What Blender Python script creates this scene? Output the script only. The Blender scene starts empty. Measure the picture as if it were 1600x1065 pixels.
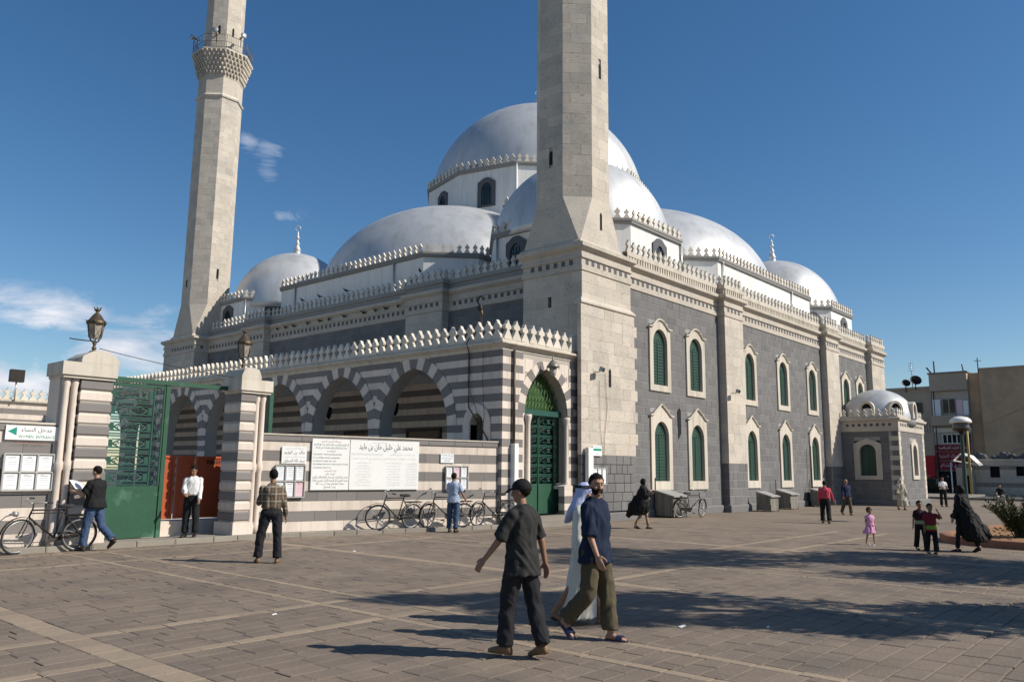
import bpy, bmesh, math, random
from mathutils import Vector, Matrix
import numpy as np
random.seed(7)
SC=bpy.context.scene; COL=SC.collection
R_=math.radians; cos=math.cos; sin=math.sin; PI=math.pi
# ---------------------------------------------------------------- camera
EYE=1.72; FPX=1250.; PITCH=R_(9.18); ROLL=R_(0.6); YAW=R_(41.2)
f0=Vector((cos(YAW),sin(YAW),0)); r0=Vector((sin(YAW),-cos(YAW),0)); u0=Vector((0,0,1))
FW=f0*cos(PITCH)+u0*sin(PITCH); UP=u0*cos(PITCH)-f0*sin(PITCH)
RT=r0*cos(ROLL)+UP*sin(ROLL); UP2=UP*cos(ROLL)-r0*sin(ROLL)
cam_d=bpy.data.cameras.new('camera'); cam=bpy.data.objects.new('camera',cam_d); COL.objects.link(cam)
cam.matrix_world=Matrix(((RT.x,UP2.x,-FW.x,0),(RT.y,UP2.y,-FW.y,0),(RT.z,UP2.z,-FW.z,EYE),(0,0,0,1)))
cam_d.sensor_width=36; cam_d.lens=36*FPX/1600; cam_d.clip_end=3000; cam_d.clip_start=.05
SC.camera=cam
# ---------------------------------------------------------------- light
SUN_EL=R_(38); SDX,SDY=.5,-.866
sd=Vector((SDX*cos(SUN_EL),SDY*cos(SUN_EL),sin(SUN_EL)))
sun_d=bpy.data.lights.new('sun','SUN'); sun=bpy.data.objects.new('sun',sun_d); COL.objects.link(sun)
sun_d.energy=4.3; sun_d.angle=R_(.55); sun_d.color=(1,.93,.82)
sun.rotation_euler=sd.to_track_quat('Z','Y').to_euler()
world=bpy.data.worlds.new('World'); SC.world=world; world.use_nodes=True
nt=world.node_tree; nt.nodes.clear(); N=nt.nodes.new; L=nt.links.new
out=N('ShaderNodeOutputWorld'); bg=N('ShaderNodeBackground'); sky=N('ShaderNodeTexSky')
sky.sky_type='NISHITA'; sky.sun_disc=False; sky.sun_elevation=SUN_EL
sky.sun_rotation=math.atan2(SDX,SDY); sky.air_density=1.0; sky.dust_density=.35; sky.ozone_density=2.0; sky.altitude=300
bg.inputs['Strength'].default_value=.083
# soft fair-weather clouds low in the sky
tc=N('ShaderNodeTexCoord'); mp=N('ShaderNodeMapping'); mp.inputs['Scale'].default_value=(1,1,2.2)
nz=N('ShaderNodeTexNoise'); nz.inputs['Scale'].default_value=11; nz.inputs['Distortion'].default_value=.5; nz.inputs['Detail'].default_value=8; nz.inputs['Roughness'].default_value=.62
L(tc.outputs['Generated'],mp.inputs['Vector']); L(mp.outputs['Vector'],nz.inputs['Vector'])
def math_(op,a,b=None,clamp=False):
    n=N('ShaderNodeMath'); n.operation=op; n.use_clamp=clamp
    for i,v in ((0,a),(1,b)):
        if v is None: continue
        if isinstance(v,(int,float)): n.inputs[i].default_value=v
        else: L(v,n.inputs[i])
    return n.outputs[0]
tot=None
CLOUDS=[((.3004,.9401,.1608),.075,.024,1.0),((.338,.926,.163),.03,.02,.85),((.3858,.9128,.134),.055,.032,1.0),((.2877,.954,.0846),.08,.02,1.0),((.345,.93,.115),.07,.026,.7),((.41,.895,.150),.045,.03,.75),((.4829,.8041,.3467),.024,.034,.70),((.462,.815,.375),.014,.018,.5),((.5084,.809,.2949),.018,.009,.55),((.10,.98,.15),.14,.05,.9),((-.1,.98,.17),.2,.05,.8),((-.45,.87,.2),.2,.07,.8),((-.8,.55,.22),.3,.08,.8)]
for (d,wx,wz,am) in CLOUDS:
    v=Vector(d).normalized(); h=Vector((v.y,-v.x,0)).normalized(); w=v.cross(h).normalized()
    s1=N('ShaderNodeVectorMath'); s1.operation='DOT_PRODUCT'; s1.inputs[1].default_value=h/wx; L(tc.outputs['Generated'],s1.inputs[0])
    s2=N('ShaderNodeVectorMath'); s2.operation='DOT_PRODUCT'; s2.inputs[1].default_value=w/wz; L(tc.outputs['Generated'],s2.inputs[0])
    s3=N('ShaderNodeVectorMath'); s3.operation='DOT_PRODUCT'; s3.inputs[1].default_value=v; L(tc.outputs['Generated'],s3.inputs[0])
    fr=math_('GREATER_THAN',s3.outputs['Value'],0)
    q=math_('ADD',math_('MULTIPLY',s1.outputs['Value'],s1.outputs['Value']),math_('MULTIPLY',s2.outputs['Value'],s2.outputs['Value']))
    g=math_('MULTIPLY',math_('MULTIPLY',math_('EXPONENT',math_('MULTIPLY',q,-1.1)),am),fr)
    tot=g if tot is None else math_('MAXIMUM',tot,g)
dens=math_('MULTIPLY',math_('SUBTRACT',math_('ADD',math_('MULTIPLY',nz.outputs['Fac'],2.9),math_('MULTIPLY',tot,.9)),1.80),1.25,True)
dens=math_('MULTIPLY',dens,math_('MINIMUM',math_('MULTIPLY',tot,3.2),1),True)
nz2=N('ShaderNodeTexNoise'); nz2.inputs['Scale'].default_value=14; nz2.inputs['Detail'].default_value=6; L(mp.outputs['Vector'],nz2.inputs['Vector'])
cr=N('ShaderNodeValToRGB'); cr.color_ramp.elements[0].position=.35; cr.color_ramp.elements[0].color=(4.8,5.4,6.6,1); cr.color_ramp.elements[1].position=.65; cr.color_ramp.elements[1].color=(8.6,8.5,8.9,1)
L(nz2.outputs['Fac'],cr.inputs['Fac'])
mx=N('ShaderNodeMix'); mx.data_type='RGBA'; L(dens,mx.inputs[0]); hsv=N('ShaderNodeHueSaturation'); hsv.inputs['Saturation'].default_value=1.27; hsv.inputs['Value'].default_value=.94; L(sky.outputs[0],hsv.inputs['Color']); L(hsv.outputs[0],mx.inputs[6]); L(cr.outputs[0],mx.inputs[7])
L(mx.outputs[2],bg.inputs['Color']); L(bg.outputs[0],out.inputs[0])
SC.view_settings.view_transform='Standard'; SC.view_settings.look='None'; SC.view_settings.gamma=1; SC.view_settings.exposure=.43
SC.view_settings.use_curve_mapping=False
SC.cycles.max_bounces=8; SC.cycles.diffuse_bounces=5; SC.cycles.glossy_bounces=3; SC.cycles.transparent_max_bounces=6
# ---------------------------------------------------------------- materials
MAT={}
def M(name,col,rough=.8,met=0.,rnd=0.,n1=(1.2,.12),n2=(14.,.08),bump=(40.,.15,.004),tint=None,coords='pos',spec=.3,extra=None,stretch=(1,1,1)):
    if name in MAT: return MAT[name]
    m=bpy.data.materials.new(name); m.use_nodes=True; t=m.node_tree; t.nodes.clear()
    n=t.nodes.new; l=t.links.new
    o=n('ShaderNodeOutputMaterial'); b=n('ShaderNodeBsdfPrincipled'); l(b.outputs[0],o.inputs[0])
    b.inputs['Roughness'].default_value=rough; b.inputs['Metallic'].default_value=met
    b.inputs['Specular IOR Level'].default_value=spec
    if coords=='pos':
        g=n('ShaderNodeNewGeometry'); vec=g.outputs['Position']
    else:
        g=n('ShaderNodeTexCoord'); vec=g.outputs['Object']
    if stretch!=(1,1,1):
        mpp=n('ShaderNodeMapping'); mpp.inputs['Scale'].default_value=stretch; l(vec,mpp.inputs['Vector']); vec=mpp.outputs[0]
    def mth(op,a,bb):
        q=n('ShaderNodeMath'); q.operation=op
        for i,v in ((0,a),(1,bb)):
            if isinstance(v,(int,float)): q.inputs[i].default_value=v
            else: l(v,q.inputs[i])
        return q.outputs[0]
    val=1.0
    for sc,am in (n1,n2):
        if am:
            z=n('ShaderNodeTexNoise'); z.inputs['Scale'].default_value=sc; z.inputs['Detail'].default_value=5; z.inputs['Roughness'].default_value=.6
            l(vec,z.inputs['Vector'])
            v=mth('ADD',mth('MULTIPLY',z.outputs['Fac'],am*4),1-am*2)
            val=v if val==1.0 else mth('MULTIPLY',val,v)
    if rnd:
        oi=n('ShaderNodeObjectInfo'); gi=n('ShaderNodeNewGeometry')
        fr=mth('FRACT',mth('ADD',oi.outputs['Random'],gi.outputs['Random Per Island']),0)
        v=mth('ADD',mth('MULTIPLY',fr,rnd*2),1-rnd)
        val=v if val==1.0 else mth('MULTIPLY',val,v)
    c=n('ShaderNodeRGB'); c.outputs[0].default_value=(*col,1); cs=c.outputs[0]
    if tint:
        z=n('ShaderNodeTexNoise'); z.inputs['Scale'].default_value=tint[1]; z.inputs['Detail'].default_value=4; l(vec,z.inputs['Vector'])
        rp=n('ShaderNodeValToRGB'); rp.color_ramp.elements[0].position=tint[2]; rp.color_ramp.elements[1].position=tint[3]; l(z.outputs['Fac'],rp.inputs[0])
        mm=n('ShaderNodeMix'); mm.data_type='RGBA'; l(rp.outputs[0],mm.inputs[0]); l(cs,mm.inputs[6]); mm.inputs[7].default_value=(*tint[0],1); cs=mm.outputs[2]
    vm=n('ShaderNodeVectorMath'); vm.operation='SCALE'; l(cs,vm.inputs[0])
    if val==1.0: vm.inputs['Scale'].default_value=1
    else: l(val,vm.inputs['Scale'])
    l(vm.outputs[0],b.inputs['Base Color'])
    if bump:
        z=n('ShaderNodeTexNoise'); z.inputs['Scale'].default_value=bump[0]; z.inputs['Detail'].default_value=6; l(vec,z.inputs['Vector'])
        bp=n('ShaderNodeBump'); bp.inputs['Strength'].default_value=bump[1]; bp.inputs['Distance'].default_value=bump[2]
        l(z.outputs['Fac'],bp.inputs['Height']); l(bp.outputs[0],b.inputs['Normal'])
    if extra: extra(t,b,vec,vm)
    MAT[name]=m; return m
def pits(t,b,vec,vm):
    # travertine-like pits and stains
    n=t.nodes.new;l=t.links.new
    v=n('ShaderNodeTexNoise'); v.inputs['Scale'].default_value=6.5; v.inputs['Detail'].default_value=9; v.inputs['Roughness'].default_value=.75
    mp=n('ShaderNodeMapping'); mp.inputs['Scale'].default_value=(1,1,2.4); l(vec,mp.inputs[0]); l(mp.outputs[0],v.inputs['Vector'])
    r=n('ShaderNodeValToRGB'); r.color_ramp.elements[0].position=.57; r.color_ramp.elements[0].color=(1,1,1,1); r.color_ramp.elements[1].position=.67; r.color_ramp.elements[1].color=(.40,.35,.29,1); l(v.outputs[0],r.inputs[0])
    m=n('ShaderNodeMix'); m.data_type='RGBA'; m.blend_type='MULTIPLY'; m.inputs[0].default_value=1; l(vm.outputs[0],m.inputs[6]); l(r.outputs[0],m.inputs[7]); l(m.outputs[2],b.inputs['Base Color'])
def grime(amt=.80,sc=(2.4,2.4,.22)):
    # rain streaks and grime that run down the face
    def f(t,b,vec,vm):
        n=t.nodes.new;l=t.links.new
        v=n('ShaderNodeTexNoise'); v.inputs['Scale'].default_value=1.6; v.inputs['Detail'].default_value=7; v.inputs['Roughness'].default_value=.65
        mp=n('ShaderNodeMapping'); mp.inputs['Scale'].default_value=sc; l(vec,mp.inputs[0]); l(mp.outputs[0],v.inputs['Vector'])
        r=n('ShaderNodeValToRGB'); r.color_ramp.elements[0].position=.46; r.color_ramp.elements[0].color=(1,1,1,1); r.color_ramp.elements[1].position=.72; r.color_ramp.elements[1].color=(amt,amt*.97,amt*.93,1); l(v.outputs[0],r.inputs[0])
        m=n('ShaderNodeMix'); m.data_type='RGBA'; m.blend_type='MULTIPLY'; m.inputs[0].default_value=1; l(vm.outputs[0],m.inputs[6]); l(r.outputs[0],m.inputs[7]); l(m.outputs[2],b.inputs['Base Color'])
    return f
def domestreak(t,b,vec,vm):
    grime(.80,(1.1,1.1,.30))(t,b,vec,vm)
    n=t.nodes.new;l=t.links.new
    v=n('ShaderNodeTexNoise'); v.inputs['Scale'].default_value=.5; v.inputs['Detail'].default_value=6
    mp=n('ShaderNodeMapping'); mp.inputs['Scale'].default_value=(1,1,.5); l(vec,mp.inputs[0]); l(mp.outputs[0],v.inputs['Vector'])
    r=n('ShaderNodeMapRange'); r.inputs[1].default_value=.3; r.inputs[2].default_value=.7; r.inputs[3].default_value=.36; r.inputs[4].default_value=.50; l(v.outputs[0],r.inputs[0]); l(r.outputs[0],b.inputs['Roughness'])
LIME=M('limestone',(.50,.445,.375),.9,rnd=.10,n1=(.9,.08),n2=(11,.09),bump=(22,.5,.02),tint=((.41,.385,.345),1.3,.45,.75),extra=pits)
LIMES=M('limestone_smooth',(.54,.49,.415),.85,rnd=.06,n1=(.8,.05),n2=(12,.05),bump=(30,.3,.01),extra=grime(.72))
PINKL=M('pale_stone',(.63,.55,.48),.8,rnd=.07,n1=(.9,.05),n2=(14,.05),bump=(30,.3,.008),extra=grime(.80))
BAS=M('basalt',(.155,.151,.150),.85,rnd=.12,n1=(.6,.08),n2=(16,.10),bump=(35,.6,.015))
DARKS=M('dark_stripe_stone',(.190,.174,.165),.8,rnd=.10,n1=(.8,.06),n2=(14,.05),bump=(30,.3,.008))
MORT=M('mortar',(.40,.365,.32),.95,n1=(2,.1),n2=(20,.05),bump=(50,.4,.01))
MORTD=M('mortar_grey',(.30,.29,.28),.95,n1=(2,.1),n2=(20,.05),bump=(50,.4,.01))
WHITE=M('white_lime_wash',(.72,.71,.695),.85,n1=(.5,.03),n2=(3,.02),bump=(15,.15,.01),extra=grime(.84))
MERL=M('merlon_stone',(.58,.53,.455),.85,rnd=.12,n1=(1.5,.08),n2=(14,.06),bump=(30,.3,.01))
MERLG=M('merlon_stone_weathered',(.50,.47,.42),.85,rnd=.10,n1=(1.5,.08),n2=(14,.06),bump=(30,.3,.01))
DOME=M('silver_dome_paint',(.56,.57,.575),.45,met=.35,n1=(.22,.085),n2=(1.3,.04),bump=(.7,.06,.05),extra=domestreak,spec=.5)
LEDGE=M('grey_ledge',(.25,.245,.235),.85,rnd=.05,n1=(1,.08),n2=(12,.05))
DARKF=M('dark_window_frame',(.10,.10,.11),.8,n1=(1,.08),n2=(12,.05))
GREEND=M('dark_green_shutter',(.022,.062,.045),.5,n1=(1.5,.12),n2=(12,.08),spec=.4)
GREENL=M('green_louvre',(.028,.064,.046),.5,n1=(1.5,.12),n2=(12,.05),spec=.4)
GREENG=M('green_gate_paint',(.022,.080,.045),.45,n1=(1.5,.10),n2=(7,.08),bump=(12,.1,.006),spec=.4,tint=((.09,.20,.14),2.2,.62,.8))
GREENB=M('green_iron',(.014,.070,.050),.45,n1=(1.5,.10),n2=(7,.08),spec=.4)
GREENY=M('green_fanlight_iron',(.085,.155,.055),.5,n1=(2,.10),n2=(7,.08),spec=.4)
REDD=M('orange_red_gate_paint',(.40,.080,.028),.45,n1=(1.5,.08),n2=(7,.06),bump=(12,.1,.004),spec=.4)
BLACK=M('black_void',(.012,.012,.014),.9,n1=(1,.1),n2=(8,.05))
GLASSD=M('dark_glass',(.02,.025,.03),.12,n1=(1,.1),n2=(8,.0),bump=None,spec=.6)
IRON=M('dark_iron',(.035,.03,.026),.5,met=.5,n1=(3,.15),n2=(30,.1),bump=(60,.2,.002))
BRONZE=M('weathered_bronze',(.10,.075,.05),.5,met=.5,n1=(5,.2),n2=(30,.1),bump=(60,.3,.002))
GREYM=M('galvanised_metal',(.42,.42,.41),.4,met=.6,n1=(3,.1),n2=(20,.08),spec=.5)
WHITEP=M('white_paint',(.75,.75,.73),.5,n1=(2,.05),n2=(20,.04),spec=.4)
PAPER=M('white_paper',(.74,.76,.78),.7,n1=(3,.02),n2=(20,.02),bump=None)
PINKP=M('pink_paper',(.72,.50,.55),.7,n1=(3,.02),n2=(20,.02),bump=None)
INK=M('black_ink',(.03,.03,.035),.7,n1=(3,.0),n2=(20,.02),bump=None)
INKG=M('grey_ink',(.45,.46,.48),.7,n1=(3,.0),n2=(20,.02),bump=None)
INKR=M('red_ink',(.30,.07,.05),.7,n1=(3,.0),n2=(20,.02),bump=None)
TEAL=M('green_sign_ink',(.01,.25,.17),.6,n1=(3,.0),n2=(20,.02),bump=None)
MARBLE=M('white_marble_panel',(.76,.76,.74),.4,n1=(2,.03),n2=(9,.03),bump=None,spec=.5)
PAVE=M('paving_stone',(.190,.150,.116),.82,rnd=.07,n1=(.5,.09),n2=(7,.07),bump=(26,.55,.012),tint=((.140,.116,.095),1.1,.45,.7))
PAVEB=M('band_stone',(.270,.212,.155),.82,rnd=.10,n1=(.9,.08),n2=(9,.09),bump=(26,.5,.01))
DIRTJ=M('joint_dirt',(.13,.105,.08),.95,n1=(3,.15),n2=(30,.1),bump=(50,.5,.01))
ASPH=M('asphalt',(.075,.075,.078),.9,n1=(.5,.1),n2=(9,.08),bump=(60,.4,.01))
KERB=M('kerb_stone',(.25,.225,.19),.85,rnd=.12,n1=(2,.08),n2=(12,.06),bump=(30,.4,.01))
SOIL=M('planter_soil',(.26,.15,.075),.95,n1=(2,.15),n2=(14,.12),bump=(20,.8,.04))
TERRA=M('terracotta_kerb',(.30,.15,.09),.85,n1=(2,.1),n2=(14,.08),bump=(20,.3,.01))
CONC=M('render_beige',(.50,.36,.235),.9,n1=(.25,.10),n2=(2,.07),bump=(5,.3,.02),tint=((.38,.28,.19),.3,.45,.62))
CONC2=M('render_grey_beige',(.42,.345,.265),.9,n1=(.3,.1),n2=(3,.06),bump=(8,.3,.02))
CONC3=M('render_pale',(.46,.42,.37),.9,n1=(.4,.1),n2=(3,.06),bump=(8,.3,.02))
WOOD=M('weathered_board',(.20,.185,.16),.85,rnd=.15,n1=(3,.12),n2=(20,.1),bump=(30,.4,.006),stretch=(1,1,.15))
REDS=M('red_sign',(.22,.02,.03),.6,n1=(2,.08),n2=(8,.04),bump=None)
REDB=M('bright_red_board',(.50,.02,.03),.6,n1=(2,.08),n2=(8,.04),bump=None)
# ---------------------------------------------------------------- helpers
def tag(o,label=None,cat=None,group=None,kind=None):
    if label: o['label']=label
    if cat: o['category']=cat
    if group: o['group']=group
    if kind: o['kind']=kind
    return o
def empty(name,loc=(0,0,0),label=None,cat=None,group=None,rz=0,world=True):
    o=bpy.data.objects.new(name,None); COL.objects.link(o); o.location=loc; o.rotation_euler=(0,0,rz); o.empty_display_size=.2
    if world: ORG[o.name]=Vector(loc)
    return tag(o,label,cat,group)
ORG={}
def org(o):
    while o is not None and o.parent: o=o.parent
    return ORG.get(o.name,Vector((0,0,0))) if o is not None else Vector((0,0,0))
class MB:
    def __init__(s): s.v=[]; s.f=[]; s.sm=[]
    def add(s,vs,fs,smooth=False):
        b=len(s.v); s.v+= [tuple(p) for p in vs]; s.f+=[tuple(b+i for i in f) for f in fs]; s.sm+=[smooth]*len(fs); return s
    def box(s,x0,x1,y0,y1,z0,z1):
        return s.add([(x0,y0,z0),(x1,y0,z0),(x1,y1,z0),(x0,y1,z0),(x0,y0,z1),(x1,y0,z1),(x1,y1,z1),(x0,y1,z1)],
            [(0,3,2,1),(4,5,6,7),(0,1,5,4),(1,2,6,5),(2,3,7,6),(3,0,4,7)])
    def tube(s,path,r,n=8,caps=True,smooth=True,r1=None):
        P=[Vector(p) for p in path]; m=len(P); vs=[]
        up=Vector((0,0,1)); prev=None
        for i,p in enumerate(P):
            t=(P[min(i+1,m-1)]-P[max(i-1,0)]).normalized()
            if prev is None:
                a=t.cross(up) if abs(t.dot(up))<.95 else t.cross(Vector((1,0,0)))
            else:
                a=prev-t*prev.dot(t)
            a.normalize(); prev=a; b=t.cross(a)
            rr=r if not isinstance(r,(list,tuple)) else r[i]
            for k in range(n):
                g=2*PI*k/n; vs.append(p+a*(rr*cos(g))+b*(rr*sin(g)))
        fs=[(i*n+k,i*n+(k+1)%n,(i+1)*n+(k+1)%n,(i+1)*n+k) for i in range(m-1) for k in range(n)]
        if caps: fs+=[tuple(range(n-1,-1,-1)),tuple((m-1)*n+k for k in range(n))]
        return s.add(vs,fs,smooth)
    def lathe(s,prof,c=(0,0,0),n=16,smooth=True,a0=0,sx=1,sy=1):
        m=len(prof); vs=[]
        for r,z in prof:
            for k in range(n):
                g=a0+2*PI*k/n; vs.append((c[0]+r*sx*cos(g),c[1]+r*sy*sin(g),c[2]+z))
        fs=[(i*n+k,i*n+(k+1)%n,(i+1)*n+(k+1)%n,(i+1)*n+k) for i in range(m-1) for k in range(n)]
        if prof[0][0]>1e-4: fs.append(tuple(range(n-1,-1,-1)))
        if prof[-1][0]>1e-4: fs.append(tuple((m-1)*n+k for k in range(n)))
        return s.add(vs,fs,smooth)
    def ell(s,c,rx,ry,rz,n=12,m=8,rot=None):
        vs=[];fs=[]
        for i in range(m+1):
            ph=-PI/2+PI*i/m
            for k in range(n):
                g=2*PI*k/n; p=Vector((rx*cos(ph)*cos(g),ry*cos(ph)*sin(g),rz*sin(ph)))
                if rot is not None: p=rot@p
                vs.append(Vector(c)+p)
        fs=[(i*n+k,i*n+(k+1)%n,(i+1)*n+(k+1)%n,(i+1)*n+k) for i in range(m) for k in range(n)]
        return s.add(vs,fs,True)
    def prism(s,pts,fn,o0,o1,smooth=False):
        # pts: 2d outline ccw (s,z); fn(s,z,o)->world
        n=len(pts)
        vs=[fn(p[0],p[1],o1) for p in pts]+[fn(p[0],p[1],o0) for p in pts]
        fs=[tuple(range(n)),tuple(range(2*n-1,n-1,-1))]+[(i,i+n,(i+1)%n+n,(i+1)%n) for i in range(n)]
        return s.add(vs,fs,smooth)
    def ring(s,inn,out_,fn,of,ob_in,ob_out):
        n=len(inn)
        vs=[fn(*p,of) for p in inn]+[fn(*p,of) for p in out_]+[fn(*p,ob_in) for p in inn]+[fn(*p,ob_out) for p in out_]
        fs=[]
        for i in range(n):
            j=(i+1)%n
            fs+=[(i,n+i,n+j,j),(i,j,2*n+j,2*n+i),(n+i,3*n+i,3*n+j,n+j)]
        return s.add(vs,fs)
    def loft(s,rings,caps=True,smooth=True):
        n=len(rings[0]); m=len(rings); vs=[p for r in rings for p in r]
        fs=[(i*n+k,i*n+(k+1)%n,(i+1)*n+(k+1)%n,(i+1)*n+k) for i in range(m-1) for k in range(n)]
        if caps: fs+=[tuple(range(n-1,-1,-1)),tuple((m-1)*n+k for k in range(n))]
        return s.add(vs,fs,smooth)
    def mesh(s,name,off=Vector((0,0,0)),mat=None):
        me=bpy.data.meshes.new(name); me.from_pydata([(p[0]-off.x,p[1]-off.y,p[2]-off.z) for p in s.v],[],s.f)
        if any(s.sm): me.polygons.foreach_set('use_smooth',s.sm)
        if mat: me.materials.append(mat)
        me.update(); return me
    def build(s,name,mat,parent=None,kind=None,local=False,label=None,recalc=True):
        off=Vector((0,0,0)) if local or parent is None else org(parent)
        me=s.mesh(name,off,mat)
        if recalc:
            bm=bmesh.new(); bm.from_mesh(me); bmesh.ops.recalc_face_normals(bm,faces=bm.faces); bm.to_mesh(me); bm.free()
        o=bpy.data.objects.new(name,me); COL.objects.link(o)
        if parent is not None: o.parent=parent
        if kind: o['kind']=kind
        if label: o['label']=label
        return o
class W:
    """wall frame: s runs left to right seen from outside, o is outwards"""
    def __init__(s,ox,oy,deg): s.o=Vector((ox,oy,0)); a=R_(deg); s.d=Vector((cos(a),sin(a),0)); s.n=Vector((s.d.y,-s.d.x,0)); s.a=a
    def __call__(s,t,z,o=0): p=s.o+s.d*t+s.n*o; return Vector((p.x,p.y,z))
def FW_dist(p): return max(.5,(Vector(p)-Vector((0,0,EYE))).dot(FW))
def inview(p,mx=60):
    q=Vector(p)-Vector((0,0,EYE)); z=q.dot(FW)
    if z<.3: return False
    x=800+FPX*q.dot(RT)/z; y=532-FPX*q.dot(UP2)/z
    return -mx<x<1600+mx and -mx<y<1065+mx
# unit block with chamfered front (-y)
def unit_block(e=.035):
    k_=-.5+e*2.2
    vs=[(-.5,.5,-.5),(.5,.5,-.5),(.5,.5,.5),(-.5,.5,.5),(-.5,k_,-.5),(.5,k_,-.5),(.5,k_,.5),(-.5,k_,.5),(-.5+e,-.5,-.5+e*1.5),(.5-e,-.5,-.5+e*1.5),(.5-e,-.5,.5-e*1.5),(-.5+e,-.5,.5-e*1.5)]
    fs=[(0,1,5,4),(1,2,6,5),(2,3,7,6),(3,0,4,7),(4,5,9,8),(5,6,10,9),(6,7,11,10),(7,4,8,11),(8,9,10,11)]
    return vs,fs
UV_,UF_=unit_block()
UNIT={}
UVF_,_=unit_block(.006)
def uvf(mn): return UVF_ if mn in ('limestone','limestone_smooth','pale_stone','dark_stripe_stone') else UV_
def unit_mesh(mat):
    if mat.name not in UNIT:
        mb=MB(); mb.add(uvf(mat.name),UF_); UNIT[mat.name]=mb.mesh('stone_unit',mat=mat)
    return UNIT[mat.name]
BLOCKS={}  # (thing name, part name) -> list
def block(parent,name,mat,c,sx,sy,sz,rot,ang=0.):
    """queue a block. rot = z rotation, ang = rotation in the wall plane"""
    root=parent
    while root.parent: root=root.parent
    BLOCKS.setdefault((root.name,name),[]).append((parent,mat,Vector(c),sx,sy,sz,rot,ang))
def flush_blocks(limit=300,minpx=9.):
    for (rn,name),L_ in BLOCKS.items():
        sc=[]
        for b in L_:
            px=FPX*min(max(b[3],b[5]),2*min(b[3],b[5]))/FW_dist(b[2])
            if not inview(b[2]): px=0
            # foreshortening
            nrm=Vector((sin(b[6]),-cos(b[6]),0)); v=(Vector((0,0,EYE))-b[2]).normalized()
            k=abs(nrm.dot(v)); sc.append(px*max(.2,k))
        idx=sorted(range(len(L_)),key=lambda i:-sc[i])
        rest={}
        for r,i in enumerate(idx):
            p,mat,c,sx,sy,sz,rot,ang=L_[i]
            Mx=Matrix.Translation(c)@Matrix.Rotation(rot,4,'Z')@Matrix.Rotation(ang,4,'Y')@Matrix.Diagonal((sx,sy,sz,1))
            if r<limit and sc[i]>minpx:
                o=bpy.data.objects.new(name,unit_mesh(mat)); COL.objects.link(o); o.parent=p
                of=org(p); o.location=c-of; o.rotation_euler=(0,ang,rot); o.scale=(sx,sy,sz)
            else:
                rest.setdefault((p.name,mat.name),[]).append(Mx)
        for (pn,mn),Ms in rest.items():
            U=np.array([(*v,1) for v in uvf(mn)]); V=np.concatenate([(U@np.array(m).T)[:,:3] for m in Ms])
            off=org(bpy.data.objects[pn]); V-=np.array(off)
            fs=[tuple(i+k*len(UV_) for i in f) for k in range(len(Ms)) for f in UF_]
            me=bpy.data.meshes.new(name+'s'); me.from_pydata(V.tolist(),[],fs); me.materials.append(MAT[mn])
            o=bpy.data.objects.new(name+'_field',me); COL.objects.link(o); o.parent=bpy.data.objects[pn]; o['kind']='stuff'
    BLOCKS.clear()
def masonry(parent,name,w,s0,s1,z0,z1,ch,bl,mats,holes=(),proud=.02,gap=.014,thick=.10,jit=.35,toothL=0,toothR=0,seed=1,fixed=False,inset=0):
    if name=='basalt_block' and proud>=.012 and inset==0: proud=.010; gap=.011
    if name=='limestone_block': gap=.004; proud=min(proud,.012)
    rg=random.Random(seed); n=max(1,round((z1-z0)/ch)); ch=(z1-z0)/n
    for r in range(n):
        a=z0+r*ch; b=a+ch; m=mats[r%len(mats)]
        segs=[(s0+(toothL if r%2 else 0),s1-(toothR if r%2 else 0))]
        for (h0,h1,g0,g1) in holes:
            ov=min(b,g1)-max(a,g0)
            if ov>ch*.3:
                ns=[]
                for (p,q) in segs:
                    if h1<=p or h0>=q: ns.append((p,q)); continue
                    if h0-p>.05: ns.append((p,h0))
                    if q-h1>.05: ns.append((h1,q))
                segs=ns
        for (p,q) in segs:
            x=p; first=True
            while x<q-.01:
                l=bl*(1+rg.uniform(-jit,jit)) if not fixed else bl
                if first and r%2 and not fixed: l*=.5
                if fixed and first and r%2: l*=.5
                first=False
                e=min(q,x+l)
                if q-e<bl*.3: e=q
                block(parent,name,m,w((x+e)/2,(a+b)/2,proud-thick/2+inset+rg.uniform(-.003,.003)),e-x-gap,thick,ch-gap,w.a)
                x=e
def backing(parent,name,w,s0,s1,z0,z1,holes,mat,o=0.,depth=.25):
    """slab with rectangular holes (grid cells)"""
    mb=MB()
    xs=sorted({s0,s1,*[min(max(h[i],s0),s1) for h in holes for i in (0,1)]}); zs=sorted({z0,z1,*[min(max(h[i],z0),z1) for h in holes for i in (2,3)]})
    for i in range(len(xs)-1):
        for j in range(len(zs)-1):
            cx=(xs[i]+xs[i+1])/2; cz=(zs[j]+zs[j+1])/2
            if any(h[0]<cx<h[1] and h[2]<cz<h[3] for h in holes): continue
            mb.prism([(xs[i],zs[j]),(xs[i+1],zs[j]),(xs[i+1],zs[j+1]),(xs[i],zs[j+1])],w,o-depth,o)
    return mb.build(name,mat,parent)
def offset_path(path,off,closed=False):
    n=len(path); out_=[]
    for i in range(n):
        p=Vector(path[i][:2]); 
        a=Vector(path[i-1][:2]) if (i>0 or closed) else None; b=Vector(path[(i+1)%n][:2]) if (i<n-1 or closed) else None
        ns=[]
        if a is not None: d=(p-a).normalized(); ns.append(Vector((d.y,-d.x)))
        if b is not None: d=(b-p).normalized(); ns.append(Vector((d.y,-d.x)))
        if len(ns)==1: q=p+ns[0]*off
        else:
            m=(ns[0]+ns[1]); 
            if m.length<1e-6: q=p+ns[0]*off
            else: m.normalize(); q=p+m*(off/max(.3,m.dot(ns[0])))
        out_.append(q)
    return out_
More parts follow.
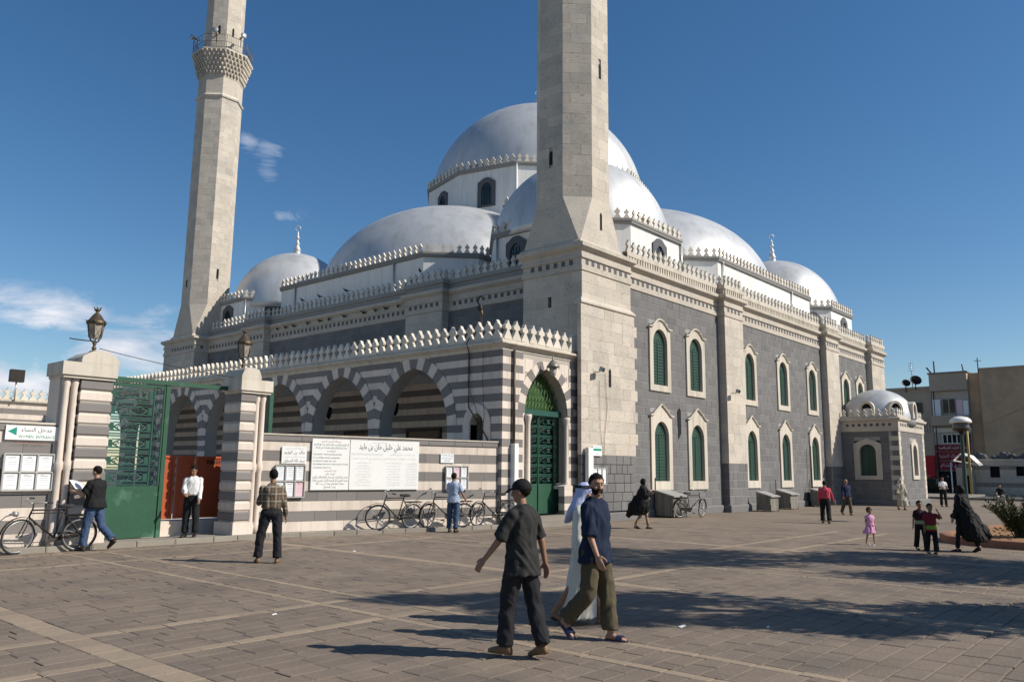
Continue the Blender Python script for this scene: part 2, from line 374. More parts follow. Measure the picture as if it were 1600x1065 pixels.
def molding(mb,path,prof,closed=False):
    rings=[[Vector((q.x,q.y,z)) for q in offset_path(path,o,closed)] for o,z in prof]
    n=len(path); b=len(mb.v); vs=[p for r in rings for p in r]; fs=[]
    for i in range(len(prof)-1):
        for k in range(n if closed else n-1):
            fs.append((i*n+k,i*n+(k+1)%n,(i+1)*n+(k+1)%n,(i+1)*n+k))
    mb.add(vs,fs); return mb
MERLP=[(-.19,0),(.19,0),(.19,.05),(.125,.16),(.06,.27),(.05,.31),(.10,.315),(.145,.35),(.14,.42),(.09,.47),(.055,.50),(.035,.56),(0,.61),(-.035,.56),(-.055,.50),(-.09,.47),(-.14,.42),(-.145,.35),(-.10,.315),(-.05,.31),(-.06,.27),(-.125,.16),(-.19,.05)]
MERLQ={}
def merlon_mesh(mat):
    if mat.name not in MERLQ:
        mb=MB(); mb.prism(MERLP,lambda s,z,o:Vector((s,-o,z)),-.06,.06); 
        me=mb.mesh('merlon_unit',mat=mat); MERLQ[mat.name]=me
    return MERLQ[mat.name]
MERLS={}; MR=random.Random(11)
def merlons(parent,path,z,sp=.42,sc=1.,mat=None,closed=False,off=0,pyr=False):
    P=offset_path(path,off,closed); n=len(P)
    root=parent
    while root.parent: root=root.parent
    for i in range(n if closed else n-1):
        a=P[i]; b=P[(i+1)%n]; d=b-a; Ls=d.length
        if Ls<sp*.8: continue
        k=max(1,int(round(Ls/sp))); ang=math.atan2(d.y,d.x)
        for j in range(k):
            q=a+d*((j+.5)/k)
            jz=MR.gauss(0,.025); MERLS.setdefault(root.name,[]).append((parent,mat,Vector((q.x,q.y,z-.01)),ang+MR.gauss(0,.035),sc*(Ls/k/sp if Ls/k/sp<1.15 else 1),sc*(1+jz)))
def flush_merlons():
    for rn,L_ in MERLS.items():
        key=[]
        for b in L_:
            nrm=Vector((sin(b[3]),-cos(b[3]),0)); v=(Vector((0,0,EYE))-b[2]).normalized(); k=max(.3,abs(nrm.dot(v)))
            vis=1 if nrm.dot(v)>-.05 else .4
            key.append((FPX*.38*k*vis/FW_dist(b[2])) if inview(b[2]) else 0)
        idx=sorted(range(len(L_)),key=lambda i:-key[i]); rest={}
        for r,i in enumerate(idx):
            p,mat,c,ang,sx,sz=L_[i]
            me=merlon_mesh(mat)
            if r<300 and key[i]>3:
                o=bpy.data.objects.new('merlon',me); COL.objects.link(o); o.parent=p; o.location=c-org(p); o.rotation_euler=(0,0,ang); o.scale=(sx,sz,sz)
            else: rest.setdefault((p.name,mat.name),[]).append(Matrix.Translation(c)@Matrix.Rotation(ang,4,'Z')@Matrix.Diagonal((sx,sz,sz,1)))
        for (pn,mn),Ms in rest.items():
            me0=MERLQ[mn]; U=np.array([(*v.co,1) for v in me0.vertices]); F_=[tuple(p.vertices) for p in me0.polygons]
            V=np.concatenate([(U@np.array(m).T)[:,:3] for m in Ms]); V-=np.array(org(bpy.data.objects[pn]))
            fs=[tuple(i+k*len(U) for i in f) for k in range(len(Ms)) for f in F_]
            me=bpy.data.meshes.new('merlon_row'); me.from_pydata(V.tolist(),[],fs); me.materials.append(MAT[mn])
            o=bpy.data.objects.new('merlon_row',me); COL.objects.link(o); o.parent=bpy.data.objects[pn]; o['kind']='stuff'
    MERLS.clear()
def arch_pts(c,a,zs,h,n=16,a2=0.):
    """two-centred arch from right spring to left spring, ccw"""
    cc=max(0.,(h*h-a*a)/(2*a)); Rr=a+cc; tm=math.atan2(h,cc) if cc>1e-6 else PI/2
    if h<a: # flattened: ellipse
        return [(c+a*cos(PI*i/n),zs+h*sin(PI*i/n)) for i in range(n+1)]
    k=n//2; pr=[(c-cc+Rr*cos(tm*i/k),zs+Rr*sin(tm*i/k)) for i in range(k+1)]
    pl=[(2*c-p[0],p[1]) for p in pr[:-1]][::-1]
    return pr+pl
# arabic lettering with presentation forms
AF={'ا':(0xFE8D,2),'أ':(0xFE83,2),'إ':(0xFE87,2),'ب':(0xFE8F,4),'ة':(0xFE93,2),'ت':(0xFE95,4),'ث':(0xFE99,4),'ج':(0xFE9D,4),'ح':(0xFEA1,4),'خ':(0xFEA5,4),'د':(0xFEA9,2),'ذ':(0xFEAB,2),'ر':(0xFEAD,2),'ز':(0xFEAF,2),'س':(0xFEB1,4),'ش':(0xFEB5,4),'ص':(0xFEB9,4),'ض':(0xFEBD,4),'ط':(0xFEC1,4),'ع':(0xFEC9,4),'غ':(0xFECD,4),'ف':(0xFED1,4),'ق':(0xFED5,4),'ك':(0xFED9,4),'ل':(0xFEDD,4),'م':(0xFEE1,4),'ن':(0xFEE5,4),'ه':(0xFEE9,4),'و':(0xFEED,2),'ى':(0xFEEF,2),'ي':(0xFEF1,4),'ء':(0xFE80,1)}
def ar(t):
    o=[]
    for i,c in enumerate(t):
        if c not in AF: o.append(c); continue
        b,n=AF[c]; pj=i>0 and t[i-1] in AF and AF[t[i-1]][1]==4
        nj=i<len(t)-1 and t[i+1] in AF and n==4 and AF[t[i+1]][1]>1
        k=1 if (pj and n>1) else 0
        if nj: k=3 if pj else 2
        o.append(chr(b+k))
    return ''.join(reversed(o))
def text(parent,s,w,s0,s1,zc,h,mat,off,name='lettering',align='C'):
    """flat lettering fitted into s0..s1 on wall frame w, cap height about h"""
    c=bpy.data.curves.new('lettering','FONT'); c.body=s; c.size=h*1.35; c.resolution_u=1
    tmp=bpy.data.objects.new('lettering',c); COL.objects.link(tmp)
    dg=bpy.context.evaluated_depsgraph_get(); me=bpy.data.meshes.new_from_object(tmp.evaluated_get(dg))
    bpy.data.objects.remove(tmp); bpy.data.curves.remove(c)
    if not me.vertices: return None
    V=np.array([v.co[:] for v in me.vertices]); x0,x1=V[:,0].min(),V[:,0].max(); y0,y1=V[:,1].min(),V[:,1].max()
    k=min(1,(s1-s0)/max(1e-3,x1-x0)); cx=(s0+s1)/2
    if align=='L': cx=s0+(x1-x0)*k/2
    if align=='R': cx=s1-(x1-x0)*k/2
    P=[w(cx+(v[0]-(x0+x1)/2)*k, zc+(v[1]-(y0+y1)/2),off) for v in V]
    of=org(parent)
    for v,p in zip(me.vertices,P): v.co=p-of
    me.materials.clear(); me.materials.append(mat)
    o=bpy.data.objects.new(name,me); COL.objects.link(o); o.parent=parent; return o
# ================================================================= ground
ground=MB().add([(-250,-250,-.03),(450,-250,-.03),(450,450,-.03),(-250,450,-.03)],[(0,1,2,3)]).build('ground',ASPH,None,kind='structure')
BRK=bpy.data.materials.new('far_paving'); BRK.use_nodes=True
def _far():
    t=BRK.node_tree; b=t.nodes['Principled BSDF']; n=t.nodes.new; l=t.links.new
    g=n('ShaderNodeNewGeometry'); k=n('ShaderNodeTexBrick'); k.inputs['Scale'].default_value=1; k.inputs['Brick Width'].default_value=.45; k.inputs['Row Height'].default_value=.28
    k.inputs['Mortar Size'].default_value=.008; k.inputs['Color1'].default_value=(.186,.145,.108,1); k.inputs['Color2'].default_value=(.170,.133,.100,1); k.inputs['Mortar'].default_value=(.135,.105,.078,1)
    l(g.outputs['Position'],k.inputs['Vector'])
    z=n('ShaderNodeTexNoise'); z.inputs['Scale'].default_value=.35; z.inputs['Detail'].default_value=6; l(g.outputs['Position'],z.inputs['Vector'])
    r=n('ShaderNodeMapRange'); r.inputs[1].default_value=.3; r.inputs[2].default_value=.7; r.inputs[3].default_value=.85; r.inputs[4].default_value=1.15; l(z.outputs[0],r.inputs[0])
    v=n('ShaderNodeVectorMath'); v.operation='SCALE'; l(k.outputs[0],v.inputs[0]); l(r.outputs[0],v.inputs['Scale']); l(v.outputs[0],b.inputs['Base Color']); b.inputs['Roughness'].default_value=.85
_far()
MAT['far_paving']=BRK
plaza=MB(); plaza.add([(-30,-30,-.012),(60,-30,-.012),(66,10,-.012),(70,22,-.012),(70,18.2,-.012),(-30,18.2,-.012)],[(0,1,2,3,4,5)])
plaza=MB().add([(-30,-30,-.012),(64,-30,-.012),(66,16,-.012),(70,40,-.012),(59,40,-.012),(59,18.3,-.012),(-30,18.3,-.012)],[(0,1,2,3,4,5,6)]).build('plaza',DIRTJ,None,kind='structure')
far=MB().add([(25,-30,-.004),(64,-30,-.004),(66,16,-.004),(70,40,-.004),(59,40,-.004),(59,18.3,-.004),(25,18.3,-.004)],[(0,1,2,3,4,5,6)]).build('far_plaza_surface',BRK,None,kind='structure')
def paving():
    rg=random.Random(3)
    xb=[]; k=-2
    while True:
        x=3.45+7.35*k; xb+= [(x,.30),(x+3.0,.14),(x+3.75,.14)]; k+=1
        if x>26: break
    yb=[(-6.2,.16),(-5.4,.16),(.2,.16),(1.0,.16),(7.55,.16),(8.9,.16),(15.35,.15),(17.3,.12)]
    U=[]
    def put(x0,x1,y0,y1,m,nm):
        c=((x0+x1)/2,(y0+y1)/2,0)
        if math.hypot(c[0],c[1])<1.2 or not inview(c,150): return
        if x0>25.2 or y0>18.1: return
        U.append((nm,m,c,x1-x0,y1-y0))
    # bands
    for x,w in xb:
        y=-8
        while y<18.2:
            l=rg.uniform(.3,.62); put(x-w/2,x+w/2,y,min(18.25,y+l),PAVEB,'band_stone'); y+=l
    xs=sorted(xb); ys=sorted(yb)
    for i in range(len(xs)-1):
        a=xs[i][0]+xs[i][1]/2; b=xs[i+1][0]-xs[i+1][1]/2
        y0=-8
        for yy,wy in ys+[(18.4,.1)]:
            y1=yy-wy/2; n=max(1,round((y1-y0)/.25)); ch=(y1-y0)/n
            for r in range(n):
                x=a; L0=.2 if r%2 else 0
                while x<b-.01:
                    l=rg.uniform(.32,.52)-(L0 if x==a else 0); e=min(b,x+l)
                    if b-e<.14: e=b
                    put(x,e,y0+r*ch,y0+(r+1)*ch,PAVE,'paving_stone'); x=e
            if yy<18:
                x=a
                while x<b-.01:
                    l=rg.uniform(.35,.6); e=min(b,x+l)
                    if b-e<.14: e=b
                    put(x,e,yy-wy/2,yy+wy/2,PAVEB,'band_stone'); x=e
            y0=yy+wy/2
    # top faces up: unit block front (-y) turned up
    U.sort(key=lambda u:math.hypot(u[2][0],u[2][1]))
    rest={}
    cnt={'paving_stone':0,'band_stone':0}
    for nm,m,c,sx,sy in U:
        dz=rg.uniform(-.0025,.0025); tx,ty=rg.gauss(0,.0035),rg.gauss(0,.0035)
        g=.007+(rg.uniform(.006,.018) if rg.random()<.045 else 0); th=.05
        Mx=Matrix.Translation((c[0]+rg.uniform(-.003,.003),c[1]+rg.uniform(-.003,.003),-.025+dz+.004))@Matrix.Rotation(tx,4,'X')@Matrix.Rotation(ty,4,'Y')@Matrix.Rotation(R_(-90),4,'X')@Matrix.Diagonal((sx-g,th,sy-g,1))
        lim=290 if nm=='paving_stone' else 120
        if cnt[nm]<lim and inview(c,0):
            cnt[nm]+=1
            o=bpy.data.objects.new(nm,unit_mesh(m)); COL.objects.link(o); o.parent=plaza; o.matrix_local=Mx
        else: rest.setdefault((nm,m.name),[]).append(Mx)
    for (nm,mn),Ms in rest.items():
        Uu=np.array([(*v,1) for v in UV_]); V=np.concatenate([(Uu@np.array(q).T)[:,:3] for q in Ms])
        fs=[tuple(i+k*len(UV_) for i in f) for k in range(len(Ms)) for f in UF_]
        me=bpy.data.meshes.new(nm+'s'); me.from_pydata(V.tolist(),[],fs); me.materials.append(MAT[mn])
        o=bpy.data.objects.new(nm+'_field',me); COL.objects.link(o); o.parent=plaza; o['kind']='stuff'
paving()
# ================================================================= mosque
mosque=empty('mosque',(24.9,16.7,0),'large mosque of dark basalt and pale limestone with nine silver domes','mosque')
CX,CY=41.3,34.0
base_path=[(24.0,50.4),(24.0,47.2),(24.9,47.2),(24.9,42.2),(24.5,42.2),(24.5,40.2),(24.9,40.2),(24.9,28.1),(24.5,28.1),(24.5,25.65),(24.9,25.65),(24.9,19.1),(22.45,19.1),(22.45,16.4),(25.6,16.4),(25.6,16.7),(33.4,16.7),(33.4,16.36),(35.27,16.36),(35.27,16.7),(46.1,16.7),(46.1,16.36),(48.1,16.36),(48.1,16.7),(54.2,16.7),(54.2,16.36),(56.8,16.36),(56.8,51.2),(24.0,51.2)]
mb=MB()
molding(mb,base_path,[(-.02,8.78),(.05,8.8),(.05,8.99),(.015,9.0),(.015,9.24),(.07,9.25),(.07,9.34),(.03,9.36),(.03,9.52),(.10,9.56),(.20,9.64),(.20,9.78),(.06,9.82),(-.3,9.84)],closed=True)
mb.build('cornice',LIME,mosque)
# parapet only beyond the minaret pylon
par=[(24.9,46.9),(24.9,42.2),(24.5,42.2),(24.5,40.2),(24.9,40.2),(24.9,28.1),(24.5,28.1),(24.5,25.65),(24.9,25.65),(24.9,19.5)]
par2=[(25.75,16.7),(33.4,16.7),(33.4,16.36),(35.27,16.36),(35.27,16.7),(46.1,16.7),(46.1,16.36),(48.1,16.36),(48.1,16.7),(54.2,16.7),(54.2,16.36),(56.8,16.36),(56.8,40)]
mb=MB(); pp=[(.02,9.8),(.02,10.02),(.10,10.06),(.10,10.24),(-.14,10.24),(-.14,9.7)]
molding(mb,par,pp); p1=mb.build('parapet',LEDGE,mosque)  # left parapet in darker grey, its shading put into the colour
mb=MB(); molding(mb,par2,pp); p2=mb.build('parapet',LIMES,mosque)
merlons(p1,par,10.23,.41,.86,MERLG); merlons(p2,par2,10.23,.41,.84,MERLG)
# dentils: square dark insets between small blocks
def dentils(path,z0,z1,off,sp,w,mat,parent,skip=1.):
    mb=MB()
    for i in range(len(path)-1):
        a=Vector(path[i]); b=Vector(path[i+1]); d=b-a; L_=d.length
        if L_<.8: continue
        n=int((L_-.2)/sp); d.normalize(); nn=Vector((d.y,-d.x)); st=(L_-n*sp)/2
        for k in range(n):
            c=a+d*(st+(k+.5)*sp)
            q=[c-d*w/2+nn*off,c+d*w/2+nn*off,c+d*w/2+nn*(off+.012),c-d*w/2+nn*(off+.012)]
            vs=[(p.x,p.y,z0) for p in q]+[(p.x,p.y,z1) for p in q]
            mb.add(vs,[(0,1,5,4),(1,2,6,5),(2,3,7,6),(3,0,4,7),(4,5,6,7),(3,2,1,0)])
    return mb.build('dentil_inlay',mat,parent,kind='stuff')
dentils(base_path[:27],9.03,9.21,.012,.36,.17,DARKF,mosque)
mb=MB()
def slots(path,z0,z1,sp,w):
    for i in range(len(path)-1):
        a=Vector(path[i]); b=Vector(path[i+1]); d=b-a; L_=d.length
        if L_<.8: continue
        n=int(L_/sp); d.normalize(); nn=Vector((d.y,-d.x))
        for k in range(n):
            c=a+d*((k+.5)*L_/n); q=[c-d*w/2+nn*.0,c+d*w/2+nn*.0,c+d*w/2+nn*.085,c-d*w/2+nn*.085]
            vs=[(p.x,p.y,z0) for p in q]+[(p.x,p.y,z1) for p in q]
            mb.add(vs,[(0,1,5,4),(1,2,6,5),(2,3,7,6),(3,0,4,7),(4,5,6,7),(3,2,1,0)])
slots(par2[:-1],9.83,10.05,.19,.10); mb.build('bracket_row',LIMES,mosque,kind='stuff')
mb=MB(); molding(mb,base_path,[(-.05,.0),(.10,.0),(.10,.25),(.07,.31),(.0,.33),(-.05,.33)],closed=True); mb.build('plinth',BAS,mosque)
# roof
mb=MB(); mb.add([(p[0],p[1],9.86) for p in base_path],[tuple(range(len(base_path)))]); mb.build('roof',WHITE,mosque)
# walls
def upframe(w,c,wd):
    """upper window with curved hood"""
    a=wd/2; o=.335*wd
    inn=[(c-o,5.17),(c+o,5.17)]+arch_pts(c,o,6.9,.56,12)
    z=7.48
    hood=[(c+a,z),(c+a*.72,z+.02),(c+a*.52,z+.16),(c+a*.25,z+.31),(c,z+.36),(c-a*.25,z+.31),(c-a*.52,z+.16),(c-a*.72,z+.02),(c-a,z)]
    outp=[(c-a,4.92),(c+a,4.92),(c+a,6.9),(c+a,7.15)]+hood+[(c-a,7.15),(c-a,6.9)]
    return inn,outp
def lowframe(w,c,wd):
    a=wd/2; o=.34*wd
    inn=[(c-o,1.36),(c+o,1.36)]+arch_pts(c,o,3.12,.60,12)
    z=3.92
    outp=[(c-a,1.02),(c+a,1.02),(c+a,3.12),(c+a,3.6)]+[(c+a,z),(c+a*.8,z+.02),(c+a*.5,z+.2),(c,z+.46),(c-a*.5,z+.2),(c-a*.8,z+.02),(c-a,z)]+[(c-a,3.6),(c-a,3.12)]
    return inn,outp
def resample(P,n,start=0):
    P=P+[P[0]]; d=[0]
    for i in range(len(P)-1): d.append(d[-1]+math.dist(P[i],P[i+1]))
    T=d[-1]; o=[]
    for k in range(n):
        t=T*k/n; i=0
        while d[i+1]<t-1e-9: i+=1
        u=(t-d[i])/max(1e-9,d[i+1]-d[i]); o.append((P[i][0]*(1-u)+P[i+1][0]*u,P[i][1]*(1-u)+P[i+1][1]*u))
    return o
def angmatch(inn,outp,c,zc,n=72):
    """sample both star-shaped loops by ray angle from centre"""
    def hit(P,a):
        dx,dz=cos(a),sin(a); best=None
        for i in range(len(P)):
            x1,z1=P[i][0]-c,P[i][1]-zc; x2,z2=P[(i+1)%len(P)][0]-c,P[(i+1)%len(P)][1]-zc
            den=dx*(z2-z1)-dz*(x2-x1)
            if abs(den)<1e-12: continue
            t=(x1*(z2-z1)-z1*(x2-x1))/den; u=(x1*dz-z1*dx)/den
            if t>0 and -1e-6<=u<=1+1e-6:
                if best is None or t>best: best=t
        return (c+dx*best,zc+dz*best)
    angs=sorted({round(math.atan2(p[1]-zc,p[0]-c),5) for p in inn+outp})
    return [hit(inn,a) for a in angs],[hit(outp,a) for a in angs]
def window(parent,w,c,wd,kind,wallo=0.,hasframe=True,mat=LIMES,shut=GREEND,slm=GREENL):
    inn,outp=(upframe if kind=='up' else lowframe)(w,c,wd)
    zc=(inn[0][1]+inn[4][1])/2
    I,O=angmatch(inn,outp,c,zc)
    mb=MB(); mb.ring(I,O,w,wallo+.06,wallo-.18,wallo-.05)
    # hood moulding
    top=[p for p in outp if p[1]>(7.4 if kind=='up' else 3.9)]
    path=[w(p[0]*1.0+(.03 if p[0]>c else -.03),p[1]+.02,wallo+.09) for p in top]
    path=[w(top[0][0]+.09,top[0][1]+.02,wallo+.09)]+path+[w(top[-1][0]-.09,top[-1][1]+.02,wallo+.09)]
    mb.tube(path,.045,6,smooth=False)
    zb=outp[0][1]
    f=mb.build('window',mat,parent)
    mb=MB(); 
    P=[(p[0],p[1]) for p in inn]; mb.prism(P,w,wallo-.19,wallo-.09)
    s=mb.build('shutter',shut,f)
    mb=MB(); o=wd*.335; z=inn[0][1]+.08; zt=inn[2][1]+.1
    k=0
    while z<zt:
        mb.prism([(c-o,z),(c+o,z),(c+o,z+.028),(c-o,z+.028)],w,wallo-.10,wallo-.065); z+=.125
    mb.prism([(c-.02,inn[0][1]),(c+.02,inn[0][1]),(c+.02,zt),(c-.02,zt)],w,wallo-.10,wallo-.06)
    # arched tracery
    h=inn[8][1]-inn[2][1] if len(inn)>8 else .5
    for rr in (.35,.65,.92):
        ap=arch_pts(c,o*rr,zt-.1,h*rr,8); mb.tube([w(p[0],p[1],wallo-.085) for p in ap],.012,4)
    mb.build('slats',slm,f)
    return f
WR=W(0,16.7,0)   # right facade, s = X
WP=W(0,16.36,0)
bays=[(25.6,33.4,[28.16,31.13],1.62,1),(35.27,46.1,[36.5,40.5,44.5],1.52,2),(48.1,54.2,[50.0,52.6],1.5,3)]
for (a,b,cs,wd,sd_) in bays:
    holes=[(c-wd/2+.06,c+wd/2-.06,5.0,7.62) for c in cs]+[(c-wd/2+.06,c+wd/2-.06,1.1,4.05) for c in cs]
    wl=backing(mosque,'basalt_wall',WR,a,b,0,8.8,holes,MORTD,0,.3)
    masonry(wl,'basalt_block',WR,a,b,.33,8.78,.33,.52,[BAS],holes,seed=sd_,jit=.2)
    for c in cs:
        window(mosque,WR,c,wd,'up',.01); window(mosque,WR,c,wd,'low',.01)
# quoins of the pylon biting into the basalt
for (a,b,z0,sd_) in [(33.4,35.27,2.13,4),(46.1,48.1,2.13,5),(54.2,56.8,2.13,6)]:
    pl=backing(mosque,'pilaster',WP,a,b,0,8.8,[],MORT,0,.34)
    masonry(pl,'limestone_block',WP,a,b,z0,8.78,.45,.8,[LIME],seed=sd_,proud=.012,gap=.006)
    masonry(pl,'basalt_block',WP,a,b,.33,z0,.33,.55,[BAS],seed=sd_+9,proud=.012)
    wl=W(a,0,-90)
    masonry(pl,'limestone_block',wl,-16.7,-16.37,z0,8.78,.45,.8,[LIME],seed=sd_,proud=.012,gap=.006)
    masonry(pl,'basalt_block',wl,-16.7,-16.37,.33,z0,.33,.8,[BAS],seed=sd_,proud=.012,gap=.006)
# near pylon
W1=W(0,16.4,0); W2=W(22.45,0,-90)
py=backing(mosque,'corner_tower',W1,22.45,25.6,0,8.8,[],MORT,0,.3)
masonry(py,'limestone_block',W1,22.45,25.6,7.6,8.78,.4,.75,[LIME],seed=21,proud=.015,gap=.006)
W1b=W(0,16.25,0); 
masonry(py,'limestone_block',W1b,22.2,25.62,2.28,7.55,.40,.75,[LIME],seed=22,proud=.0,gap=.006,thick=.16,toothR=-.16)
masonry(py,'basalt_block',W1b,22.2,25.62,.33,2.28,.33,.52,[BAS],seed=23,proud=.0,thick=.16)
mb=MB(); molding(mb,[(22.30,16.6),(22.22,16.25),(25.62,16.25),(25.62,16.7)],[(-.1,7.5),(.0,7.52),(.05,7.56),(.05,7.62),(-.10,7.78),(-.2,7.78)]); mb.build('string_course',LIME,mosque)
pw=backing(mosque,'corner_tower_side',W2,-19.1,-16.4,0,8.8,[(-17.92,-17.76,7.5,8.1)],MORT,0,.3)
masonry(pw,'limestone_block',W2,-19.1,-16.4,5.2,8.78,.42,.7,[LIME],[(-17.92,-17.76,7.5,8.1)],seed=24,proud=.012,gap=.006)
mb=MB(); mb.prism([(-17.92,7.5),(-17.76,7.5),(-17.76,8.1),(-17.92,8.1)],W2,-.2,-.15); mb.build('slit_window',BLACK,mosque)
mb=MB(); mb.prism([(23.87,4.72),(24.03,4.72),(24.03,5.3),(23.95,5.4),(23.87,5.3)],W1b,-.02,.006); mb.build('slit_window',BLACK,mosque)
# flat black patch painting the shade of a downpipe niche between lower windows
mb=MB(); mb.prism([(29.55,3.05),(29.78,3.3),(29.78,4.25),(29.68,4.35),(29.5,4.2)],WR,0,.028); mb.build('niche_shade',BLACK,mosque)
# left facade
WL=W(24.9,0,-90); WLp=W(24.5,0,-90)
for (a,b,sd_) in [(-47.2,-42.2,31),(-40.2,-28.1,32),(-25.65,-19.1,33)]:
    wl=backing(mosque,'basalt_wall',WL,a,b,0,8.8,[],MORTD,0,.3)
    masonry(wl,'basalt_block',WL,a,b,5.5,8.78,.33,.52,[BAS],seed=sd_,gap=.008)
for (a,b,sd_) in [(-42.2,-40.2,35),(-28.1,-25.65,36)]:
    pl=backing(mosque,'pilaster',WLp,a,b,0,8.8,[],MORT,0,.4)
    masonry(pl,'limestone_block',WLp,a,b,5.2,8.78,.45,.8,[LIME],seed=sd_,proud=.012,gap=.006)
    wl=W(0,-b,0)
    masonry(pl,'limestone_block',wl,24.51,24.9,5.2,8.78,.45,.8,[LIME],seed=sd_,proud=.012,gap=.006)
# far pylon
Wf1=W(0,47.2,0); Wf2=W(24.0,0,-90)
fp=backing(mosque,'corner_tower_side',Wf1,24.0,24.9,0,8.8,[],MORT,0,.3); masonry(fp,'limestone_block',Wf1,24.0,24.9,4.8,8.78,.42,.7,[LIME],seed=41,proud=.012,gap=.006)
fp=backing(mosque,'corner_tower_side',Wf2,-51.2,-47.2,0,8.8,[],MORT,0,.3); masonry(fp,'limestone_block',Wf2,-51.2,-47.2,4.8,8.78,.42,.7,[LIME],seed=42,proud=.012,gap=.006)
# ---- upper white blocks
def chamf(x0,y0,x1,y1,c): return [(x0,y0+c),(x0+c,y0),(x1-c,y0),(x1,y0+c),(x1,y1-c),(x1-c,y1),(x0+c,y1),(x0,y1-c)]
def white_block(name,path,z0,z1,msc=.8,mat=MERL,sp=.40):
    mb=MB(); molding(mb,path,[(0,z0),(0,z1-.12)],closed=True); mb.add([(p[0],p[1],z1) for p in path],[tuple(range(len(path)))])
    b=mb.build(name,WHITE,mosque)
    mb=MB(); molding(mb,path,[(-.01,z1-.14),(.10,z1-.10),(.10,z1-.02),(.13,z1),(.13,z1+.10),(-.05,z1+.10),(-.05,z1)],closed=True); l=mb.build('drum_ledge',LEDGE,b)
    merlons(l,path,z1+.09,sp,msc,mat,closed=True,off=.04)
    return b
def dark_window(parent,w,c,z0,z1,wd):
    a=wd/2
    outp=[(c-a,z0),(c+a,z0),(c+a,z1-.28),(c+a*.6,z1-.14),(c+a*.35,z1-.03),(c,z1),(c-a*.35,z1-.03),(c-a*.6,z1-.14),(c-a,z1-.28)]
    inn=[(c-a*.58,z0+.1),(c+a*.58,z0+.1)]+arch_pts(c,a*.58,z1-.75,.42,8)
    I,O=angmatch(inn,outp,c,(z0+z1)/2); mb=MB(); mb.ring(I,O,w,.07,-.02,-.02); f=mb.build('window',DARKF,parent)
    mb=MB(); mb.prism(inn,w,-.01,.01); mb.build('pane',GLASSD,f)
    mb=MB(); 
    for q in (-.28,0,.28): mb.tube([w(c+q*wd*.5,z0+.1,.03),w(c+q*wd*.5,z1-.5,.03)],.015,4)
    mb.tube([w(c-a*.55,z1-.75,.03),w(c+a*.55,z1-.75,.03)],.015,4); mb.build('window_bars',GREENL,f)
    return f
def downpipe(parent,w,s,z0,z1,mat=GREYM,r=.045,o=.07,name='downpipe'):
    mb=MB(); mb.tube([w(s,z0,o),w(s,z1,o)],r,6); 
    k=z0+.4
    while k<z1: mb.tube([w(s,k,o),w(s,k+.05,o)],r*1.35,6); k+=1.6
    return mb.build(name,mat,parent)
def dome(name,c,a,b,z0,mat=DOME,n=64,fin=None):
    mb=MB(); pr=[(a*cos(PI/2*i/24),b*sin(PI/2*i/24)) for i in range(25)]; pr[-1]=(0,b)
    mb.lathe(pr,(c[0],c[1],z0),n); d=mb.build(name,mat,mosque)
    if fin:
        zt=z0+b-.05; k=fin
        mb=MB(); mb.lathe([(.30*k,0),(.26*k,.1*k),(.22*k,.35*k),(.26*k,.42*k),(.2*k,.5*k),(.12*k,.75*k),(.17*k,.85*k),(.10*k,.95*k),(.05*k,1.1*k),(.13*k,1.2*k),(.13*k,1.27*k),(.05*k,1.38*k),(.09*k,1.46*k),(.04*k,1.56*k),(.03*k,1.7*k),(0,1.72*k)],(c[0],c[1],zt),12)
        f=mb.build('finial',DOME,d)
        mb=MB(); P=[]
        for i in range(15):
            g=R_(-60+300*i/14)+R_(0); rr=.17*k; P.append((c[0]+rr*cos(g)*.7,c[1]-rr*cos(g)*.7,zt+1.88*k+rr*sin(g)))
        mb.tube(P,[.012*k+.022*k*sin(PI*i/14) for i in range(15)],6); mb.build('crescent',DOME,f)
    return d
hc=4.0
near=white_block('corner_block',chamf(25.6,17.55,33.5,25.45,1.9),9.7,12.06)
w=W(25.6,0,-90); dark_window(near,w,-22.2,10.35,11.85,1.15); w=W(0,17.55,0); dark_window(near,w,29.75,10.3,11.8,1.15)
downpipe(near,W(0,17.55,0),31.6,9.9,12.0); downpipe(near,W(25.6,19.45,-45),.2,9.9,12.0); downpipe(near,W(25.6,0,-90),-23.3,9.9,12.0)
dome('dome',(29.5,21.6),4.12,4.15,11.95)
fl=white_block('corner_block',chamf(25.6,42.7,33.4,50.5,1.9),9.7,12.06); dark_window(fl,W(25.6,0,-90),-46.3,10.35,11.85,1.15); dark_window(fl,W(27.5-1.9,44.6,-45),1.9,10.35,11.85,1.1); downpipe(fl,W(25.6,44.6,-45),.15,9.9,12)
dome('dome',(29.7,45.3),3.95,4.25,11.6,fin=1.0)
fr=white_block('corner_block',chamf(49.0,17.55,56.2,25.4,1.7),9.7,12.06); dark_window(fr,W(0,17.55,0),52.9,10.3,11.8,1.1); dark_window(fr,W(49.0,19.25,-45),1.2,10.3,11.8,.9)
dome('dome',(52.3,21.9),4.25,4.5,11.6,fin=1.0)
bk=white_block('corner_block',chamf(49.0,42.7,56.5,50.5,1.9),9.7,12.06); dome('dome',(52.5,46),4.1,4.3,11.8)
sb=white_block('side_block',chamf(33.4,17.55,49.0,27,1.9),9.7,12.06); dome('side_dome',(41.2,25.7),7.75,5.45,11.9)
downpipe(sb,W(0,17.55,0),35.75,9.9,12.0); downpipe(sb,W(0,17.55,0),44.3,9.9,12.0)
sb=white_block('side_block',chamf(25.6,26.3,35,42.3,1.9),9.7,12.06); dome('side_dome',(33.45,34.3),7.8,5.75,11.6)
downpipe(sb,W(25.6,0,-90),-38.9,9.9,12.0); downpipe(sb,W(25.6,0,-90),-30.3,9.9,12.0)
